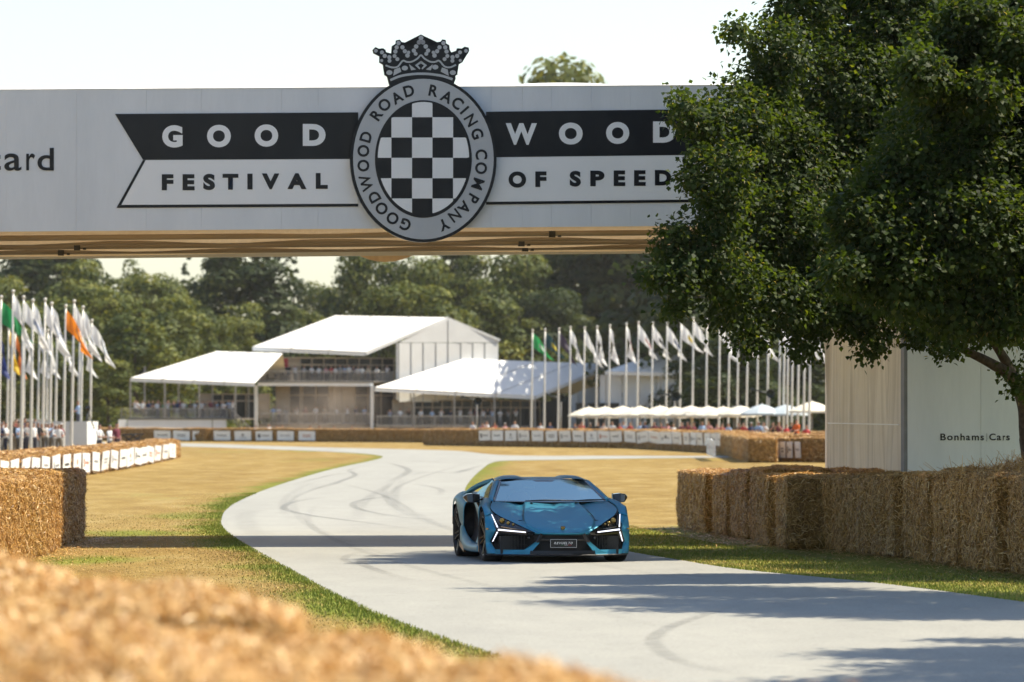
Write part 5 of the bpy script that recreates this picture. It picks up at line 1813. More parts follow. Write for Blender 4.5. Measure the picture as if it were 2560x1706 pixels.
def small_marquee():
    T = Tent('small_marquee', 1600, 480, 'small grey-white marquee behind the right flagpoles')
    p = T.p
    eL, eR = p(1512, 930, 470), p(1737, 936, 482)
    rL = at(1655, 880, eL.y + T.b.y + 7.0) - T.b
    rR = onplane(T, 1790, 883, eL, eR, rL)
    roof(T, eL, eR, rR, rL, 3, M['tent'])
    a, b = eL, eR
    T.sheet('valance', [a + Vector((0, -.02, 0)), b + Vector((0, -.02, 0)), b + Vector((0, -.02, -.28)), a + Vector((0, -.02, -.28))], M['tent_wall'], 0.03)
    for px, Y in ((1515, 470.4), (1598, 474.8), (1652, 477.6), (1735, 482)):
        q = p(px, 1060, Y); q.z = 0
        T.beam('post', q, Vector((q.x, q.y, eL.z)), 0.14, M['rail'])
    for i, (x0, x1, Y0, y1) in enumerate(((1500, 1555, 478, 938), (1557, 1640, 480, 938), (1642, 1700, 482, 938), (1702, 1760, 484, 940))):
        q, r_ = p(x0, 1060, Y0), p(x1, 1060, Y0 + 2)
        u = CAM_Z + (HOR - y1) * ty(Y0) / FPX
        T.sheet('wall_panel', [Vector((q.x, q.y, 0)), Vector((r_.x, r_.y, 0)), Vector((r_.x, r_.y, u)), Vector((q.x, q.y, u))], M['tent_wall'], -.05)
    for x0, x1 in ((1440, 1465), (1470, 1495), (1500, 1548)):
        q, r_ = p(x0, 1060, 476), p(x1, 1060, 476.5)
        T.sheet('doorway', [Vector((q.x, q.y, .1)), Vector((r_.x, r_.y, .1)), Vector((r_.x, r_.y, 3.6)), Vector((q.x, q.y, 3.6))], M['dark_glass'], -.05)
    # pale domed tent roof further right
    T2 = Tent('pale_tent', 1690, 500, 'pale bell tent behind the small marquee')
    mb = MB()
    mb.lathe([(2.6, 0), (2.6, 1.9), (2.65, 2.0), (1.4, 3.2), (0.5, 4.2), (0.02, 4.9)], 10)
    mb.build('canopy', M['tent'], T2.o)
    mb = MB()
    mb.tube([(0, 0, 4.8), (0, 0, 5.2)], 0.05, 6)
    mb.build('finial', M['rail'], T2.o)


two_storey()
left_wing()
right_wing()
small_marquee()


# ------------------------------------------------------------------ flagpoles
def flag_mesh(seed, theta, fly, hoist):
    rnd = random.Random(seed)
    n, m = 14, 6
    rows = []
    ph = rnd.uniform(0, 6)
    for j in range(m + 1):
        r = []
        for i in range(n + 1):
            s, t = i / n, j / m
            th = theta * (0.75 + 0.35 * s) - 0.35 * t * s
            x = fly * s * math.cos(th) + 0.10 * math.sin(5 * s + ph) * s
            z = -hoist * t * (1 - 0.15 * s) - fly * s * math.sin(th)
            y = 0.16 * math.sin(7.5 * s + 1.5 * t + ph) * (0.2 + s) + 0.10 * math.sin(13 * s - t * 2)
            r.append((x, y, z))
        rows.append(r)
    mb = MB()
    mb.grid(rows)
    me = bpy.data.meshes.new('flag')
    me.from_pydata(mb.v, [], mb.f)
    me.polygons.foreach_set('use_smooth', [True] * len(me.polygons))
    me.materials.append(M['flag'])
    # small printed patch following the cloth
    mp = MB()
    pr = []
    for j in (2, 3, 4):
        pr.append([(rows[j][i][0], rows[j][i][1] - 0.012, rows[j][i][2]) for i in range(4, 10)])
    mp.grid(pr)
    me2 = bpy.data.meshes.new('flag_print')
    me2.from_pydata(mp.v, [], mp.f)
    me2.materials.append(M['ink'])
    return me, me2


FLAGS = [flag_mesh(1, R(72), 2.2, 0.95), flag_mesh(2, R(62), 2.3, 1.0), flag_mesh(3, R(82), 2.2, 0.8), flag_mesh(4, R(50), 2.0, 1.1), flag_mesh(5, R(68), 2.4, 1.0)]
mb = MB()
mb.lathe([(0.055, 0), (0.055, 0.02), (0.03, 0.05), (0.075, 0.09), (0.09, 0.15), (0.07, 0.21), (0.0, 0.235)], 10)
_f = mb.build('finial', M['pole'])
FINIAL = _f.data
bpy.data.objects.remove(_f)
_poles = {}


def flagpole(px, ytop, Y, flag, col, ink, label, group, lean=0.012):
    h = CAM_Z + (HOR - ytop) * Y / FPX
    key = round(h * 2) / 2
    if key not in _poles:
        mb = MB()
        mb.tube([(0, 0, 0), (0, 0, 0.5), (0, 0, key * .5), (0, 0, key)], [0.085, 0.08, 0.07, 0.05], 10)
        o = mb.build('pole', M['pole'])
        _poles[key] = o.data
        bpy.data.objects.remove(o)
    e = empty('flagpole', ((px - 1280) * Y / FPX - lean * h, Y, 0), 0, label, 'flagpole', group)
    e.rotation_euler = (0, lean + random.uniform(-.003, .003), 0)
    s = link('pole', _poles[key], e)
    s.scale = (1, 1, h / key)
    link('finial', FINIAL, e, (0, 0, h))
    if flag is not None:
        f = link('flag', FLAGS[flag][0], e, (0.06, 0, h - 0.08))
        f.color = col
        f.rotation_euler = (0, 0, random.uniform(-0.25, 0.25))
        if ink:
            q = link('flag_print', FLAGS[flag][1], f)
            q.color = ink


WHT, NAVY, BLK, RED = (0.80, 0.81, 0.82, 1), (0.03, 0.05, 0.14, 1), (0.03, 0.03, 0.035, 1), (0.5, 0.03, 0.03, 1)
right_f = [(1331, 831, 3, (0.03, 0.34, 0.10, 1), (0.4, 0.55, 0.45, 1), 'green'), (1363.5, 829, 3, (0.02, 0.06, 0.07, 1), (0.5, 0.42, 0.05, 1), 'dark teal and yellow'), (1398, 827, 1, (0.05, 0.04, 0.07, 1), (0.35, 0.33, 0.38, 1), 'black'), (1426.6, 823, 0, WHT, (0.2, 0.25, 0.4, 1), 'white'), (1461, 824, 4, WHT, None, 'white'),
           (1493, 822, 2, WHT, (0.4, 0.45, 0.55, 1), 'white'), (1524.4, 819, 2, WHT, None, 'white'), (1567, 815, 2, WHT, RED, 'white and red'), (1595.5, 811, 1, WHT, (0.6, 0.35, 0.35, 1), 'white'), (1631.5, 813, 1, WHT, BLK, 'white'), (1668, 814, 1, WHT, NAVY, 'white'), (1702, 809, 3, WHT, (0.55, 0.42, 0.03, 1), 'white and yellow')]
for i, (px, y, f, c, ink, nm) in enumerate(right_f):
    flagpole(px, y, 432 - i * 1.5, f, c, ink, 'flagpole with drooping %s flag, %s from the left in the right-hand row' % (nm, ORD(i)), 'right flagpoles')
for i, px in enumerate((1734, 1768, 1800, 1823.5, 1845.6, 1869, 1896, 1921, 1950, 1961.6, 1971, 1982, 1997, 2012, 2026)):
    flagpole(px, 800 + (i % 3) * 4, 410 - i * 4, (1, 0, 4, 2)[i % 4] if i % 2 == 0 else None, WHT, None, 'flagpole with its top behind the lime leaves, %s of these from the left' % ORD(i), 'right flagpoles')
left_f = [(2, 750, 285, 3, (0.02, 0.26, 0.08, 1), None, 'large green'), (33, 736, 283, 0, WHT, BLK, 'white'), (59, 750, 288, 1, WHT, (0.35, 0.42, 0.6, 1), 'white and pale blue'), (83, 758, 290, 0, WHT, (0.3, 0.35, 0.5, 1), 'white'), (112, 756, 292, 4, WHT, (0.35, 0.4, 0.5, 1), 'white'), (130, 766, 294, 0, WHT, NAVY, 'white'),
          (164, 772, 298, 1, (0.85, 0.27, 0.02, 1), (0.8, 0.35, 0.12, 1), 'orange'), (184, 760, 300, 4, WHT, None, 'white'), (206, 775, 304, 0, WHT, (0.3, 0.35, 0.45, 1), 'white'), (230, 808, 330, 1, WHT, (0.5, 0.55, 0.6, 1), 'white')]
for i, (px, y, Y, f, c, ink, nm) in enumerate(left_f):
    flagpole(px, y, Y, f, c, ink, 'tall flagpole with drooping %s flag, %s from the left edge' % (nm, ORD(i)), 'left flagpoles', 0.016)
for i, (px, y, Y, f, c, nm) in enumerate(((-3, 836, 345, 2, (0.03, 0.05, 0.2, 1), 'blue'), (22, 825, 350, 2, (0.72, 0.48, 0.02, 1), 'yellow'), (38, 835, 352, 2, (0.55, 0.17, 0.03, 1), 'rust orange'), (62, 832, 340, 2, WHT, 'white'), (98, 836, 345, 2, WHT, 'white'), (120, 832, 345, 2, WHT, 'white'), (143, 828, 345, 4, WHT, 'white'), (200, 830, 340, 0, WHT, 'white'))):
    flagpole(px, y, Y, f, c, None, 'shorter flagpole in the rear left row, %s flag, %s in that row' % (nm, ORD(i)), 'left flagpoles', 0.016)


# ------------------------------------------------------------------ people
def person_mesh(pose):
    J = {'pel': (0, 0, .95), 'bel': (0, -.01, 1.08), 'che': (0, 0, 1.28), 'nec': (0, .01, 1.47), 'hd0': (0, -.015, 1.56), 'hd1': (0, -.02, 1.66), 'hd2': (0, 0, 1.73)}
    for s, k in ((-1, 'l'), (1, 'r')):
        J.update({'hip' + k: (s * .09, 0, .90), 'kne' + k: (s * .10, -.02, .50), 'ank' + k: (s * .11, .03, .09), 'toe' + k: (s * .13, -.13, .04), 'sho' + k: (s * .17, .01, 1.40)})
        if pose == 'stand':
            J.update({'elb' + k: (s * .25, .04, 1.13), 'wri' + k: (s * .25, -.05, .89), 'han' + k: (s * .24, -.09, .80)})
        elif pose == 'phone':
            J.update({'elb' + k: (s * .25, -.12, 1.20), 'wri' + k: (s * .10, -.30, 1.42), 'han' + k: (s * .05, -.34, 1.50)})
        elif pose == 'fold':
            J.update({'elb' + k: (s * .26, -.02, 1.14), 'wri' + k: (s * .04, -.22, 1.14), 'han' + k: (-s * .06, -.22, 1.17)})
        else:
            J.update({'elb' + k: (s * .25, -.10, 1.13), 'wri' + k: (s * .20, -.33, 1.08), 'han' + k: (s * .17, -.42, 1.06)})
            if pose == 'drive':
                J.update({'kne' + k: (s * .13, -.46, 1.08), 'ank' + k: (s * .10, -.90, .86), 'toe' + k: (s * .10, -.98, .93), 'elb' + k: (s * .27, -.16, 1.18), 'wri' + k: (s * .17, -.40, 1.30), 'han' + k: (s * .15, -.46, 1.36)})
            if pose == 'sit':
                J.update({'kne' + k: (s * .12, -.44, .93), 'ank' + k: (s * .12, -.46, .50), 'toe' + k: (s * .13, -.60, .46)})
    Rd = {'pel': (.15, .11), 'bel': (.135, .10), 'che': (.165, .11), 'nec': (.055, .055), 'hd0': (.075, .085), 'hd1': (.082, .10), 'hd2': (.055, .065), 'hip': (.10, .10), 'kne': (.065, .065), 'ank': (.042, .045), 'toe': (.04, .03), 'sho': (.065, .07), 'elb': (.045, .045), 'wri': (.032, .032), 'han': (.03, .04)}
    names = list(J)
    ed = [('pel', 'bel'), ('bel', 'che'), ('che', 'nec'), ('nec', 'hd0'), ('hd0', 'hd1'), ('hd1', 'hd2')]
    for k in 'lr':
        ed += [('pel', 'hip' + k), ('hip' + k, 'kne' + k), ('kne' + k, 'ank' + k), ('ank' + k, 'toe' + k), ('che', 'sho' + k), ('sho' + k, 'elb' + k), ('elb' + k, 'wri' + k), ('wri' + k, 'han' + k)]
    me = bpy.data.meshes.new('person')
    me.from_pydata([J[n] for n in names], [(names.index(a), names.index(b)) for a, b in ed], [])
    o = bpy.data.objects.new('person', me)
    COL.objects.link(o)
    md = o.modifiers.new('skin', 'SKIN')
    for i, n in enumerate(names):
        sk = me.skin_vertices[0].data[i]
        sk.radius = Rd[n if n in Rd else n[:3]]
        sk.use_root = (n == 'pel')
    o.modifiers.new('sub', 'SUBSURF').levels = 1
    dg = bpy.context.evaluated_depsgraph_get()
    out = bpy.data.meshes.new_from_object(o.evaluated_get(dg))
    bpy.data.objects.remove(o)
    for m in ('shirt', 'trousers', 'skin', 'hair'):
        out.materials.append(M[m])
    arm = [(Vector(J['elb' + k]), Vector(J['han' + k])) for k in 'lr']
    for f in out.polygons:
        c = f.center
        f.use_smooth = True
        if c.z > 1.47:
            f.material_index = 3 if (c.z > 1.66 or (c.y > 0.025 and c.z > 1.52)) else 2
        elif c.z < 0.96 and not any((c - (a + (b - a) * .5)).length < .22 and abs(c.x) > .19 for a, b in arm):
            f.material_index = 1
        else:
            f.material_index = 0
            for a, b in arm:
                ab = b - a
                t = max(0, min(1, (c - a).dot(ab) / ab.length_squared))
                if t > 0.05 and (c - (a + ab * t)).length < .062:
                    f.material_index = 2
        if c.z > 1.44 and c.z <= 1.47:
            f.material_index = 2 if Vector((c.x, c.y)).length < .09 else 0
    return out


PEOPLE = {k: person_mesh(k) for k in ('stand', 'phone', 'fold', 'lean', 'sit', 'drive')}
SHIRTS = {'white': (0.75, 0.75, 0.74), 'pale blue': (0.35, 0.48, 0.68), 'navy': (0.03, 0.045, 0.11), 'black': (0.02, 0.02, 0.022), 'red': (0.45, 0.04, 0.04), 'orange': (0.72, 0.14, 0.02), 'pink': (0.6, 0.3, 0.32), 'grey': (0.3, 0.3, 0.3), 'green': (0.10, 0.22, 0.13), 'beige': (0.52, 0.42, 0.3), 'maroon': (0.18, 0.03, 0.05)}


def person(x, y, z, pose, shirt, rz, label, group, s=1.0):
    o = link('person', PEOPLE[pose], None, (x, y, z), rz)
    o.scale = (s, s, s)
    o.color = SHIRTS[shirt] + (1,)
    return tag(o, label, 'person', group)


def crowd(items, Y, z, group, where, poses=('stand', 'fold', 'phone', 'lean'), dy=1.5, face=0.0):
    for i, (px, shirt) in enumerate(items):
        yy = Y(px) if callable(Y) else Y
        yy += random.uniform(-dy, dy)
        person((px - 1280) * yy / FPX, yy, z, random.choice(poses), shirt, face + random.uniform(-.7, .7), 'person in %s top %s, %s from the left' % (shirt, where, ORD(i)), group, random.uniform(.94, 1.06))


random.seed(21)
crowd([(4, 'navy'), (14, 'white'), (25, 'white'), (35, 'black'), (46, 'pale blue'), (56, 'white'), (66, 'grey'), (73, 'maroon'), (84, 'white'), (95, 'black'), (104, 'beige'), (114, 'white'), (121, 'white'), (130, 'pale blue'), (139, 'white'), (147, 'white'), (153, 'maroon')], 292, 0.05, 'spectators at the left barrier', 'behind the left barrier', face=0.9)
crowd([(8, 'white'), (40, 'red'), (62, 'navy'), (88, 'beige'), (108, 'black')], 312, 0.2, 'spectators at the left barrier', 'in the back row behind the left barrier', face=0.9)
crowd([(248, 'white'), (274, 'white'), (292, 'maroon')], 268, 0.0, 'people at the end of the left barrier', 'near the end of the left barrier', ('lean', 'stand'), 0.8, 0.5)
pick = ['white', 'pale blue', 'black', 'grey', 'white', 'navy', 'maroon', 'white', 'green', 'beige']
# on the low marquee deck
crowd([(338 + 8.6 * i + random.uniform(-3, 3), random.choice(pick)) for i in range(29)], lambda px: ty(400 + (px - 322) * .06) + 2.2, CAM_Z + (HOR - 1046) * ty(402) / FPX, 'guests on the low marquee deck', 'on the low marquee deck', dy=0.9)
# on the balcony
zd = CAM_Z + (HOR - 956) * ty(431) / FPX
crowd([(668, 'white'), (690, 'pale blue'), (706, 'navy'), (722, 'black'), (738, 'white'), (760, 'grey'), (779, 'white'), (797, 'white'), (815, 'pink'), (828, 'red'), (838, 'white'), (850, 'grey'), (862, 'pale blue'), (873, 'white'), (884, 'navy'), (894, 'white'), (905, 'white'), (920, 'beige'), (942, 'white'), (968, 'white')], lambda px: ty(431 + (px - 645) * .0625) + 2.0, zd + 0.02, 'guests on the balcony', 'on the balcony', dy=0.5)
crowd([(650, 'white'), (661, 'navy'), (672, 'white'), (683, 'pale blue'), (697, 'white'), (715, 'grey'), (742, 'white'), (764, 'maroon'), (790, 'white'), (812, 'beige'), (840, 'white'), (868, 'white'), (890, 'navy'), (911, 'pale blue')], lambda px: ty(431 + (px - 645) * .0625) + 2.5, 1.46, 'guests under the balcony', 'under the balcony', dy=0.8)
crowd([(975, 'pale blue'), (1000, 'white'), (1022, 'black'), (1052, 'white'), (1080, 'pale blue'), (1103, 'white'), (1126, 'navy'), (1150, 'white'), (1176, 'grey'), (1190, 'maroon'), (1208, 'white'), (1219, 'black'), (1230, 'pale blue'), (1250, 'white'), (1270, 'grey'), (1290, 'white')], lambda px: ty(446 + (px - 940) * .069) + 1.8, 1.26, 'guests under the long marquee', 'under the long marquee', dy=0.8)
crowd([(1182, 'white'), (1206, 'pink'), (1217, 'white'), (1236, 'red'), (1262, 'pink'), (1287, 'white'), (1351, 'white'), (1375, 'navy')], lambda px: 424 - (px - 1180) * .03, 0.0, 'spectators along the curved barrier', 'behind the curved barrier', dy=1.0)
crowd([(640, 'white'), (672, 'white'), (692, 'white'), (706, 'white'), (776, 'white'), (798, 'white'), (835, 'white'), (880, 'white')], 488, -0.25, 'spectators behind the far barrier', 'behind the far barrier', dy=0.6)
crowd([(1440 + 17.5 * i + random.uniform(-5, 5), random.choice(['black', 'navy', 'pink', 'beige', 'maroon', 'white', 'red', 'pale blue', 'black'])) for i in range(32)], lambda px: 405 - (px - 1440) * .1, 0.0, 'crowd under the parasols', 'under the row of parasols', dy=6)
person(at(1992, 1050, 300).x, 300, 0.3, 'lean', 'orange', -0.8, 'person in an orange top sitting low behind the straw near the tower', 'marshals', 0.95)
person(at(2016, 1050, 318).x, 318, 0.0, 'stand', 'red', 0.4, 'person in a red top behind the marshal in orange', 'marshals', 0.95)


# ------------------------------------------------------------------ parasols, loudspeakers, camera platform, vehicle
def parasol(px, ytop, Y, w, mat, label):
    h = CAM_Z + (HOR - ytop) * Y / FPX
    e = empty('parasol', ((px - 1280) * Y / FPX, Y, 0), random.uniform(-.3, .3), label, 'parasol', 'parasols behind the curved barrier')
    mb = MB()
    k = 8
    rings = []
    for r, dz in ((0.02, 0), (0.35, -.14), (0.7, -.36), (1.0, -.60), (1.0, -.72)):
        ring = []
        for j in range(k * 2):
            a = math.pi * j / k
            rr = r * (1.0 if j % 2 == 0 else 0.955)
            ring.append((rr * w / 2 * math.cos(a), rr * w / 2 * math.sin(a), h + dz + (-0.02 if j % 2 and r > .3 else 0)))
        rings.append(ring + [ring[0]])
    mb.grid(rings, smooth=False)
    mb.build('canopy', mat, e)
    mb = MB()
    mb.tube([(0, 0, 0), (0, 0, h + .08)], 0.035, 8)
    mb.build('pole', M['rail'], e)
    mb = MB()
    mb.lathe([(0, .05), (.3, .05), (.3, 0), (0, 0)], 12)
    mb.build('base', M['dark_trim'], e)


spots = [(1472, 1018), (1512, 1017), (1556, 1016), (1600, 1016), (1650, 1015), (1688, 1017), (1727, 1015), (1770, 1016), (1808, 1017), (1850, 1014)]
for i, (px, y) in enumerate(spots):
    parasol(px, y, 412 - i * 3, 3.1, M['canvas'], 'cream parasol in the row behind the curved barrier, %s from the left' % ORD(i))
for i, (px, y) in enumerate(((1495, 1021), (1580, 1020), (1665, 1021), (1750, 1020), (1835, 1018))):
    parasol(px, y, 418 - i * 3, 3.1, M['canvas'], 'cream parasol of the rear row, %s from the left' % ORD(i))
for i, (px, y) in enumerate(((1905, 1011), (1965, 1012))):
    parasol(px, y, 372, 2.9, M['shaded_canvas'], 'parasol near the tower, coloured blue-grey for shade, %s of two' % ('left' if i == 0 else 'right'))
parasol(2030, 1004, 360, 3.0, M['canvas'], 'cream parasol half hidden by the bridge tower')


def loudspeaker(px, py, Y, d, label, ang):
    zc = CAM_Z + (HOR - py) * Y / FPX
    e = empty('loudspeaker', ((px - 1280) * Y / FPX, Y, 0), 0, label, 'loudspeaker', 'pole loudspeakers')
    mb = MB()
    mb.tube([(0, .1, 0), (0, .1, zc + .3)], 0.06, 8)
    mb.build('pole', M['rail'], e)
    mb = MB()
    mb.lathe([(0.06, 0.35), (0.09, 0.2), (0.16, 0.05), (d / 2 * .7, -.15), (d / 2, -.32), (d / 2 * .94, -.33), (d / 2 * .6, -.14), (0.05, 0.05)], 18, 'y', (0.1, 0, zc))
    mb.build('horn', M['horn'], e).rotation_euler = (0, 0, 0)
    mb = MB()
    mb.tube([(0.05, .05, zc), (-0.5, .05, zc + .1), (-1.05, .05, zc + .28)], [0.07, 0.06, 0.05], 8)
    mb.box((-1.1, .05, zc + .30), (0.22, 0.16, 0.2))
    mb.build('arm', M['horn'], e)


loudspeaker(1192, 1002, 440, 0.62, 'dark round loudspeaker on a post before the long marquee', 0)
loudspeaker(1402, 996, 436, 0.62, 'dark round loudspeaker between the first right flagpoles', 0)
loudspeaker(1686, 991, 405, 0.75, 'large dark loudspeaker with a pointing arm before the small marquee', 0)
loudspeaker(1922, 984, 380, 0.60, 'dark loudspeaker among the crowded poles near the tower', 0)

# white camera platform with an operator
e = empty('camera_platform', tuple(gr(160, 1140)), 0, 'white boxed camera platform behind the left flagpoles', 'platform')
Yp = e.location.y
x0, x1, xs_ = (85 - 160) * Yp / FPX, (218 - 160) * Yp / FPX, (237 - 160) * Yp / FPX
zt_ = CAM_Z + (HOR - 1054) * Yp / FPX
T = Tent.__new__(Tent); T.o = e; T.b = e.location
for i in range(3):
    u, v = x0 + (x1 - x0) * i / 3, x0 + (x1 - x0) * (i + 1) / 3
    T.sheet('front_panel', [(u + .01, 0, 0), (v - .01, 0, 0), (v - .01, 0, zt_), (u + .01, 0, zt_)], M['tent_wall'], -.04)
T.sheet('side_panel', [(x1, 0, 0), (xs_, 2.4, 0), (xs_, 2.4, zt_), (x1, 0, zt_)], M['white_paint'], -.04)
T.sheet('floor', [(x0, .1, zt_ - .5), (x1 - .05, .1, zt_ - .5), (xs_ - .05, 2.3, zt_ - .5), (x0, 2.3, zt_ - .5)], M['deck'], .06)
person(e.location.x + x1 - .55, Yp + 1.0, zt_ - .45, 'lean', 'pale blue', -1.2, 'camera operator in a pale blue top on the white platform', 'camera crew', 0.9)
c = empty('video_camera', (e.location.x + x1 - .02, Yp + .9, zt_ - .42), 0, 'dark video camera on a tripod on the white platform', 'camera')
for a in (0.3, 2.4, 4.5):
    mb = MB(); mb.tube([(0, 0, 1.0), (.35 * math.cos(a), .35 * math.sin(a), 0)], 0.03, 6); mb.build('tripod_leg', M['dark_trim'], c)
mb = MB(); mb.box((0, 0, 1.12), (.24, .42, .26)); mb.build('camera_body', M['dark_trim'], c)
mb = MB(); mb.lathe([(0.0, -.2), (.09, -.2), (.11, -.5), (0, -.5)], 12, 'y', (0, 0, 1.12)); mb.build('camera_lens', M['gloss_black'], c)

# cream off-road vehicle behind the left crowd
v = empty('parked_vehicle', (at(104, 1050, 345).x, 345, 0), R(8), 'boxy cream off-road vehicle parked behind the left crowd', 'vehicle')
mb = MB(); mb.prism([(-2.0, -.0), (2.0, 0), (2.0, .55), (0.95, .62), (-2.0, .62)], -.85, .85)
for i in range(len(mb.v)):
    x, y, z = mb.v[i]; mb.v[i] = (x, z, y + .45)
mb.build('body', M['cream_paint'], v)
mb = MB()
mb.add([(-1.95, -.8, 1.07), (.75, -.8, 1.07), (.75, .8, 1.07), (-1.95, .8, 1.07), (-1.9, -.72, 1.95), (.4, -.72, 1.95), (.4, .72, 1.95), (-1.9, .72, 1.95)], [(4, 5, 6, 7), (0, 1, 5, 4), (1, 2, 6, 5), (2, 3, 7, 6), (3, 0, 4, 7)])
mb.build('cab', M['cream_paint'], v)
for x0_, x1_ in ((-1.75, -.75), (-.62, .42)):
    mb = MB(); mb.add([(x0_, -.825, 1.15), (x1_, -.825, 1.15), (x1_ - .12, -.75, 1.82), (x0_, -.75, 1.82)], [(0, 1, 2, 3)]); mb.build('side_window', M['dark_glass'], v)
mb = MB(); mb.add([(.78, -.7, 1.12), (.78, .7, 1.12), (.46, .65, 1.86), (.46, -.65, 1.86)], [(0, 1, 2, 3)]); mb.build('windscreen', M['dark_glass'], v)
for x_ in (-1.25, 1.25):
    for y_ in (-.78, .78):
        mb = MB(); mb.lathe([(0, -.1), (.3, -.1), (.38, -.07), (.38, .07), (.3, .1), (0, .1)], 16, 'y', (x_, y_, .38)); mb.build('wheel', M['tyre'], v)

# two dark folding stools left on the straw of the left barrier
for i, px in enumerate((352, 372)):
    q, _ = line_at(px, LB)
    s = empty('folding_stool', (q.x - .9, q.y + 6, .93), .3 * i, 'dark folding stool on top of the left barrier straw, %s one' % ('left' if i == 0 else 'right'), 'stool', 'stools on the straw')
    mb = MB(); mb.box((0, 0, .36), (.55, .4, .05)); mb.build('seat', M['dark_trim'], s)
    for sx in (-1, 1):
        for sy in (-1, 1):
            mb = MB(); mb.beam((sx * .24, sy * .16, .34), (-sx * .2, sy * .17, 0), .03); mb.build('leg', M['dark_trim'], s)


# ------------------------------------------------------------------ the sports car
def cr1(p, t):
    """Catmull-Rom through a list of points, t in 0..1"""
    k = len(p) - 1
    s = min(max(t, 0), 1) * k
    i = min(int(s), k - 1)
    f = s - i
    p1, p2 = p[i], p[i + 1]
    p0 = p[i - 1] if i > 0 else p1 * 2 - p2
    p3 = p[i + 2] if i + 2 <= k else p2 * 2 - p1
    return 0.5 * ((2 * p1) + (p2 - p0) * f + (2 * p0 - 5 * p1 + 4 * p2 - p3) * f * f + (3 * p1 - p0 - 3 * p2 + p3) * f ** 3)


def surf(rows, nu=18, nv=18):
    rows = [[Vector(q) for q in r] for r in rows]
    cols = [[cr1(r, j / nv) for j in range(nv + 1)] for r in rows]
    out = []
    for i in range(nu + 1):
        out.append([cr1([cols[r][j] for r in range(len(rows))], i / nu) for j in range(nv + 1)])
    return out


def mirror(rows):
    return [[Vector((-q.x, q.y, q.z)) for q in reversed(r)] for r in rows]


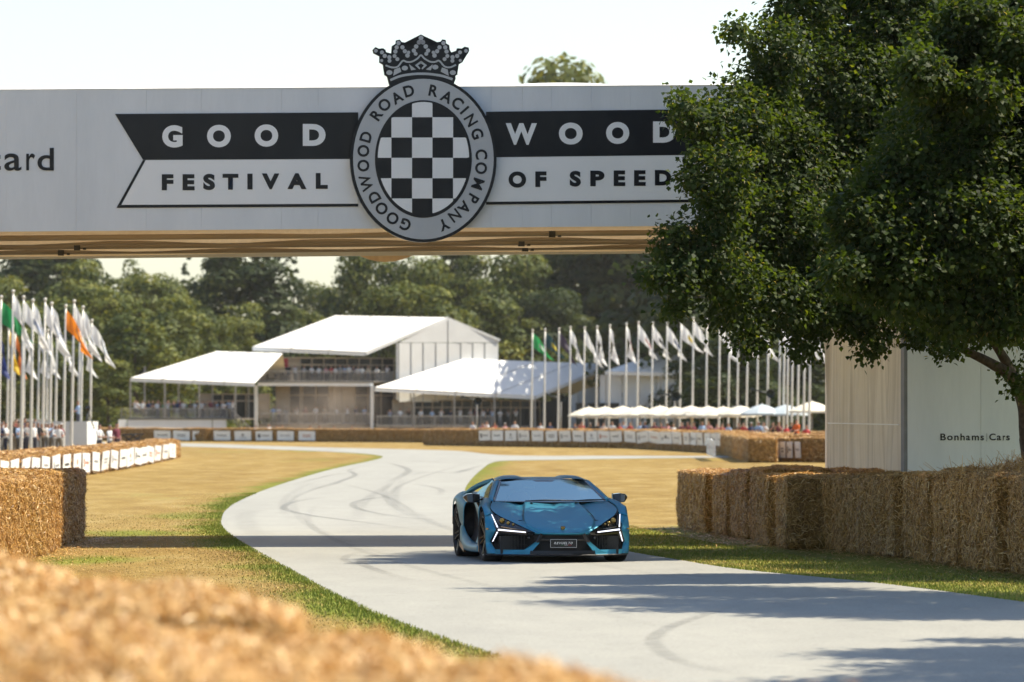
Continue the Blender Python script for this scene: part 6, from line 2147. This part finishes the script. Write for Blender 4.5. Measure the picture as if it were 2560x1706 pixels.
def make_car():
    C = empty('sports_car', (0.70, 77.0, 0.004), R(7.5), 'low satin-blue sports car with Y-shaped white lights driving on the track', 'car')

    def panel(name, grids, mat, parent=C, thick=0.008, smooth=True):
        mb = MB()
        for g in grids:
            mb.grid(g, 0, smooth)
        o = mb.build(name, M[mat], parent)
        if name in ('roof',):
            bm = bmesh.new(); bm.from_mesh(o.data); bmesh.ops.remove_doubles(bm, verts=bm.verts, dist=1e-4); bm.to_mesh(o.data); bm.free()
        if thick:
            md = o.modifiers.new('thickness', 'SOLIDIFY')
            md.thickness = thick
            md.offset = 0
        return o

    def both(name, rows, mat, nu=16, nv=12, parent=C, thick=0.008):
        g = surf(rows, nu, nv)
        a = panel(name, [g], mat, parent, thick)
        b = panel(name, [mirror(g)], mat, parent, thick)
        return a, b

    # ---- bonnet: raised centre with creases to two hollowed flanks
    Cc = [(0, 0, .402), (0, .13, .468), (0, .40, .560), (0, .70, .650), (0, 1.0, .732), (0, 1.235, .788)]
    K = [(.24, .062, .404), (.40, .215, .474), (.470, .42, .556), (.445, .72, .663), (.395, 1.0, .750), (.365, 1.25, .806)]
    E = [(.376, .14, .410), (.505, .305, .476), (.665, .525, .562), (.805, .725, .638), (.870, 1.00, .728), (.800, 1.36, .812)]
    def mid(a, b, t, dz): return tuple(a[i] + (b[i] - a[i]) * t + (dz if i == 2 else 0) for i in range(3))
    ctr = [[c, mid(c, k, .5, .004), mid(c, k, .92, .004), k] for c, k in zip(Cc, K)]
    fl = [[k, mid(k, e, .12, -.010 - .008 * min(i, 3)), mid(k, e, .5, -.008 - .006 * (i in (2, 3, 4))), e] for i, (k, e) in enumerate(zip(K, E))]
    g1, g2 = surf(ctr, 24, 14), surf(fl, 24, 16)
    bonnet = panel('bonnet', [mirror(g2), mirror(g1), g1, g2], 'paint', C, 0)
    # lip under the bonnet edge
    lip = []
    for t in range(13):
        q = cr1([Vector(p) for p in (Cc[0], (.13, .02, .403), K[0], E[0])], t / 12)
        lip.append(q)
    row = [Vector((-q.x, q.y, q.z)) for q in reversed(lip[1:])] + lip
    panel('bonnet_lip', [[row, [q + Vector((0, .015, -.018)) for q in row], [q + Vector((0, .06, -.03)) for q in row]]], 'paint', bonnet)
    for u, v, z in ((-.29, 1.14, .785), (.02, 1.13, .778), (.33, 1.15, .792)):
        mb = MB(); mb.box((u, v, z + .008), (.022, .03, .02)); mb.box((u + .01, v - .02, z + .004), (.03, .012, .012)); mb.build('washer_jet', M['matt_black'], bonnet)
    for s in (-1, 1):      # dark slot beside each crease
        mb = MB()
        mb.tube([(s * .500, .40, .558), (s * .475, .62, .637), (s * .435, .85, .712)], [.003, .007, .002], 6)
        mb.build('bonnet_slot', M['matt_black'], bonnet)
    # badge
    mb = MB()
    sh = [(-.030, .036), (.030, .036), (.032, .005), (.022, -.022), (0, -.040), (-.022, -.022), (-.032, .005)]
    mb.add([(x, .094 - .30 * z - .006, .462 + z * .9) for x, z in sh], [tuple(range(7))])
    mb.build('badge', M['gloss_black'], bonnet)
    mb = MB()
    mb.add([(x * .72, .094 - .30 * z - .010, .4635 + z * .66) for x, z in sh], [tuple(range(7))])
    mb.build('badge_emblem', M['gold'], bonnet)

    # ---- front wings
    both('front_wing', [
        [(.868, .765, .648), (.905, .745, .652), (.955, .715, .632), (.985, .735, .630)],
        [(.878, .92, .700), (.924, .92, .738), (.972, .90, .738), (.992, .90, .728)],
        [(.872, 1.08, .752), (.927, 1.08, .792), (.976, 1.08, .768), (.996, 1.06, .752)],
        [(.840, 1.25, .793), (.908, 1.25, .822), (.970, 1.25, .764), (.994, 1.22, .700)],
        [(.806, 1.42, .824), (.878, 1.44, .842), (.952, 1.44, .752), (.986, 1.37, .540)],
        [(.800, 1.62, .846), (.858, 1.64, .856), (.935, 1.64, .722), (.962, 1.60, .480)]], 'paint', 24, 14)
    # outer corner between the lights and the wheel arch
    both('bumper_corner', [
        [(.893, .795, .655), (.935, .768, .655), (.985, .735, .630)],
        [(.868, .64, .552), (.918, .645, .556), (.989, .672, .545)],
        [(.846, .505, .446), (.904, .545, .442), (.990, .636, .432)],
        [(.876, .555, .362), (.920, .575, .352), (.990, .620, .335)],
        [(.908, .632, .272), (.935, .605, .258), (.987, .615, .240)],
        [(.868, .505, .170), (.912, .525, .155), (.977, .600, .145)],
        [(.862, .485, .118), (.907, .505, .116), (.972, .592, .114)]], 'paint', 24, 8)
    for s in (-1, 1):   # side marker
        mb = MB(); mb.box((s * .972, .585, .452), (.03, .035, .018)); mb.build('side_marker', M['amber'], C)

    # ---- lower blade in body colour
    for s in (-1, 1):
        out = [(.866, .478, .112), (.866, .478, .168), (.66, .300, .166), (.515, .168, .168), (.368, .072, .278), (.332, .055, .268), (.455, .120, .112), (.66, .285, .112)]
        mb = MB()
        k = len(out)
        mb.add([(s * a, b, c) for a, b, c in out] + [(s * a, b + .12, c) for a, b, c in out],
               [(0, 1, 2, 7), (7, 2, 3, 6), (3, 4, 5, 6)] + [(i, (i + 1) % k, k + (i + 1) % k, k + i) for i in range(k)])
        o = mb.build('lower_blade', M['paint'], C)
        md = o.modifiers.new('edge', 'BEVEL'); md.width = .006; md.segments = 2
    # black splitter under it
    mb = MB()
    ln = [(-.985, .66), (-.87, .45), (-.48, .115), (-.2, .03), (0, .018), (.2, .03), (.48, .115), (.87, .45), (.985, .66)]
    rows = [[(a, b, .112) for a, b in ln], [(a, b - .012, .102) for a, b in ln], [(a * .98, b, .090) for a, b in ln], [(a * .9, b + .3, .088) for a, b in ln]]
    mb.grid(rows, smooth=False)
    mb.build('splitter', M['carbon'], C)
    # ---- dark mouth: centre grille and two deep intakes
    g = surf([[(-.39, .20, .392), (-.2, .11, .388), (0, .085, .385), (.2, .11, .388), (.39, .20, .392)],
              [(-.37, .19, .28), (-.2, .115, .27), (0, .095, .27), (.2, .115, .27), (.37, .19, .28)],
              [(-.48, .22, .115), (-.22, .10, .115), (0, .08, .115), (.22, .10, .115), (.48, .22, .115)]], 8, 20)
    panel('centre_grille', [g], 'grille', C, 0)
    mb = MB()
    mb.grid([[(-.30, .09, .325), (0, .055, .320), (.30, .09, .325)], [(-.31, .085, .300), (0, .05, .295), (.31, .085, .300)], [(-.30, .10, .295), (0, .07, .29), (.30, .10, .295)]])
    mb.build('grille_bar', M['carbon'], C)
    mb = MB()
    mb.grid([[(-.44, .105, .165), (0, .035, .158), (.44, .105, .165)], [(-.45, .10, .125), (0, .028, .120), (.45, .10, .125)]])
    mb.build('lower_bar', M['carbon'], C)
    for s in (-1, 1):
        mb = MB()
        mb.grid([[(s * .36, .24, .40), (s * .58, .40, .41), (s * .84, .64, .44)], [(s * .37, .26, .28), (s * .60, .44, .28), (s * .90, .72, .28)], [(s * .46, .26, .13), (s * .62, .40, .13), (s * .87, .60, .13)]])
        mb.build('intake_mesh', M['grille'], C)
        for k in range(7):
            t = k / 6
            u = .50 + .07 * k * .55
            mb = MB()
            mb.beam((s * u, .27 + (u - .5) * .72, .375), (s * u, .27 + (u - .5) * .72, .175), .008, .02)
            mb.build('intake_slat', M['matt_black'], C)
        for z in (.24, .31):
            mb = MB(); mb.beam((s * .47, .27, z), (s * .80, .52, z + .01), .012); mb.build('intake_slat', M['matt_black'], C)
        # diagonal brace rising from the blade to the bonnet
        mb = MB()
        mb.beam((s * .352, .072, .270), (s * .29, .105, .385), .03, .04)
        mb.build('grille_brace', M['carbon'], C)
        # black bridge under the inner light arm
        mb = MB()
        mb.grid([[(s * .376, .165, .405), (s * .49, .225, .405), (s * .66, .345, .412), (s * .82, .475, .425)], [(s * .40, .19, .372), (s * .52, .25, .368), (s * .67, .36, .372), (s * .84, .505, .38)]])
        mb.build('light_surround', M['gloss_black'], C)
        mb = MB(); mb.lathe([(0, -.01), (.016, -.01), (.02, 0), (.02, .02)], 14, 'y', (s * .45, .185, .335)); mb.build('parking_sensor', M['gloss_black'], C)
    # ---- lights
    for s in (-1, 1):
        H = empty('headlight', (0, 0, 0)); H.parent = C
        P = lambda u, v, z: Vector((s * u, v, z))
        Jn, Up, In, Lo = P(.829, .462, .442), P(.886, .775, .650), P(.492, .200, .411), P(.895, .598, .276)
        mb = MB()
        mb.add([P(.868, .785, .640), P(.812, .485, .468), P(.66, .36, .442), P(.50, .235, .425), P(.400, .165, .415), P(.505, .315, .472), P(.665, .535, .557), P(.805, .735, .632)], [(0, 1, 7), (1, 6, 7), (1, 2, 6), (2, 5, 6), (2, 3, 5), (3, 4, 5)])
        mb.build('lamp_housing', M['gloss_black'], H)
        for u, v, z, r in ((.765, .60, .560, .032), (.690, .525, .530, .022), (.63, .47, .512, .016)):
            mb = MB(); mb.lathe([(0, -.018), (r * .6, -.014), (r, 0), (r * 1.15, .012), (r * 1.2, .04)], 16, 'y', (s * u, v - .03, z)); mb.build('projector_lens', M['amber'], H)
        mb = MB(); mb.beam(P(.795, .465, .482), P(.585, .295, .448), .010, .008); mb.build('chrome_strip', M['chrome'], H)
        mb = MB(); mb.beam(P(.80, .48, .500), P(.855, .72, .618), .012, .012); mb.build('lamp_edge', M['matt_black'], H)
        for a, b, w, wb in ((Jn, Up, .017, .011), (Jn, In, .021, .015), (Jn, Lo, .018, .010)):
            d = (b - a).normalized()
            n = Vector((0, -1, 0))
            x = d.cross(n).normalized()
            back = MB()
            back.beam(a - d * .015 + Vector((0, .016, 0)), b + d * .015 + Vector((0, .016, 0)), .02, .062, up=tuple(x))
            back.build('light_bezel', M['gloss_black'], H)
            o = Vector((0, -.006, 0))
            mb = MB()
            mb.add([a + o + x * w / 2 - d * w * .3, a + o - x * w / 2 - d * w * .3, b + o - x * wb / 2, b + o + x * wb / 2, a + x * w / 2 + Vector((0, .02, 0)), a - x * w / 2 + Vector((0, .02, 0)), b - x * wb / 2 + Vector((0, .02, 0)), b + x * wb / 2 + Vector((0, .02, 0))],
                   [(0, 1, 2, 3), (0, 4, 5, 1), (1, 5, 6, 2), (2, 6, 7, 3), (3, 7, 4, 0)])
            mb.build('light_strip', M['led'], H)
    # ---- number plate
    plt = MB(); plt.box((0, .024, .262), (.362, .012, .112)); pl = plt.build('number_plate', M['matt_black'], C)
    for (x, z, w, h) in ((0, .054, .358, .004), (0, -.054, .358, .004), (-.178, 0, .004, .108), (.178, 0, .004, .108)):
        mb = MB(); mb.box((x, .0165, .262 + z), (w, .002, h)); mb.build('plate_border', M['white_text'], pl)
    xs = -.132
    for ch, w in zip('REVUELTO', (.032, .028, .034, .032, .026, .026, .03, .034)):
        me, lo, hi = glyph(ch, .03)
        me = me.copy()
        co = np.array([v.co[:] for v in me.vertices])
        zz = (co[:, 1] - lo[1]) / (hi[1] - lo[1]) * .030
        xx = xs + (co[:, 0] - lo[0]) / (hi[0] - lo[0]) * (w - .005) + zz * .35
        me.vertices.foreach_set('co', np.stack([xx, np.full(len(xx), .0165), .252 + zz], 1).astype(np.float32).ravel())
        me.materials.clear(); me.materials.append(M['white_text']); me.update()
        link('letter', me, pl)
        xs += w + .002
    for x, m in ((-.045, 'print_green'), (.005, 'white_text'), (.055, 'print_red')):
        mb = MB(); mb.box((x + .03, .0168, .240), (.048, .0015, .004)); mb.build('plate_stripe', M[m], pl)

    # ---- glasshouse
    ws = surf([[(-.785, 1.37, .816), (-.40, 1.25, .806), (0, 1.21, .798), (.40, 1.25, .806), (.785, 1.37, .816)],
               [(-.728, 1.60, .905), (-.38, 1.49, .910), (0, 1.46, .908), (.38, 1.49, .910), (.728, 1.60, .905)],
               [(-.664, 1.86, 1.000), (-.355, 1.77, 1.010), (0, 1.75, 1.012), (.355, 1.77, 1.010), (.664, 1.86, 1.000)],
               [(-.600, 2.125, 1.090), (-.33, 2.08, 1.108), (0, 2.065, 1.112), (.33, 2.08, 1.108), (.600, 2.125, 1.090)]], 20, 28)
    wsn = panel('windscreen', [ws], 'glass', C, 0)
    # black edge of the glass
    mb = MB()
    edge = [r[0] for r in ws] + ws[-1][1:] + [r[-1] for r in reversed(ws[:-1])] + list(reversed(ws[0][1:-1]))
    cen = Vector((0, 1.66, .96))
    inn = [q + (cen - q).normalized() * .028 + Vector((0, -.006, .006)) for q in edge]
    outn = [q + Vector((0, -.006, .006)) for q in edge]
    k = len(edge)
    mb.add(outn + inn, [(i, (i + 1) % k, k + (i + 1) % k, k + i) for i in range(k)])
    mb.build('windscreen_seal', M['gloss_black'], wsn)
    mb = MB(); mb.add([(-.15, 2.02, 1.098), (.15, 2.02, 1.098), (.11, 1.95, 1.076), (-.11, 1.95, 1.076)], [(0, 1, 2, 3)]); mb.build('camera_pod', M['gloss_black'], wsn)
    for pts in ([(-.36, 1.245, .822), (-.1, 1.20, .830), (.32, 1.215, .826)], [(.30, 1.225, .822), (.52, 1.265, .832), (.77, 1.35, .838)]):
        mb = MB(); mb.tube([Vector(p) for p in pts], [.006, .012, .007], 6); mb.build('wiper', M['matt_black'], C)
    mb = MB(); mb.grid([[(-.80, 1.35, .806), (-.4, 1.225, .797), (0, 1.18, .785), (.4, 1.225, .797), (.80, 1.35, .806)], [(-.79, 1.40, .80), (-.4, 1.27, .79), (0, 1.24, .78), (.4, 1.27, .79), (.79, 1.40, .80)]]); mb.build('scuttle', M['matt_black'], C)
    both('windscreen_pillar', [[(.792, 1.37, .814), (.825, 1.40, .830), (.848, 1.47, .838)], [(.672, 1.86, .998), (.705, 1.88, 1.008), (.735, 1.94, .998)], [(.604, 2.125, 1.092), (.635, 2.15, 1.098), (.668, 2.20, 1.086)]], 'paint', 12, 6)
    both('side_window', [[(.852, 1.48, .842), (.872, 2.0, .872), (.872, 2.62, .895)], [(.770, 1.85, .965), (.785, 2.15, .985), (.775, 2.60, 1.0)], [(.672, 2.20, 1.084), (.668, 2.40, 1.095), (.655, 2.62, 1.090)]], 'glass', 10, 12, thick=0)
    rf = []
    for v, zs in ((2.075, (1.116, 1.116, 1.118, 1.118, 1.112, 1.094)), (2.25, (1.134, 1.134, 1.146, 1.150, 1.140, 1.100)), (2.50, (1.140, 1.140, 1.158, 1.162, 1.150, 1.104)), (2.80, (1.132, 1.132, 1.152, 1.156, 1.140, 1.090)), (3.05, (1.108, 1.108, 1.128, 1.130, 1.112, 1.060))):
        vv = (0, .0, .005, .01, .03, .05) if v < 2.1 else (0,) * 6
        rf.append([(u, v + dv, z) for u, z, dv in zip((0, .25, .31, .42, .53, .64 - .03 * (v > 2.9)), zs, vv)])
    g = surf(rf, 16, 22)
    panel('roof', [mirror(g), g], 'paint', C, 0)
    # flying buttress from the roof to the haunch
    for s in (-1, 1):
        mb = MB()
        pts = crom([Vector((s * .63, 2.66, 1.090)), Vector((s * .74, 2.92, 1.045)), Vector((s * .845, 3.18, .975)), Vector((s * .905, 3.42, .905))], 5)
        a = [p + Vector((0, 0, .03)) for p in pts]; b = [p + Vector((s * .045, -.03, -.025)) for p in pts]; c = [p + Vector((-s * .05, .05, -.03)) for p in pts]
        mb.grid([a, b, c, a])
        mb.build('buttress', M['paint'], C)
    # engine deck and tail
    g = surf([[(0, 3.05, 1.105), (.3, 3.05, 1.12), (.60, 3.05, 1.055)], [(0, 3.5, 1.0), (.3, 3.5, 1.0), (.60, 3.45, .93)], [(0, 4.1, .90), (.35, 4.1, .90), (.68, 4.1, .885)], [(0, 4.80, .82), (.35, 4.8, .82), (.66, 4.76, .82)]], 14, 10)
    panel('engine_cover', [mirror(g), g], 'carbon')
    both('rear_wing_panel', [
        [(.66, 2.98, .80), (.84, 2.98, .845), (.975, 3.02, .740), (.985, 3.06, .44)],
        [(.66, 3.25, .87), (.88, 3.25, .893), (.992, 3.25, .780), (1.005, 3.30, .50)],
        [(.66, 3.5, .905), (.895, 3.5, .918), (1.003, 3.5, .825), (1.014, 3.48, .650)],
        [(.66, 3.8, .905), (.895, 3.8, .922), (1.006, 3.8, .850), (1.018, 3.8, .795)],
        [(.66, 4.15, .885), (.88, 4.15, .895), (.992, 4.15, .815), (1.012, 4.12, .650)],
        [(.64, 4.75, .82), (.84, 4.75, .83), (.94, 4.72, .72), (.95, 4.35, .40)]], 'paint', 28, 14)
    mb = MB()
    mb.grid([[(-.95, 4.66, .72), (-.66, 4.80, .80), (0, 4.86, .81), (.66, 4.80, .80), (.95, 4.66, .72)], [(-.95, 4.70, .45), (-.66, 4.88, .50), (0, 4.93, .5), (.66, 4.88, .50), (.95, 4.70, .45)], [(-.8, 4.5, .16), (-.5, 4.6, .16), (0, 4.62, .16), (.5, 4.6, .16), (.8, 4.5, .16)]])
    mb.build('rear_bumper', M['matt_black'], C)
    mb = MB(); mb.box((0, 4.80, .88), (1.5, .18, .02)); mb.box((-.5, 4.78, .845), (.03, .1, .06)); mb.box((.5, 4.78, .845), (.03, .1, .06)); mb.build('rear_spoiler', M['carbon'], C)
    # ---- flanks
    both('door', [
        [(.857, 1.63, .852), (.872, 2.0, .874), (.874, 2.62, .898)],
        [(.945, 1.63, .720), (.935, 2.0, .720), (.900, 2.62, .80)],
        [(.955, 1.62, .52), (.900, 2.0, .54), (.835, 2.50, .66)],
        [(.960, 1.58, .34), (.905, 1.9, .36), (.86, 2.25, .40)],
        [(.968, 1.52, .20), (.945, 1.9, .19), (.93, 2.25, .19)]], 'paint', 18, 14)
    both('side_intake', [[(.873, 2.62, .895), (.84, 2.8, .88), (.80, 3.02, .84)], [(.82, 2.45, .66), (.78, 2.8, .65), (.82, 3.08, .64)], [(.85, 2.2, .40), (.80, 2.7, .38), (.84, 3.10, .36)], [(.92, 2.15, .20), (.90, 2.6, .20), (.92, 3.15, .20)]], 'matt_black', 10, 10)
    both('sill_blade', [[(.950, 1.50, .235), (.935, 2.0, .230), (.93, 2.6, .26), (.95, 3.05, .36), (.975, 3.22, .50)], [(.985, 1.47, .190), (1.0, 2.0, .185), (1.005, 2.6, .200), (1.0, 3.1, .27), (.998, 3.33, .42)], [(.985, 1.46, .115), (1.0, 2.0, .110), (1.005, 2.6, .112), (1.0, 3.15, .14), (.995, 3.40, .24)]], 'paint', 8, 20)
    for s in (-1, 1):
        mb = MB(); mb.beam((s * .992, 2.9, .118), (s * .998, 3.36, .20), .03, .07); mb.build('skirt_fin', M['bronze'], C)
        mb = MB(); mb.beam((s * .978, 1.44, .12), (s * .962, 1.50, .46), .02, .10); mb.build('vent_fin', M['bronze'], C)
    mb = MB()
    mb.box((0, 2.45, .235), (1.62, 4.1, .24)); mb.box((0, 3.6, .52), (1.25, 2.0, .45)); mb.box((0, .98, .42), (1.10, .9, .30))  # dark boxes added inside the body to block light through gaps
    mb.build('underbody_light_block', M['matt_black'], C)
    # ---- wheels
    def wheel(u, v, r, w, rim_r, steer=0):
        s = 1 if u > 0 else -1
        W = MB()
        h = w / 2
        W.lathe([(rim_r, -h * .86), (rim_r + .012, -h * .97), (r - .035, -h), (r - .010, -h * .92), (r, -h * .72), (r + .001, 0), (r, h * .72), (r - .010, h * .92), (r - .035, h), (rim_r + .012, h * .97), (rim_r, h * .86)], 44, 'x')
        for gx in (-.45, -.15, .15, .45):
            W.lathe([(r + .0005, h * (gx - .03)), (r + .003, h * (gx - .02)), (r + .003, h * (gx + .02)), (r + .0005, h * (gx + .03))], 44, 'x')
        o = W.build('wheel', M['tyre'], C, (u, v, r))
        o.rotation_euler = (0, 0, steer)
        m = MB()
        m.lathe([(rim_r + .006, s * h * .9), (rim_r - .012, s * h * .9), (rim_r - .02, s * h * .6), (rim_r - .03, -s * h * .8), (rim_r + .004, -s * h * .86)], 40, 'x')
        m.lathe([(.0, s * h * .72), (.035, s * h * .74), (.065, s * h * .66), (.075, s * h * .4)], 20, 'x')
        for i in range(10):
            a = 2 * math.pi * i / 10
            da = .16 if i % 2 else -.16
            c0 = Vector((s * h * .62, .06 * math.cos(a), .06 * math.sin(a)))
            c1 = Vector((s * h * .84, (rim_r - .012) * math.cos(a + da), (rim_r - .012) * math.sin(a + da)))
            m.beam(c0, c1, .022, .026, up=(1, 0, 0))
        m.build('rim', M['rim'], o)
        d = MB(); d.lathe([(.07, s * h * .20), (rim_r - .045, s * h * .20), (rim_r - .045, s * h * .05), (.07, s * h * .05)], 32, 'x'); d.build('brake_disc', M['brake'], o)
        b = MB(); b.box((s * h * .18, .0, rim_r - .08), (.08, .20, .07)); b.build('brake_caliper', M['gloss_black'], o)
    for s in (-1, 1):
        wheel(s * .855, 1.02, .346, .265, .266, R(3))
        wheel(s * .835, 3.80, .362, .345, .279)
        for v, r, u0, u1 in ((1.02, .36, .83, .97), (3.80, .415, .60, 1.0)):
            mb = MB()
            rows = [[(s * u0, v + r * math.cos(a), .35 + r * math.sin(a)) for a in [math.pi * k / 16 for k in range(-2, 19)]], [(s * u1, v + r * math.cos(a), .35 + r * math.sin(a)) for a in [math.pi * k / 16 for k in range(-2, 19)]]]
            mb.grid(rows)
            mb.build('wheel_well', M['matt_black'], C)
    # ---- door mirrors
    for s in (-1, 1):
        mb = MB()
        inn = [(.930, 1.72, .905), (.930, 1.70, .800), (.935, 1.86, .795), (.935, 1.86, .910)]
        md_ = [(1.03, 1.69, .918), (1.03, 1.67, .790), (1.03, 1.86, .785), (1.03, 1.86, .922)]
        om = [(1.105, 1.73, .908), (1.095, 1.71, .795), (1.10, 1.86, .80), (1.11, 1.86, .91)]
        tip = [(1.148, 1.80, .875), (1.140, 1.79, .845), (1.140, 1.86, .845), (1.148, 1.86, .875)]
        vs = [Vector((s * a, b, c)) for ring in (inn, md_, om, tip) for a, b, c in ring]
        fs = [(0, 1, 2, 3), (12, 13, 14, 15)]
        for r_ in range(3):
            for j in range(4):
                fs.append((r_ * 4 + j, r_ * 4 + (j + 1) % 4, r_ * 4 + 4 + (j + 1) % 4, r_ * 4 + 4 + j))
        mb.add(vs, fs, 0, False)
        o = mb.build('door_mirror', M['gloss_black'], C)
        bv = o.modifiers.new('edge', 'BEVEL'); bv.width = .010; bv.segments = 2
        mb = MB(); mb.beam((s * .955, 1.80, .815), (s * .868, 1.76, .845), .05, .02); mb.beam((s * .955, 1.80, .81), (s * .925, 1.74, .735), .035, .02); mb.build('mirror_stalk', M['gloss_black'], o)
        mb = MB(); mb.add([(s * .95, 1.862, .805), (s * 1.12, 1.862, .812), (s * 1.12, 1.862, .90), (s * .95, 1.862, .90)], [(0, 1, 2, 3)]); mb.build('mirror_glass', M['chrome'], o)
    # ---- inside
    mb = MB(); mb.grid([[(-.76, 1.42, .79), (0, 1.30, .775), (.76, 1.42, .79)], [(-.74, 1.75, .80), (0, 1.7, .80), (.74, 1.75, .80)], [(-.74, 1.85, .60), (0, 1.8, .60), (.74, 1.85, .60)]]); mb.build('dashboard', M['seat_cloth'], C)
    for u in (-.37, .37):
        mb = MB(); mb.box((u, 2.30, .36), (.46, .5, .12)); mb.box((u, 2.58, .66), (.46, .14, .62), rot=Matrix.Rotation(R(-18), 3, 'X')); mb.box((u, 2.66, .99), (.24, .10, .18)); so = mb.build('seat', M['seat_cloth'], C)
        bv = so.modifiers.new('edge', 'BEVEL'); bv.width = .04; bv.segments = 3
    mb = MB()
    ring = [Vector((-.36 + .17 * math.cos(a), 1.98 - .05 * math.sin(a), .80 + .16 * math.sin(a))) for a in [2 * math.pi * i / 24 for i in range(25)]]
    mb.tube(ring, .016, 8); mb.beam((-.52, 1.98, .80), (-.20, 1.98, .80), .02, .03); mb.build('steering_wheel', M['white_paint'], C)  # rim coloured white to stand in for a pale highlight
    mb = MB(); mb.add([(-.31, 1.82, .985), (-.15, 1.80, .985), (-.15, 1.845, 1.03), (-.31, 1.865, 1.03)], [(0, 1, 2, 3)]); mb.build('white_card', M['card'], C)  # small white card set just inside the glass
    mb = MB(); mb.box((0, 2.80, .78), (1.16, .03, .56)); mb.build('bulkhead', M['matt_black'], C)
    return C


car = make_car()
_d = car.matrix_basis @ Vector((-.36, 2.44, -.56))
person(_d.x, _d.y, _d.z, 'drive', 'navy', R(7.5), 'driver at the wheel, faint behind the reflecting windscreen', None, 0.90)


# ------------------------------------------------------------------ air: dust kicked up at the bend, summer haze
def volume_box(name, lo, hi, col, dens, label, noise_scale=None, aniso=0.3):
    m = bpy.data.materials.new(name)
    m.use_nodes = True
    nt = m.node_tree
    nt.nodes.remove(nt.nodes['Principled BSDF'])
    v = N(nt, 'ShaderNodeVolumePrincipled')
    v.inputs['Color'].default_value = col
    v.inputs['Anisotropy'].default_value = aniso
    v.inputs['Density'].default_value = dens
    if noise_scale:
        tc = N(nt, 'ShaderNodeTexCoord')
        gd = N(nt, 'ShaderNodeTexGradient', gradient_type='SPHERICAL')
        mp = N(nt, 'ShaderNodeMapping')
        L(nt, tc.outputs['Object'], mp.inputs[0])
        L(nt, mp.outputs[0], gd.inputs[0])
        nz = N(nt, 'ShaderNodeTexNoise', i_Scale=noise_scale, i_Detail=3.0)
        L(nt, tc.outputs['Object'], nz.inputs[0])
        mu = N(nt, 'ShaderNodeMath', operation='MULTIPLY')
        L(nt, gd.outputs[1], mu.inputs[0])
        rr = ramp(nt, nz.outputs[0], [(0.35, (0, 0, 0)), (0.7, (1, 1, 1))])
        L(nt, rr, mu.inputs[1])
        m2 = N(nt, 'ShaderNodeMath', operation='MULTIPLY', i_1=dens)
        L(nt, mu.outputs[0], m2.inputs[0])
        L(nt, m2.outputs[0], v.inputs['Density'])
    L(nt, v.outputs[0], nt.nodes['Material Output'].inputs['Volume'])
    lo, hi = Vector(lo), Vector(hi)
    c, s = (lo + hi) / 2, (hi - lo) / 2
    mb = MB()
    mb.box((0, 0, 0), (2, 2, 2))
    o = mb.build(name, m, None, c)
    o.scale = s
    return tag(o, label, 'haze', kind='stuff')


haze = volume_box('haze', (-400, -60, -1), (400, 1400, 60), (1.0, 0.96, 0.88, 1), 0.000045, 'thin summer haze over the whole course')
dc = at(815, 1012, 528)
volume_box('dust_cloud', (dc.x - 6.5, dc.y - 7, 0.02), (dc.x + 6.5, dc.y + 7, 6.2), (0.72, 0.56, 0.42, 1), 0.11, 'brown dust drifting across the deck under the balcony', 1.4)
